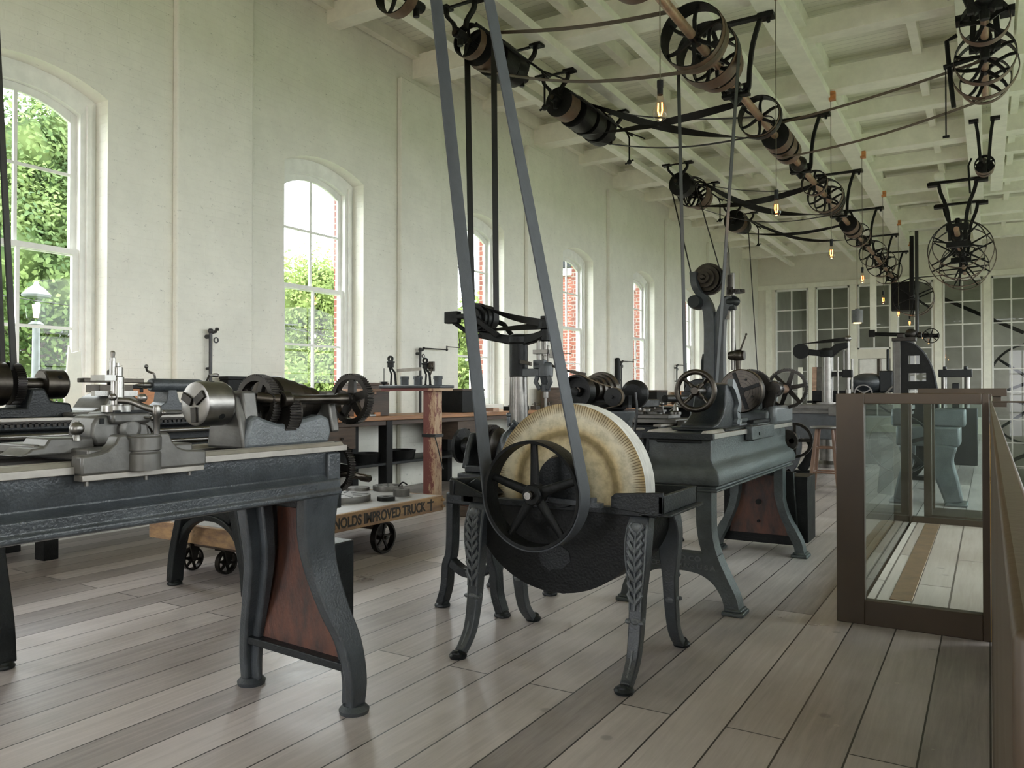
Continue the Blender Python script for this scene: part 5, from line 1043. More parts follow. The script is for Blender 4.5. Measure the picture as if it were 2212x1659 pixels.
def reed_frame(y, th, brace=True):
    """end frame: two S-legs joined by a top bar and a lettered brace"""
    m = MB(); T_ = lambda s_, pts: [(xm + s_ * u, z) for u, z in pts]
    outr = spline([(.185, .63, 0), (.185, .50, 0), (.19, .40, 0), (.215, .30, 0), (.265, .19, 0), (.31, .10, 0), (.325, .04, 0), (.33, .012, 0)], 4)
    inr = spline([(.10, .57, 0), (.105, .45, 0), (.115, .38, 0), (.13, .32, 0)], 4)
    lowr = spline([(.05, .205, 0), (.12, .195, 0), (.19, .155, 0), (.235, .09, 0), (.25, .04, 0), (.255, .012, 0)], 4)
    if not brace:
        for s_ in (1, -1):
            m.sweep([V((xm + s_ * (p.x - .03), y + th / 2, p.y)) for p in outr], Y, th, [.06] * 8 + [.05] * 8 + [.06] * (len(outr) - 16))
    for s_ in ((1, -1) if brace else ()):
        O = [(p.x, p.y) for p in outr]; I = [(p.x, p.y) for p in inr] + [(.15, .295)]; Lw = [(p.x, p.y) for p in lowr]
        # upper leg: between outer curve above z .30 and the inner edge
        Ou = [p for p in O if p[1] >= .295]; m.prism(T_(s_, Ou + I[::-1] + [(.10, .63)]), xz(y), 0, th)
        Ol = [p for p in O if p[1] <= .30]; m.prism(T_(s_, [(.15, .295)] + Ol + Lw[::-1]), xz(y), 0, th) if False else None
        # lower leg as a ladder of quads for clean shading
        A = [p for p in O if p[1] <= .31]; n = len(A) - 1
        for i in range(n):
            f0, f1 = i / n, (i + 1) / n
            def lowat(f):
                q = f * (len(Lw) - 1); k = min(int(q), len(Lw) - 2); r_ = q - k; return (Lw[k][0] * (1 - r_) + Lw[k + 1][0] * r_, Lw[k][1] * (1 - r_) + Lw[k + 1][1] * r_)
            m.prism(T_(s_, [A[i], A[i + 1], lowat(f1), lowat(f0)]), xz(y), 0, th)
    m.prism([(xm - .10, .63), (xm + .10, .63), (xm + .10, .57), (xm - .10, .57)], xz(y), 0, th)
    if brace: m.prism([(xm - .22, .30), (xm + .22, .30), (xm + .13, .195), (xm + .05, .205), (xm - .05, .205), (xm - .13, .195)], xz(y), .003, th - .01)
    lf = obj('leg_frame', m, 'irongreen', RL, smooth=25)
    for s_ in (-1, 1): f = MB(); f.bb((xm + s_ * .295 - .055, y - .02, 0), (xm + s_ * .295 + .055, y + th + .02, .022)); f.bb((xm + s_ * .295 - .045, y - .01, .02), (xm + s_ * .295 + .045, y + th + .01, .035)); obj('foot_pad', f, 'irongreen', lf, bevel=.006)
    return lf
lf = reed_frame(4.055, .10); reed_frame(5.72, .10, False)
mb = MB()
mb.text('F. E. REED CO', lambda x, y, z: V((xm + .13 + x, 4.056 - z, .262 + y)), .036, .006, 'RIGHT', .0008, 1.25); mb.text('WORCESTER MASS U S A', lambda x, y, z: V((xm + .205 + x, 4.054 - z, .222 + y)), .034, .006, 'RIGHT', .0008, 1.2)
obj('cast_lettering', mb, 'ironlt', lf)
mb = MB(); mb.prism([(-1.70, .06), (-1.16, .06), (-1.19, .58), (-1.30, .60), (-1.56, .60), (-1.68, .30)], xz(5.84), 0, .03); mb.bb((-1.70, 5.87, .08), (-1.10, 6.15, .55)); obj('rear_cabinet', mb, 'black', RL, bevel=.006)
mb = MB(); mb.prism([(-1.64, .13), (-1.22, .13), (-1.29, .55), (-1.57, .55)], xz(5.82), 0, .02); cp = obj('cabinet_panel', mb, 'rust', RL)
for z_, r_ in ((.36, .02), (.22, .01)): mb = MB(); mb.cyl((-1.43, 5.80, z_), (-1.43, 5.83, z_), r_); obj('latch', mb, 'black', cp)
# tailstock with big handwheel
TZ = 1.16
mb = MB(); side = [(4.38, .935), (4.38, .965), (4.46, .975), (4.55, 1.02), (4.60, 1.07), (4.62, 1.13), (4.62, 1.20), (4.86, 1.20), (4.86, 1.12), (4.84, 1.05), (4.87, .985), (4.93, .965), (4.93, .935)]
mb.prism(side, yz(-1.52), 0, .20); mb.bb((-1.60, 4.36, .93), (-1.25, 4.95, .952)); mb.rev((xm, 4.50, TZ), Y, [(0, .04), (.02, .052), (.38, .052), (.4, .04)], 32); obj('tailstock', mb, 'dark', RL, bevel=.012)
mb = MB(); prof = spline([(4.80, .952, 0), (4.84, .99, 0), (4.82, 1.03, 0), (4.86, 1.07, 0), (4.83, 1.12, 0), (4.76, 1.18, 0), (4.70, 1.21, 0)], 4)
mb.sweep([(-1.315, p.x - .02, p.y) for p in prof], X, .035, [.05] * 6 + [.06] * 6 + [.05] * 13); mb.bb((-1.34, 4.76, .935), (-1.28, 4.93, .96)); obj('side_web', mb, 'ironlt', RL, bevel=.008, label='pale machined side of the tailstock')
mb = MB(); mb.cyl((-1.31, 4.86, .955), (-1.31, 4.86, .985), .014, n=6); mb.rev((-1.43, 4.9, TZ), Y, [(0, .03), (.10, .03), (.16, .004)], 20); obj('barrel', mb, 'steel', RL)
mb = MB(); c = V((xm, 4.37, TZ)); N = 56; pts = [c + V((math.cos(2 * PI * i / N), 0, math.sin(2 * PI * i / N))) * .108 for i in range(N)]
rings = []
for i, p in enumerate(pts):
    d = (p - c).normalized(); rings.append([p + d * .016 * math.cos(u) + Y * .016 * math.sin(u) for u in [2 * PI * k / 12 for k in range(12)]])
mb.loft(rings, close=True); mb.rev(c - Y * .02, Y, [(0, .02), (.01, .028), (.05, .03), (.16, .022)], 20)
for i in range(4):
    a = .8 + i * PI / 2; d = V((math.cos(a), 0, math.sin(a))); mb.tube([c + Y * .015 + d * .02, c + Y * .02 + d * .06, c + d * .1], [.013, .010, .011], 10)
obj('hand_wheel', mb, 'steeldk', RL)
# carriage, chuck, headstock, gears
mb = MB(); mb.bb((-1.62, 5.0, .93), (-1.23, 5.28, .955)); mb.bb((-1.245, 5.02 - .28, .865), (-1.20, 5.30, .948)); mb.bb((-1.66, 4.95, .94), (-1.58, 5.3, .96)); mb.bb((-1.5, 5.02, .955), (-1.36, 5.26, .985)); obj('saddle', mb, 'irongreen', RL, bevel=.006)
mb = MB(); mb.bb((-1.30, 5.0, .958), (-1.26, 5.5, .975)); obj('tee_slot', mb, 'black', RL); mb = MB(); mb.bb((-1.25, 4.8, .86), (-1.21, 4.86, .872)); mb.cyl((-1.205, 4.9, .90), (-1.195, 4.9, .90), .01); obj('oil_hole', mb, 'black', RL)
HY = 5.32
mb = MB(); mb.rev((xm, HY, TZ), Y, [(0, .03), (0, .140), (.006, .148), (.06, .148), (.066, .14), (.07, .06)], 56); chk = obj('chuck', mb, 'steeldk', RL, smooth=25)
mb = MB()
for k in range(4):
    a = .35 + k * PI / 2; d = V((math.cos(a), 0, math.sin(a))); t = V((-math.sin(a), 0, math.cos(a))); cc = V((xm, HY - .002, TZ))
    mb.loft([[cc + d * r_ + t * s_ * .012 + Y * q for r_, s_ in ((.03, -1), (.13, -1), (.13, 1), (.03, 1))] for q in (-.006, .003)]); a += PI / 4; d = V((math.cos(a), 0, math.sin(a)))
    mb.cyl(cc + d * .085 - Y * .002, cc + d * .085 + Y * .005, .008, n=10)
mb.rev((xm, HY - .004, TZ), Y, [(0, .03), (.006, .03)], 8); obj('jaw_set', mb, 'black', chk)
mb = MB()
for r_ in (.06, .08, .10, .12, .135): mb.ringrev((xm, HY - .0015, TZ), Y, [(0, r_), (.002, r_), (.002, r_ - .003), (0, r_ - .003)], 48)
obj('face_groove', mb, 'gear', chk)
mb = MB(); mb.bb((-1.52, 5.44, .93), (-1.27, 6.02, 1.03)); mb.prism([(5.46, 1.02), (5.54, 1.02), (5.53, 1.24), (5.47, 1.24)], yz(-1.52), 0, .19); mb.prism([(5.90, 1.02), (6.0, 1.02), (5.99, 1.24), (5.91, 1.24)], yz(-1.52), 0, .19); obj('headstock', mb, 'irongreen', RL, bevel=.02)
mb = MB(); mb.bb((-1.29, 5.46, .93), (-1.225, 6.0, 1.06)); obj('headstock_side', mb, 'ironlt', RL, bevel=.025, label='pale side casting of the headstock')
mb = MB(); mb.gear((xm, 5.56, TZ), Y, .155, .04, 80, .007); mb.rev((xm + .0, 5.60, TZ), Y, [(0, .13), (.09, .13), (.09, .105), (.18, .105), (.18, .08), (.28, .08)], 40); obj('cone_pulley', mb, 'gear', RL, bevel=.0008)
mb = MB(); mb.rev((-1.25, 5.50, 1.175), Y, [(0, .02), (0, .045), (.05, .05), (.06, .03)], 28); mb.gear((-1.25, 5.55, 1.175), Y, .055, .04, 28, .006); mb.sweep([(-1.25, 5.5, 1.16), (-1.28, 5.5, 1.04)], Y, .05, .05); obj('back_gear', mb, 'gear', RL)
mb = MB(); mb.rev((-1.25, 5.59, 1.175), Y, [(0, .032), (.25, .032)], 24); obj('quill', mb, 'pulley', RL, label='reddish worn quill between the gears')
mb = MB(); c = (-1.24, 5.86, 1.18); mb.gear(c, Y, .145, .035, 84, .006, .122); mb.spokes((c[0], c[1] + .017, c[2]), Y, .02, .126, 6, .034, .016, .2, .75); mb.rev((c[0], c[1] - .01, c[2]), Y, [(0, .03), (.055, .03)], 20); mb.cyl((c[0], c[1] + .03, c[2]), (c[0], c[1] + .14, c[2]), .009); obj('bull_gear', mb, 'gear', RL, bevel=.0008)
mb = MB(); c = V((-1.22, 6.02, .80)); mb.ringrev(c, Y, [(-.012, .13), (.012, .13), (.012, .11), (-.012, .11)], 48); mb.cyl(c - Y * .1, c + Y * .03, .02); mb.spokes(c, Y, .02, .115, 4, .026, .014); mb.rev((-1.26, 5.92, .80), Y, [(0, .08), (.05, .08)], 28); obj('feed_gear', mb, 'gear', RL)
mb = MB(); c = V((-1.72, 6.3, .50)); mb.wheel(c, X, .13, .03, .2, 5, .012); obj('rear_handwheel', mb, 'gear', RL)
# ================================================================ FAR MACHINES
TD = root('tall_drill_press', (-4.0, 12.9, 0), 'tall upright drill press with a curved neck, in front of the sixth window', 'drill press')
Y2 = 12.9; A2 = lambda px, py, y=Y2: at(px, py, y=y)
c = A2(1527, 602); mb = MB(); cone_pulley(mb, (c.x, Y2 - .22, c.z), Y, [.10, .16, .22, .27], .09); mb.rev((c.x, Y2 - .28, c.z), Y, [(0, .03), (.05, .05), (.1, .05)], 16); obj('cone_pulley', mb, 'steeldk', TD, smooth=25)
mb = MB(); L_ = [A2(1507, 592), A2(1512, 625), A2(1530, 660), A2(1536, 700), A2(1536, 780), A2(1535, 870), A2(1535, 960)]
mb.sweep(spline([V((p.x, Y2 - .2 if i < 2 else Y2 - .05, p.z)) for i, p in enumerate(L_)], 5), Y, .16, [.10] * 8 + [.17] * 23); mb.sweep(spline([A2(1585, 650), A2(1572, 655), A2(1562, 675), A2(1556, 700), A2(1554, 780), A2(1556, 870), A2(1556, 960)], 5), Y, .16, .17)
p, q = A2(1536, 700), A2(1556, 960); mb.bb((p.x, Y2 - .02, 0), (q.x, Y2 + .06, p.z + .2)); mb.bb((p.x - .2, Y2 - .3, 0), (q.x + .5, Y2 + .3, .08)); obj('column', mb, 'iron', TD, bevel=.012)
mb = MB(); p = A2(1575, 545); r_ = A2(1575, 690); mb.bb((p.x - .05, Y2 - .04, r_.z), (p.x + .0, Y2 + .04, p.z)); mb.cyl((p.x + .06, Y2, A2(1575, 800).z), (p.x + .06, Y2, A2(1575, 590).z), .03); obj('spindle', mb, 'steel', TD, bevel=.004)
mb = MB(); mb.rev(A2(1510, 655), Y, [(-.3, .1), (-.2, .12), (0, .12)], 20); obj('lower_pulley', mb, 'dark', TD)
mb = MB(); k = A2(1580, 652); mb.sph(k, .12, 20, (1.2, .8, .8)); mb.bb(A2(1565, 640) - V((0, .06, 0)), A2(1590, 670) + V((0, .06, 0))); obj('head', mb, 'dark', TD, bevel=.02)
k = A2(1590, 633); mb = MB(); mb.gear((k.x, Y2, k.z), Z, .14, .05, 30, .015); mb.cyl((k.x - .1, Y2, k.z), (k.x - .1, Y2, k.z + .3), .05); mb.bb((k.x - .14, Y2 - .05, k.z - .02), (k.x - .04, Y2 + .05, k.z + .1)); obj('bevel_gear', mb, 'gear', TD)
k = A2(1595, 768); mb = MB(); mb.sph(k, .10, 20); mb.rev(k, X, [(-.16, .06), (-.1, .08), (.1, .08)], 20); ball_lever(mb, k, A2(1612, 722), .018, .02); mb.rev(k - Z * .3, Z, [(0, .04), (.3, .05)], 16); obj('feed_head', mb, 'steeldk', TD)
k = A2(1522, 800); mb = MB(); mb.tube(spline([A2(1521, 765), A2(1518, 785), A2(1519, 810), A2(1523, 822)], 4), .03, 8); obj('counter_lever', mb, 'black', TD)
lp = ribbon_loop((c.x - .0, Y2 + .02, c.z), .24, (-4.43, Y2 + .02, 4.68), .20, Y, .06, .006, 20); o = obj('flat_belt', lp, 'beltbk', loc=tuple(c), smooth=60); tag(o, 'thin black belt between the ceiling countershaft and the tall upright drill press', 'belt')
lp = ribbon_loop((-4.2, 16.3, 1.15), .20, (-4.43, 16.3, 4.68), .22, Y, .06, .006, 20); o = obj('flat_belt', lp, 'beltbk', loc=(-4.2, 16.3, 1.15), smooth=60); tag(o, 'thin black belt descending right of the tall upright drill press towards the back', 'belt')
FM = root('shaping_machine', (-4.1, 16.4, 0), 'low dark machine far back under the thin belt beyond the tall drill press', 'machine'); mb = MB(); mb.rev((-4.2, 16.1, 1.15), Y, [(0, .12), (.1, .12), (.1, .16), (.2, .16), (.2, .2), (.35, .2)], 28); obj('cone_pulley', mb, 'gear', FM); mb = MB(); mb.bb((-4.4, 16.0, 0), (-3.9, 17.0, .8)); mb.bb((-4.3, 16.5, .8), (-3.95, 16.9, 1.2)); obj('body', mb, 'dark', FM, bevel=.02)
# planer bed running across
PL = root('planer', (-1.9, 11.4, 0), 'long dark planer bed on curved legs behind the stool', 'planer')
mb = MB(); mb.bb((-2.62, 11.25, .52), (-.9, 11.85, .90)); obj('bed', mb, 'iron', PL, bevel=.01)
mb = MB(); mb.bb((-2.66, 11.20, .93), (-.85, 11.9, .985)); mb.bb((-2.64, 11.22, .865), (-.86, 11.88, .905)); mb.bb((-2.6, 11.25, .90), (-.9, 11.85, .935)); mb.bb((-1.83, 11.17, .84), (-1.73, 11.2, .96)); obj('table', mb, 'castmach', PL, bevel=.004)
for s_, xx in ((1, -2.4), (1, -1.0)):
    mb = MB(); P = spline([(xx, 11.3, .53), (xx + .03, 11.3, .38), (xx + .02, 11.3, .2), (xx - .03, 11.3, .07), (xx - .0, 11.3, .02)], 5); mb.sweep(P, Y, .12, [.40 - .26 * i / 20 for i in range(21)]); mb.bb((xx - .1, 11.22, 0), (xx + .12, 11.36, .05)); obj('leg', mb, 'iron', PL, bevel=.01)
    mb = MB(); P = spline([(xx + .22, 11.7, .53), (xx + .28, 11.7, .4), (xx + .22, 11.7, .2), (xx + .12, 11.7, .05)], 5); mb.sweep(P, Y, .14, .12); mb.bb((xx + .02, 11.6, 0), (xx + .3, 11.8, .05)); obj('leg', mb, 'black', PL, bevel=.01)
mb = MB(); mb.wheel((-2.66, 11.0, .72), X, .10, .04, .3, 4); obj('hand_wheel', mb, 'steel', PL)
# stool
sx, sy, sz = -1.60, 9.6, .765
SN = root('wooden_stool', (sx, sy, 0), 'tall round-seated wooden stool between the right-hand lathe and the glass case', 'stool')
mb = MB(); mb.rev((sx, sy, sz - .03), Z, [(0, .16), (.012, .175), (.028, .17), (.03, .15)], 36); obj('seat', mb, 'castmach', SN)
for i in range(4):
    a = PI / 4 + i * PI / 2; d = V((math.cos(a), math.sin(a), 0)); mb = MB(); mb.tube([V((sx, sy, sz - .03)) + d * .12, V((sx, sy, .35)) + d * .175, V((sx, sy, 0)) + d * .22], [.016, .021, .014], 10); obj('leg', mb, 'stool', SN)
for z in (.24, .52):
    r_ = .22 - .13 * z
    for i in range(4):
        a, b = PI / 4 + i * PI / 2, PI / 4 + (i + 1) * PI / 2; mb = MB(); mb.tube([V((sx + math.cos(a) * r_, sy + math.sin(a) * r_, z)), V((sx + math.cos(b) * r_, sy + math.sin(b) * r_, z))], .010, 8); obj('rung', mb, 'stool', SN)
mb = MB(); mb.rev((-1.45, 10.3, 0), Z, [(0, .13), (.02, .14), (.34, .15), (.35, .15), (.35, .135), (.03, .125)], 28); item('tin_bucket', 'dull metal bucket on the floor seen between the legs of the stool', 'bucket', 'steel', mb, (-1.45, 10.3, 0))
# background drill press
B = root('radial_drill_press', (-2.14, 13, 0), 'small drill press with a long horizontal arm, far right of the big change gear', 'drill press')
mb = MB(); mb.rev((-2.14, 13, 0), Z, [(0, .25), (.05, .25), (.1, .12), (.95, .11), (.95, .16), (1.0, .16), (1.0, .085), (1.75, .08)], 28); obj('column', mb, 'steel', B)
mb = MB(); mb.sweep([(-2.52, 13, 1.80), (-2.3, 13, 1.77), (-2.1, 13, 1.75), (-1.98, 13, 1.85), (-1.84, 13, 1.88)], Y, .12, [.10, .09, .14, .12, .08]); mb.rev((-2.14, 13, 1.70), Z, [(0, .10), (.1, .12), (.14, .08)], 20); mb.bb((-1.92, 12.95, 1.38), (-1.78, 13.05, 1.5)); mb.bb((-2.1, 12.96, 1.40), (-1.85, 13.04, 1.47)); obj('arm', mb, 'black', B, bevel=.01)
mb = MB(); mb.rev((-2.52, 12.92, 1.80), Y, [(0, .12), (.06, .12), (.06, .09), (.14, .09)], 28); obj('pulley', mb, 'black', B)
mb = MB(); strand(mb, (-2.5, 12.98, 1.92), (-1.86, 12.98, 1.97), Y, .06, .008, 0, 10, PI / 2); obj('spindle_belt', mb, 'beltbk', B)
mb = MB(); mb.cyl((-1.84, 13, .95), (-1.84, 13, 2.0), .022); mb.cyl((-1.90, 13, 1.45), (-1.90, 13, 1.9), .014); mb.cyl((-1.98, 12.95, 1.05), (-1.98, 12.95, 1.7), .016); mb.cyl((-1.84, 13, 1.0), (-1.84, 13, 1.2), .04); mb.sph((-1.84, 13, 1.98), .05); obj('spindle', mb, 'steel', B)
mb = MB(); mb.bb((-2.5, 13.3, .98), (-1.85, 13.6, 1.02)); mb.bb((-2.0, 12.8, .93), (-1.6, 13.2, .98)); mb.bb((-2.42, 13.3, .9), (-1.9, 13.4, 1.18)); obj('table', mb, 'black', B, bevel=.006)
# shaper motor lump
Q = root('milling_machine', (-1.65, 14, 0), 'dark green rounded machine head beside the far drill press', 'machine')
mb = MB(); mb.sph((-1.68, 14.0, 1.32), .2, 24, (1.35, 1, .75)); mb.rev((-1.95, 14, 1.28), X, [(0, .08), (.1, .14), (.5, .13), (.6, .06)], 24); obj('overarm', mb, 'iron', Q)
mb = MB(); mb.bb((-1.95, 13.8, 0), (-1.4, 14.2, 1.15)); mb.bb((-1.5, 13.85, 1.15), (-1.3, 14.2, 1.5)); mb.bb((-1.40, 13.9, 1.5), (-1.36, 14.0, 1.85)); obj('body', mb, 'dark', Q, bevel=.03)
mb = MB(); mb.wheel((-1.72, 13.75, 1.14), Y, .14, .03, .2, 3, .02, .5); obj('hand_wheel', mb, 'steel', Q); mb = MB(); mb.cyl((-1.9, 13.85, 1.0), (-1.9, 13.85, 1.7), .02); obj('lever', mb, 'steel', Q); mb = MB(); mb.cyl((-1.6, 13.8, .9), (-1.3, 13.8, 1.25), .02); obj('lever', mb, 'steel', Q)
# planer housing with quarter-round cheek
H_ = root('planer_housing', (-.95, 14, 0), 'tall quarter-round black casting with slots, far behind the glass case', 'machine')
cx = -1.20; ar = spline([(cx, 1.98, 0), (-1.05, 1.95, 0), (-.88, 1.78, 0), (-.76, 1.52, 0), (-.70, 1.2, 0), (-.68, .9, 0), (-.66, 0, 0)], 6)
mb = MB(); pts = [(p.x, p.y) for p in ar]
holes = [(1.60, 1.74, -1.09, -.93), (1.33, 1.46, -1.09, -.84), (1.10, 1.20, -1.09, -.80)]
zs = sorted(set([0, 1.98] + [h[0] for h in holes] + [h[1] for h in holes]))
def xr(z):
    for (xa, za), (xb, zb) in zip(pts[:-1], pts[1:]):
        if zb <= z <= za: return xa + (xb - xa) * (za - z) / (za - zb + 1e-9)
    return pts[-1][0]
for za, zb in zip(zs[:-1], zs[1:]):
    h = next((h for h in holes if h[0] == za and h[1] == zb), None); ed = [(xr(za + (zb - za) * i / 6), za + (zb - za) * i / 6) for i in range(7)]
    if h: mb.prism([(cx, za), (h[2], za), (h[2], zb), (cx, zb)], xz(14), 0, .1); mb.prism([(min(h[3], xr(zb) - .05), za)] + ed + [(min(h[3], xr(zb) - .05), zb)], xz(14), 0, .1)
    else: mb.prism([(cx, za)] + ed + [(cx, zb)], xz(14), 0, .1)
obj('cheek', mb, 'black', H_)
mb = MB(); mb.sweep([(p.x + .012, 14.05, p.y) for p in ar], Y, .12, .018); obj('cheek_rim', mb, 'iron', H_)
mb = MB(); mb.bb((-1.30, 13.95, 0), (-1.20, 14.15, 1.98)); mb.bb((-1.31, 13.93, 0), (-1.28, 13.96, 1.98)); obj('guide_rail', mb, 'castmach', H_, bevel=.004)
mb = MB(); mb.bb((-1.32, 13.9, 1.97), (-.98, 14.2, 2.03)); mb.bb((-1.25, 13.95, 2.03), (-1.15, 14.1, 2.09)); mb.sph((-1.05, 14.0, 2.08), .09, 16); mb.rev((-.95, 14, 2.06), X, [(0, .05), (.05, .05)], 16); obj('top_gearing', mb, 'gear', H_, bevel=.004)
K = root('arbor_press', (-.45, 14, 0), 'squat press of a thick dark slab on four steel posts, far right', 'press')
mb = MB(); mb.bb((-.69, 13.85, 1.40), (-.22, 14.3, 1.52)); mb.cyl((-.6, 13.9, 1.52), (-.6, 13.9, 1.57), .03, n=6); mb.cyl((-.31, 13.9, 1.52), (-.31, 13.9, 1.57), .03, n=6); obj('crown', mb, 'dark', K, bevel=.008)
for x, y in ((-.62, 13.92), (-.29, 13.92), (-.62, 14.22), (-.29, 14.22)):
    mb = MB(); mb.cyl((x, y, .9), (x, y, 1.41), .035); obj('post', mb, 'steel', K)
mb = MB(); mb.bb((-.75, 13.8, 0), (-.15, 14.35, .9)); mb.bb((-.5, 13.95, .9), (-.4, 14.1, 1.3)); obj('base', mb, 'dark', K, bevel=.01)
K.location += V((.0, .55, 0))
# white-painted drop post with small overhead shaft
yf = 21.6; p = at(1886, 725, y=yf); mb = MB(); mb.bb((p.x - .07, yf - .02, p.z), (p.x + .07, yf + .12, 5.11)); item('ceiling_post', 'white square post hanging from the ceiling, far right, carrying a thin black shaft', 'post', 'beam', mb, (p.x, yf, 5.1), bevel=.004)
q = at(1981, 722, y=yf); mb = MB(); mb.cyl((q.x, yf, q.z), (q.x, yf, 5.11), .04); item('hanging_rod', 'black vertical rod hanging from the ceiling above the thin black shaft', 'rod', 'pipe', mb, (q.x, yf, 5.1))
e = at(2012, 726, y=yf); SS = root('feed_shaft', (q.x, yf, q.z), 'thin black horizontal shaft with a small spoked wheel below the line shaft\'s far end', 'shaft')
mb = MB(); mb.cyl((p.x - .06, yf - .05, p.z + .04), (e.x + .15, yf - .05, e.z), .05); mb.bb((p.x - .09, yf - .1, p.z - .04), (p.x + .05, yf + .0, p.z + .14)); obj('bar', mb, 'black', SS)
mb = MB(); mb.wheel((e.x, yf - .14, e.z), Y, .18, .06, .2, 6, .018); obj('pulley', mb, 'black', SS)
mb = MB(); mb.bb((-2.2, 18.9, 0), (-1.9, 19.2, 1.05)); mb.bb((-2.35, 18.8, 1.05), (-1.75, 19.3, 1.12)); mb.cyl((-2.05, 19.0, 1.1), (-2.05, 19.0, 1.9), .05); item('machine_column', 'narrow machine column far back between drill press arm and end wall', 'machine', 'steeldk', mb, (-2.05, 19.0, 0), bevel=.01)
# leaning boards at the end wall
for i, x in enumerate((-4.75, -4.35, -4.22)):
    mb = MB(); mb.box((x, 24.2, .95), (.12, .06, 1.9), rx=-.12); item('leaning_board', ('thin plank leaning at the end wall left of the others', 'brown plank leaning in the middle at the end wall', 'grey plank leaning rightmost at the end wall')[i], 'board', ('beam', 'woodlt', 'castmach')[i], mb, (x, 24.3, 0))
p = at(1852, 697, y=20.4); PLM = root('pendant_lamp', tuple(p), 'small grey cylinder lamp hanging far back, left of the white ceiling post', 'lamp')
mb = MB(); mb.rev(p, Z, [(0, .13), (.30, .13), (.31, .05), (.33, .05)], 24, cap=True); obj('lamp_shade', mb, 'ironlt', PLM); mb = MB(); mb.cyl(p + Z * .33, (p.x, p.y, 5.11), .008, n=6); obj('cord', mb, 'wire', PLM); mb = MB(); mb.cyl(p - Z * .02, p - Z * .0, .09, n=16); obj('lens', mb, emit('pendant_glow', (1, .6, .25), 1.2), PLM)
# ================================================================ GLASS CASE
CS = root('display_case', (-.33, 5.6, 0), 'brown-framed glass display case with an exposed plank floor inside', 'display case')
def frame_box(mb, x0, x1, y, z0, z1, wl, wr, wb, wt, d):
    mb.bb((x0, y, z0), (x0 + wl, y + d, z1)); mb.bb((x1 - wr, y, z0), (x1, y + d, z1)); mb.bb((x0 + wl, y, z0), (x1 - wr, y + d, z0 + wb)); mb.bb((x0 + wl, y, z1 - wt), (x1 - wr, y + d, z1))
mb = MB(); frame_box(mb, -.66, .003, 4.25, 0, 1.145, .13, .03, .12, .05, .06); obj('front_frame', mb, 'bronze', CS, bevel=.003)
mb = MB(); frame_box(mb, -.66, .012, 7.05, 0, 1.145, .13, .03, .16, .05, .06); mb.bb((-.66, 4.31, 1.095), (-.60, 7.05, 1.145)); mb.bb((-.05, 4.31, 1.095), (.012, 7.05, 1.145)); mb.bb((-.66, 4.31, 0), (-.60, 7.05, .12)); obj('side_frame', mb, 'bronze', CS, bevel=.003)
mb = MB(); mb.bb((-.54, 4.275, .11), (-.01, 4.281, 1.10)); mb.bb((-.545, 4.28, .12), (-.539, 7.05, 1.10)); mb.bb((-.52, 7.06, .16), (-.02, 7.066, 1.10)); obj('glass_panel', mb, 'glassc', CS)
mb = MB(); mb.bb((-.60, 4.31, .04), (.0, 7.05, .06)); obj('base', mb, 'bronzedk', CS)
def mat_deck():
    return mat_planks('exposed_old_floor', .16, (.36, .27, .22), (.66, .58, .52), axis='x', seam=.02, rough=.6, length=2.2, knots=True, gapcol=.4)
M['deck'] = mat_deck()
mb = MB(); mb.bb((-.53, 4.33, .06), (-.005, 7.04, .115)); dk = obj('plank_floor', mb, 'deck', CS, label='pale worn plank floor shown under the glass')
mb = MB(); mb.bb((-.43, 4.36, .1152), (-.33, 7.0, .119)); obj('wood_strip', mb, 'shaft', CS, bevel=.002)
NC = root('display_case', (.45, 2.6, 0), 'nearer brown display case with a glass top at the right edge', 'display case')
mb = MB(); mb.bb((.006, .2, 0), (.0125, 4.20, 1.06)); mb.bb((.006, 4.17, 0), (.9, 4.20, 1.06)); mb.bb((.87, .2, 0), (.9, 4.2, 1.06)); mb.bb((.006, .2, 0), (.9, .23, 1.06)); obj('cabinet_body', mb, 'bronze', NC, bevel=.003)
mb = MB(); mb.bb((.003, .15, 1.06), (.0125, 4.22, 1.112)); mb.bb((.0125, 4.18, 1.06), (.92, 4.22, 1.112)); mb.bb((.88, .15, 1.06), (.92, 4.22, 1.112)); mb.bb((.0125, .15, 1.06), (.92, .19, 1.112)); obj('top_rail', mb, 'bronze', NC, bevel=.002)
mb = MB(); mb.bb((.012, .18, 1.098), (.89, 4.19, 1.108)); obj('glass_top', mb, 'glassc', NC)
mb = MB(); mb.bb((.0125, .23, 1.03), (.87, 4.17, 1.05)); obj('display_bed', mb, 'bronzedk', NC)
mb = MB(); mb.bb((.003, 3.74, .14), (.007, 3.75, 1.03)); obj('edge_strip', mb, 'brass', NC)
FC = root('display_case', (-.2, 7.9, 0), 'farther brown case whose flat top shows just above the near case', 'display case')
mb = MB(); mb.bb((-.52, 7.6, 1.12), (.13, 8.2, 1.185)); mb.bb((-.48, 7.64, 0), (-.42, 7.7, 1.12)); mb.bb((.03, 7.64, 0), (.09, 7.7, 1.12)); mb.bb((-.48, 8.1, 0), (-.42, 8.16, 1.12)); mb.bb((.03, 8.1, 0), (.09, 8.16, 1.12)); mb.bb((-.48, 7.64, 0), (.09, 8.16, .1)); obj('frame', mb, 'bronze', FC, bevel=.003)
mb = MB(); mb.bb((-.46, 7.66, .1), (-.455, 8.14, 1.12)); mb.bb((.065, 7.66, .1), (.07, 8.14, 1.12)); obj('glass_panel', mb, 'glassc', FC)
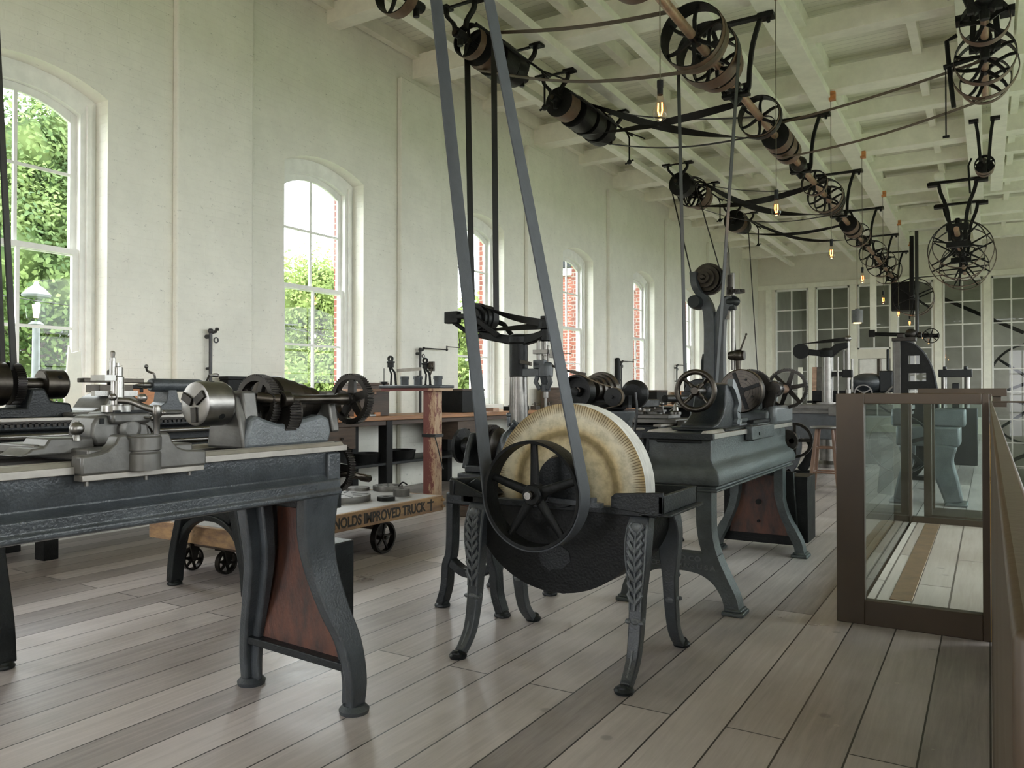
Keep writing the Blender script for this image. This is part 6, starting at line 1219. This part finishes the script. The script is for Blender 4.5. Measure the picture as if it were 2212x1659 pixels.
# big black machine beyond the case: flywheel and grey curved leg seen through the glass
W_ = root('flywheel_machine', (-.75, 9.4, 0), 'grey machine with a dark spoked flywheel seen through the glass case', 'machine')
mb = MB(); mb.wheel((-.78, 8.95, .62), Y, .30, .06, .15, 6, .02); obj('flywheel', mb, 'dark', W_)
mb = MB(); mb.sweep(spline([(-.40, 9.2, .62), (-.42, 9.2, .45), (-.36, 9.2, .25), (-.30, 9.2, .03)], 5), Y, .25, [.26 - .1 * i / 15 for i in range(16)]); mb.bb((-.38, 9.05, 0), (-.18, 9.35, .04)); mb.sweep(spline([(-.9, 9.6, .62), (-.94, 9.6, .4), (-.98, 9.6, .03)], 5), Y, .2, .16); mb.bb((-1.0, 9.1, .6), (-.25, 9.8, .80)); mb.bb((-.5, 9.15, .80), (-.2, 9.6, .98)); obj('body', mb, 'ironlt', W_, bevel=.02)
# ================================================================ OVERHEAD: MAIN LINE SHAFT
SX, SZ_ = -2.22, 4.30
LS = root('line_shaft', (SX, 10, SZ_), 'main brown line shaft running the length of the ceiling with pulleys and drop hangers', 'line shaft')
mb = MB(); mb.cyl((SX, YB + .2, SZ_), (SX, 24.6, SZ_), .042, n=24); obj('shaft', mb, 'shaft', LS)
def pulley(root_, y, R_, w, nsp=6, face='pulley', x=SX, z=SZ_, th=.012, a0=.4, disc=False, curve=.12):
    mb = MB(); c = (x, y, z)
    if disc: mb.rev((x, y - w / 2, z), Y, [(0, .04), (0, R_ - .02), (.003, R_ - .003), (w / 2, R_), (w - .003, R_ - .003), (w, R_ - .02), (w, .04)], 40)
    else: mb.wheel(c, Y, R_, w, .16, nsp, th, a0, .035, curve)
    o = obj('pulley', mb, 'black', root_, smooth=30)
    o.data.materials.append(M[face])
    for p in o.data.polygons:
        q = p.center + V(root_.location) - V(c)
        if abs(p.normal.y) < .5 and math.hypot(q.x, q.z) > R_ * .96 and p.normal.dot(q) > 0: p.material_index = 1
    return o
for (y, R_, w, k) in ((5.45, .24, .12, 0), (6.80, .285, .20, 0), (7.22, .285, .20, 2), (7.50, .24, .10, 0), (9.15, .235, .16, 0), (12.45, .19, .10, 0), (13.35, .27, .14, 0), (13.75, .24, .12, 0), (17.0, .24, .12, 0), (19.5, .30, .15, 0), (21.0, .34, .16, 0), (22.3, .36, .16, 0)): pulley(LS, y, R_, w, 6)
for (y0, R_, w) in ((10.0, .17, .22), (10.28, .17, .22), (10.58, .165, .18), (15.9, .16, .3), (16.3, .17, .3), (-2, .2, .3), (2.80, .065, .1)): pulley(LS, y0, R_, w, disc=True)
for y in (7.75, 11.25, 14.4, 17.6): mb = MB(); mb.rev((SX, y, SZ_), Y, [(0, .06), (.02, .10), (.05, .11), (.09, .10), (.11, .06), (.2, .055)], 24); obj('coupling', mb, 'gear', LS)
def hanger(y, x=SX, z=SZ_, ztop=5.0, half=.27, label=None, grp=None, sc=1.0, m_='black'):
    """J-drop hanger: foot plate bar, two bowed arms, bearing box with oil cup"""
    r_ = root('shaft_hanger', (x, y, ztop), label, 'hanger', grp)
    mb = MB(); mb.bb((-half - .10, -.045 * sc, -.03), (half + .10, .045 * sc, 0)); mb.bb((-half - .12, -.07 * sc, -.045), (-half + .04, .07 * sc, -.0)); mb.bb((half - .04, -.07 * sc, -.045), (half + .12, .07 * sc, -.0))
    mb.cyl((half + .06, 0, -.09), (half + .06, 0, 0), .02, n=8); mb.cyl((-half - .06, 0, -.09), (-half - .06, 0, 0), .02, n=8); obj('foot_plate', mb, m_, r_, world=False, bevel=.006)
    d = ztop - z
    for s_ in (-1, 1):
        mb = MB(); P = spline([(s_ * (half - .01), 0, -.02), (s_ * (half - .04), 0, -.12 * d), (s_ * (half - .10), 0, -.42 * d), (s_ * (half - .13), 0, -.75 * d), (s_ * .13 * sc, 0, -d), (s_ * .10 * sc, 0, -d - .08)], 5); mb.sweep(P, Y, .05 * sc, .045 * sc); obj('arm', mb, m_, r_, world=False, bevel=.008)
    mb = MB(); mb.rev((0, -.13 * sc, -d), Y, [(0, .05 * sc), (.02, .068 * sc), (.24 * sc, .068 * sc), (.26 * sc, .05 * sc)], 24); mb.bb((-.13 * sc, -.04, -d - .03), (.13 * sc, .04, -d + .03)); mb.cyl((0, 0, -d + .06), (0, 0, -d + .12 * sc), .03 * sc); mb.cyl((0, 0, -d - .07 * sc), (0, 0, -d - .13 * sc), .035 * sc, .012)
    mb.bb((-.14 * sc, -.05, -d - .09), (.14 * sc, .05, -d - .06)); mb.rev((0, 0, -d - .11 * sc), Z, [(-.06, .02), (-.02, .05 * sc), (.0, .07 * sc)], 16); bx_ = obj('bearing_box', mb, m_, r_, world=False, bevel=.006)
    mb = MB(); mb.sph((.07 * sc, -.08, -d - .02), .03 * sc, 10); mb.sph((-.07 * sc, -.08, -d - .02), .03 * sc, 10); obj('oil_cup', mb, 'steel', bx_, world=False); return r_
LBL = ['shaft hanger out of the top edge, before the nearest big line-shaft pulley', 'nearest visible shaft hanger, just beyond the two big line-shaft pulleys', 'second visible shaft hanger, beyond the dark triple drum on the line shaft', 'third visible shaft hanger along the main line shaft', 'fourth visible shaft hanger along the main line shaft', 'fifth visible shaft hanger along the main line shaft', 'farthest shaft hanger on the main line shaft, near the end wall']
h0 = None
for i, y in enumerate((4.95, 8.15, 11.45, 14.7, 17.9, 21.1, 23.8)):
    if h0 is None: h0 = hanger(y, label=LBL[0], grp='hangers carrying the main line shaft')
    else:
        h = copy_tree(h0); h.location = (SX, y, 5.0); h['label'] = LBL[i]
# ---------------------------------------------------------------- COUNTERSHAFTS by the left wall
KX, KZ = -4.44, 4.68
def countershaft(y0, y1, drums, wheels, label, x=KX, z=KZ, hang=None, shifter=True, half=.16, hl='', belt_face='pulley'):
    r_ = root('countershaft', (x, (y0 + y1) / 2, z), label, 'countershaft')
    mb = MB(); mb.cyl((x, y0 - .1, z), (x, y1 + .1, z), .028, n=16); obj('shaft', mb, 'steeldk', r_)
    for i, (y, R_, w) in enumerate(drums): pulley(r_, y, R_, w, disc=True, x=x, z=z, face=belt_face if i == 0 and len(drums) > 1 else 'black')
    for (y, R_, w) in wheels: pulley(r_, y, R_, w, 5, x=x, z=z, face=belt_face)
    for y in (y0, y1):
        mb = MB(); d = 5.0 - z
        for s_ in (-1, 1):
            mb.sweep(spline([(x + s_ * .17, y, 5.0), (x + s_ * .16, y, 5.0 - d * .3), (x + s_ * .08, y, 5.0 - d * .6), (x + s_ * .06, y, z + .05)], 4), Y, .05, .035); mb.bb((x + s_ * .19 - .07, y - .06, 4.97), (x + s_ * .19 + .07, y + .06, 5.0))
        mb.bb((x - .2, y - .02, 4.975), (x + .2, y + .02, 4.995)); mb.rev((x, y - .08, z), Y, [(0, .05), (.16, .05)], 16); mb.cyl((x, y, z - .11), (x, y, z), .03, n=10); obj('bracket', mb, 'black', r_, bevel=.005)
    if shifter:
        mb = MB(); mb.cyl((x + .22, y0 - .05, z + .04), (x + .22, y1 + .25, z + .04), .014, n=8)
        for yy in (y1 - .25, y1 - .05): mb.cyl((x + .22, yy, z + .04), (x + .34, yy, z - .06), .01, n=8)
        mb.tube([(x + .22, y1 + .05, z + .04), (x + .26, y1 + .05, z - .05), (x + .26, y1 + .05, z - .38)], .012, 8); mb.sph((x + .26, y1 + .05, z - .38), .035, 10); mb.cyl((x + .2, y1 + .05, z - .4), (x + .32, y1 + .05, z - .36), .012, n=8); mb.cyl((x + .22, y1 + .05, z + .04), (x + .42, y1 + .22, z - .04), .01, n=8)
        obj('belt_shifter', mb, 'black', r_)
    return r_
countershaft(4.75, 5.65, [(4.95, .17, .28)], [(5.38, .21, .12)], 'countershaft cut by the top edge of the picture, left of the grindstone belt', shifter=False)
countershaft(6.35, 7.55, [(6.78, .19, .20), (7.05, .205, .26), (7.32, .17, .18)], [(6.52, .17, .1)], 'nearest full countershaft, behind the two wide grindstone belts')
countershaft(8.35, 9.95, [(8.55, .185, .24), (8.95, .20, .30), (9.3, .20, .24), (9.58, .215, .2)], [], 'countershaft with a brass-banded drum, left of the nearest light bulb')
countershaft(12.7, 14.2, [(12.92, .20, .22)], [(13.5, .27, .14), (13.7, .24, .12), (13.9, .22, .12)], 'countershaft over the tall upright drill press')
countershaft(16.0, 17.0, [(16.25, .22, .25), (16.55, .19, .3), (16.8, .16, .2)], [], 'small far countershaft beyond the one over the tall drill press', half=.1)
# cross belts from the line shaft to the countershafts
def cross_belt(y, r1, r2, x1, z1, label, m_, w=.075, sag=.0, crossed=False, x0=SX, z0=SZ_):
    mb = MB(); a = V((x0, y, z0)); b = V((x1, y, z1)); L_ = (b - a).length; u = (b - a) / L_; v = Y.cross(u)
    if v.z < 0: v = -v
    for s_ in (1, -1):
        e = s_ if not crossed else -s_
        strand(mb, a + v * s_ * (r1 + .004) , b + v * e * (r2 + .004), Y, w, .006, sag * (1.0 if s_ < 0 else .6), 20, PI * s_ if crossed else 0)
    for c_, r_, sg in ((a, r1, -1), (b, r2, 1)):
        pts = [c_ + (v * math.cos(t) + u * sg * math.sin(t)) * (r_ + .004) for t in [PI * k / 20 for k in range(21)]]; mb.sweep(pts, Y, w, .006)
    o = obj('flat_belt', mb, m_, loc=tuple(a), smooth=60); return tag(o, label, 'belt')
cross_belt(6.80, .285, .19, KX, KZ, 'grey open belt from the nearest big line-shaft pulley to the nearest full countershaft', 'beltbr', .075, .10)
cross_belt(9.15, .235, .20, KX, KZ, 'wide black crossed belt passing behind the nearest light bulb', 'beltbk', .09, .10, True)
cross_belt(9.45, .10, .20, KX, KZ, 'thin black open belt beside the wide crossed belt behind the nearest light bulb', 'beltbk', .05, .12)
cross_belt(13.45, .27, .25, KX, KZ, 'black crossed belt to the countershaft over the tall upright drill press', 'beltbk', .10, .22, True)
cross_belt(13.75, .24, .20, KX, KZ, 'thin black open belt to the countershaft over the tall upright drill press', 'beltbk', .05, .18)
cross_belt(16.5, .17, .18, KX, KZ, 'far thin crossed belt to the small far countershaft', 'beltbk', .06, .22, True)
# two small idler drums of belt on the right: line shaft to right-hand countershafts
RXs, RZs = -.01, 4.45
RCS = root('countershaft', (RXs, 9, RZs), 'right-hand countershaft with nested black rimmed pulleys at the top right corner', 'countershaft')
mb = MB(); mb.cyl((RXs, 5.5, RZs), (RXs, 10.2, RZs), .035, n=20); obj('shaft', mb, 'shaft', RCS)
for y, R_, w in ((8.15, .20, .10), (9.0, .27, .10), (9.35, .30, .10), (9.7, .24, .08)): pulley(RCS, y, R_, w, 5, x=RXs, z=RZs, face='pulley', th=.008)
for y in (7.7, 8.6):
    mb = MB()
    for s_ in (-1, 1): mb.sweep(spline([(RXs + s_ * .19, y, 5.0), (RXs + s_ * .14, y, 4.85), (RXs + s_ * .09, y, 4.7), (RXs + s_ * .10, y, 4.45), (RXs + s_ * .05, y, 4.36)], 4), Y, .07, .05); mb.bb((RXs + s_ * .22 - .09, y - .08, 4.95), (RXs + s_ * .22 + .09, y + .08, 5.0)); mb.bb((RXs + s_ * .18 - .06, y - .08, 4.66), (RXs + s_ * .18 + .06, y + .08, 4.72))
    mb.bb((RXs - .16, y - .03, 4.68), (RXs + .16, y + .03, 4.72)); mb.rev((RXs, y - .12, RZs), Y, [(0, .06), (.24, .06)], 18); mb.cyl((RXs, y, RZs - .16), (RXs, y, RZs), .04, n=12); mb.bb((RXs - .13, y - .03, 4.36), (RXs + .13, y + .03, 4.44)); obj('bracket', mb, 'black', RCS, bevel=.006)
mb = MB(); mb.tube([(RXs - .24, 9.0, 4.72), (RXs - .33, 9.0, 4.68), (RXs - .30, 9.0, 4.3), (RXs - .27, 9.0, 4.0)], .022, 8); mb.cyl((RXs - .36, 9.0, 4.42), (RXs - .1, 9.0, 4.46), .025, n=8); mb.cyl((RXs - .34, 9.0, 4.45), (RXs - .34, 9.0, 3.72), .007, n=6); mb.cyl((RXs - .37, 9.0, 3.72), (RXs - .31, 9.0, 3.72), .014, n=8); obj('belt_shifter', mb, 'black', RCS)
mb = MB(); strand(mb, (SX, 10.0, SZ_ + .175), (RXs, 9.35, RZs + .1), Y, .07, .006, .03, 16); strand(mb, (SX, 10.28, SZ_ - .175), (RXs, 9.35, RZs - .305), Y, .07, .006, .06, 16)
o = obj('flat_belt', mb, 'beltbr', loc=(SX, 10.1, SZ_), smooth=60); tag(o, 'long brown belt from the line-shaft drum up to the pulleys in the top right corner', 'belt')
R2 = root('countershaft', (-.02, 13, 4.34), 'tiny single-drum countershaft between the two right-hand stringers', 'countershaft'); xx = at(2127, 362, y=13).x
mb = MB(); mb.cyl((xx, 12.7, 4.38), (xx, 13.4, 4.38), .025); obj('shaft', mb, 'steeldk', R2); pulley(R2, 13.0, .13, .12, 5, x=xx, z=4.38, th=.01); pulley(R2, 13.2, .12, .12, disc=True, x=xx, z=4.38)
mb = MB()
for s_ in (-1, 1): mb.sweep([(xx + s_ * .11, 12.85, 5.0), (xx + s_ * .08, 12.85, 4.8), (xx + s_ * .05, 12.85, 4.4)], Y, .05, .04); mb.bb((xx + s_ * .13 - .06, 12.8, 4.96), (xx + s_ * .13 + .06, 12.9, 5.0)); 
mb.tube([(xx - .16, 13, 4.5), (xx - .2, 13, 4.4), (xx - .18, 13, 4.0)], .014, 8); mb.cyl((xx - .17, 13, 4.0), (xx - .17, 13, 3.7), .005, n=6); mb.cyl((xx, 12.85, 4.24), (xx, 12.85, 4.4), .03, n=8); obj('bracket', mb, 'black', R2, bevel=.004)
# large wheels further back on the right
BX, BZ = -.46, 3.98
R3 = root('countershaft', (BX, 18, BZ), 'cluster of very large thin-rimmed pulleys hung from two curved hangers at the back right', 'countershaft')
mb = MB(); mb.cyl((BX, 15.6, BZ), (BX, 21.5, BZ), .045); obj('shaft', mb, 'shaft', R3)
for y, R_, w in ((17.2, .46, .12), (17.9, .58, .12), (18.9, .62, .12), (19.6, .42, .12), (20.6, .5, .1)): pulley(R3, y, R_, w, 6, x=BX, z=BZ, th=.012, a0=.4 + y, curve=0)
for y in (16.3, 18.3):
    mb = MB(); mb.bb((BX - .46, y - .05, 4.96), (BX + .42, y + .05, 5.0))
    for s_ in (-1, 1): mb.sweep(spline([(BX + s_ * .30, y, 4.98), (BX + s_ * .27, y, 4.8), (BX + s_ * .17, y, 4.5), (BX + s_ * .13, y, 4.2), (BX + s_ * .12, y, 3.9)], 5), Y, .07, .06); mb.bb((BX + s_ * .38 - .1, y - .09, 4.92), (BX + s_ * .38 + .1, y + .09, 4.98))
    mb.rev((BX, y - .15, BZ), Y, [(0, .09), (.3, .09)], 20); mb.bb((BX - .18, y - .06, BZ + .1), (BX + .18, y + .06, BZ + .22)); mb.bb((BX - .18, y - .06, BZ - .2), (BX + .18, y + .06, BZ - .1)); mb.cyl((BX, y, BZ), (BX, y, BZ + .32), .04, n=10); obj('bracket', mb, 'black', R3, bevel=.008)
# dark pulley cluster near the end of the main line
ex = at(1972, 640, y=22.5); E_ = root('countershaft', (ex.x, 22.5, ex.z), 'large black pulleys on a low shaft at the far end below the line shaft', 'countershaft'); mb = MB(); mb.cyl((ex.x, 21.9, ex.z), (ex.x, 23.6, ex.z), .06); mb.sweep([(ex.x, 22.2, 5.1), (ex.x, 22.2, ex.z - .1)], Y, .1, .09); mb.bb((ex.x - .55, 23.0, ex.z - .3), (ex.x + .1, 23.4, ex.z + .45)); obj('shaft', mb, 'black', E_)
for y, R_ in ((22.6, .48), (23.2, .46)): pulley(E_, y, R_, .16, 6, x=ex.x, z=ex.z, curve=0)
mb = MB(); strand(mb, (ex.x, 22.6, ex.z + .49), (ex.x + 1.5, 22.6, ex.z + .55), Y, .1, .012, .02, 10); o = obj('flat_belt', mb, 'beltbk', loc=(ex.x, 22.6, ex.z + .49)); tag(o, 'black horizontal belt joining the two far pulley groups on the right', 'belt')
# ---------------------------------------------------------------- LIGHT BULBS
BLB = ['nearest bare filament bulb, hanging over the wide crossed belt', 'second bare filament bulb, counting away from the viewer', 'third bare filament bulb, level with the top of the end wall', 'fourth bare filament bulb, in front of the end wall\'s upper boards', 'fifth bare filament bulb, low in front of the end-wall glazing', 'sixth bare filament bulb, just above the thin horizontal shaft', 'farthest bare filament bulb, beside the small spoked wheel']
bp0 = None
for i, (px, py) in enumerate(((1426, 243), (1677, 455), (1796, 550), (1863, 604), (1908, 650), (1941, 679), (1965, 699))):
    p = at(px, py, x=-1.745)
    if i == 0:
        bp0 = root('light_bulb', (-1.745, p.y, p.z), BLB[0], 'bulb', 'filament bulbs hanging in a row')
        mb = MB(); mb.rev((0, 0, -.055), Z, [(0, .003), (.004, .02), (.02, .038), (.045, .046), (.075, .044), (.10, .032), (.13, .022), (.17, .018)], 28, cap=False); obj('bulb_glass', mb, 'bulb', bp0, world=False, smooth=60)
        mb = MB(); mb.tube([(-.012, 0, .06), (-.014, 0, .01), (-.006, 0, -.02), (.006, 0, -.02), (.014, 0, .01), (.012, 0, .06)], .0045, 8); obj('filament', mb, 'filament', bp0, world=False)
        mb = MB(); mb.cyl((0, 0, .11), (0, 0, .16), .018, n=16); mb.cyl((0, 0, .155), (0, 0, .20), .02, n=16); obj('socket', mb, 'black', bp0, world=False)
        mb = MB(); mb.cyl((0, 0, .2), (0, 0, 5.0 - p.z), .004, n=6); obj('cord', mb, 'wire', bp0, world=False)
        mb = MB(); mb.bb((-.02, -.04, 5.0 - p.z - .03), (.06, .04, 5.0 - p.z + .08)); obj('ceiling_block', mb, 'orange', bp0, world=False, bevel=.003)
    else:
        b = copy_tree(bp0); b.location = (-1.745, p.y, p.z); b['label'] = BLB[i]
        for ch in b.children:
            if ch.name.startswith(('cord', 'ceiling_block')):
                ch.data = ch.data.copy(); dz = (5.0 - p.z) - (5.0 - bp0.location.z)
                for v in ch.data.vertices:
                    if v.co.z > .5: v.co.z += dz
    l = bpy.data.lights.new('bulb_light', 'POINT'); l.energy = .7; l.color = (1, .55, .22); l.shadow_soft_size = .03; lo = bpy.data.objects.new('bulb_light', l); C.objects.link(lo); lo.location = (-1.745, p.y, p.z - .09)
# ================================================================ LIGHT AND CAMERA
cam = bpy.data.cameras.new('camera'); co = bpy.data.objects.new('camera', cam); C.objects.link(co)
cam.sensor_width = 36; cam.lens = CF / 2212 * 36; cam.clip_end = 200
co.location = (0, 0, CH); co.rotation_euler = (R(90) + CP, 0, CT); S.camera = co
w = bpy.data.worlds.new('overcast_sky'); S.world = w; w.use_nodes = True; n = w.node_tree
bg = n.nodes['Background']; tc = node(n, 'ShaderNodeTexCoord'); no = node(n, 'ShaderNodeTexNoise', i_Scale=2.0, i_Detail=4.0); lk(n, tc.outputs['Generated'], no.inputs['Vector'])
r = ramp(n, no.outputs[0], [(.3, (.88, .92, 1.0)), (.7, (1, 1, 1))]); lk(n, r.outputs[0], bg.inputs[0]); bg.inputs[1].default_value = SKY
def portal(loc, sx, sy, rot):
    l = bpy.data.lights.new('daylight_portal', 'AREA'); l.shape = 'RECTANGLE'; l.size = sx; l.size_y = sy; l.cycles.is_portal = True
    o = bpy.data.objects.new('daylight_portal', l); C.objects.link(o); o.location = loc; o.rotation_euler = rot
for yc in WC:
    portal((WX - .45, yc, 2.3), 2.8, 1.2, (0, R(-90), 0)); portal((RX + .45, yc, 2.3), 2.8, 2.36, (0, R(90), 0))
portal((RX + .35, 28.75, 2.45), 3.1, 2.5, (0, R(90), 0))
for a, b in bays: portal(((a + b) / 2, YB - .35, 1.85), b - a, 3.7, (R(90), 0, 0))
S.view_settings.view_transform = 'Standard'; S.view_settings.look = 'None'; S.view_settings.gamma = 1; S.view_settings.use_curve_mapping = False
S.view_settings.exposure = EXPO
S.cycles.diffuse_bounces = 7; S.cycles.max_bounces = 16; S.cycles.transparent_max_bounces = 16
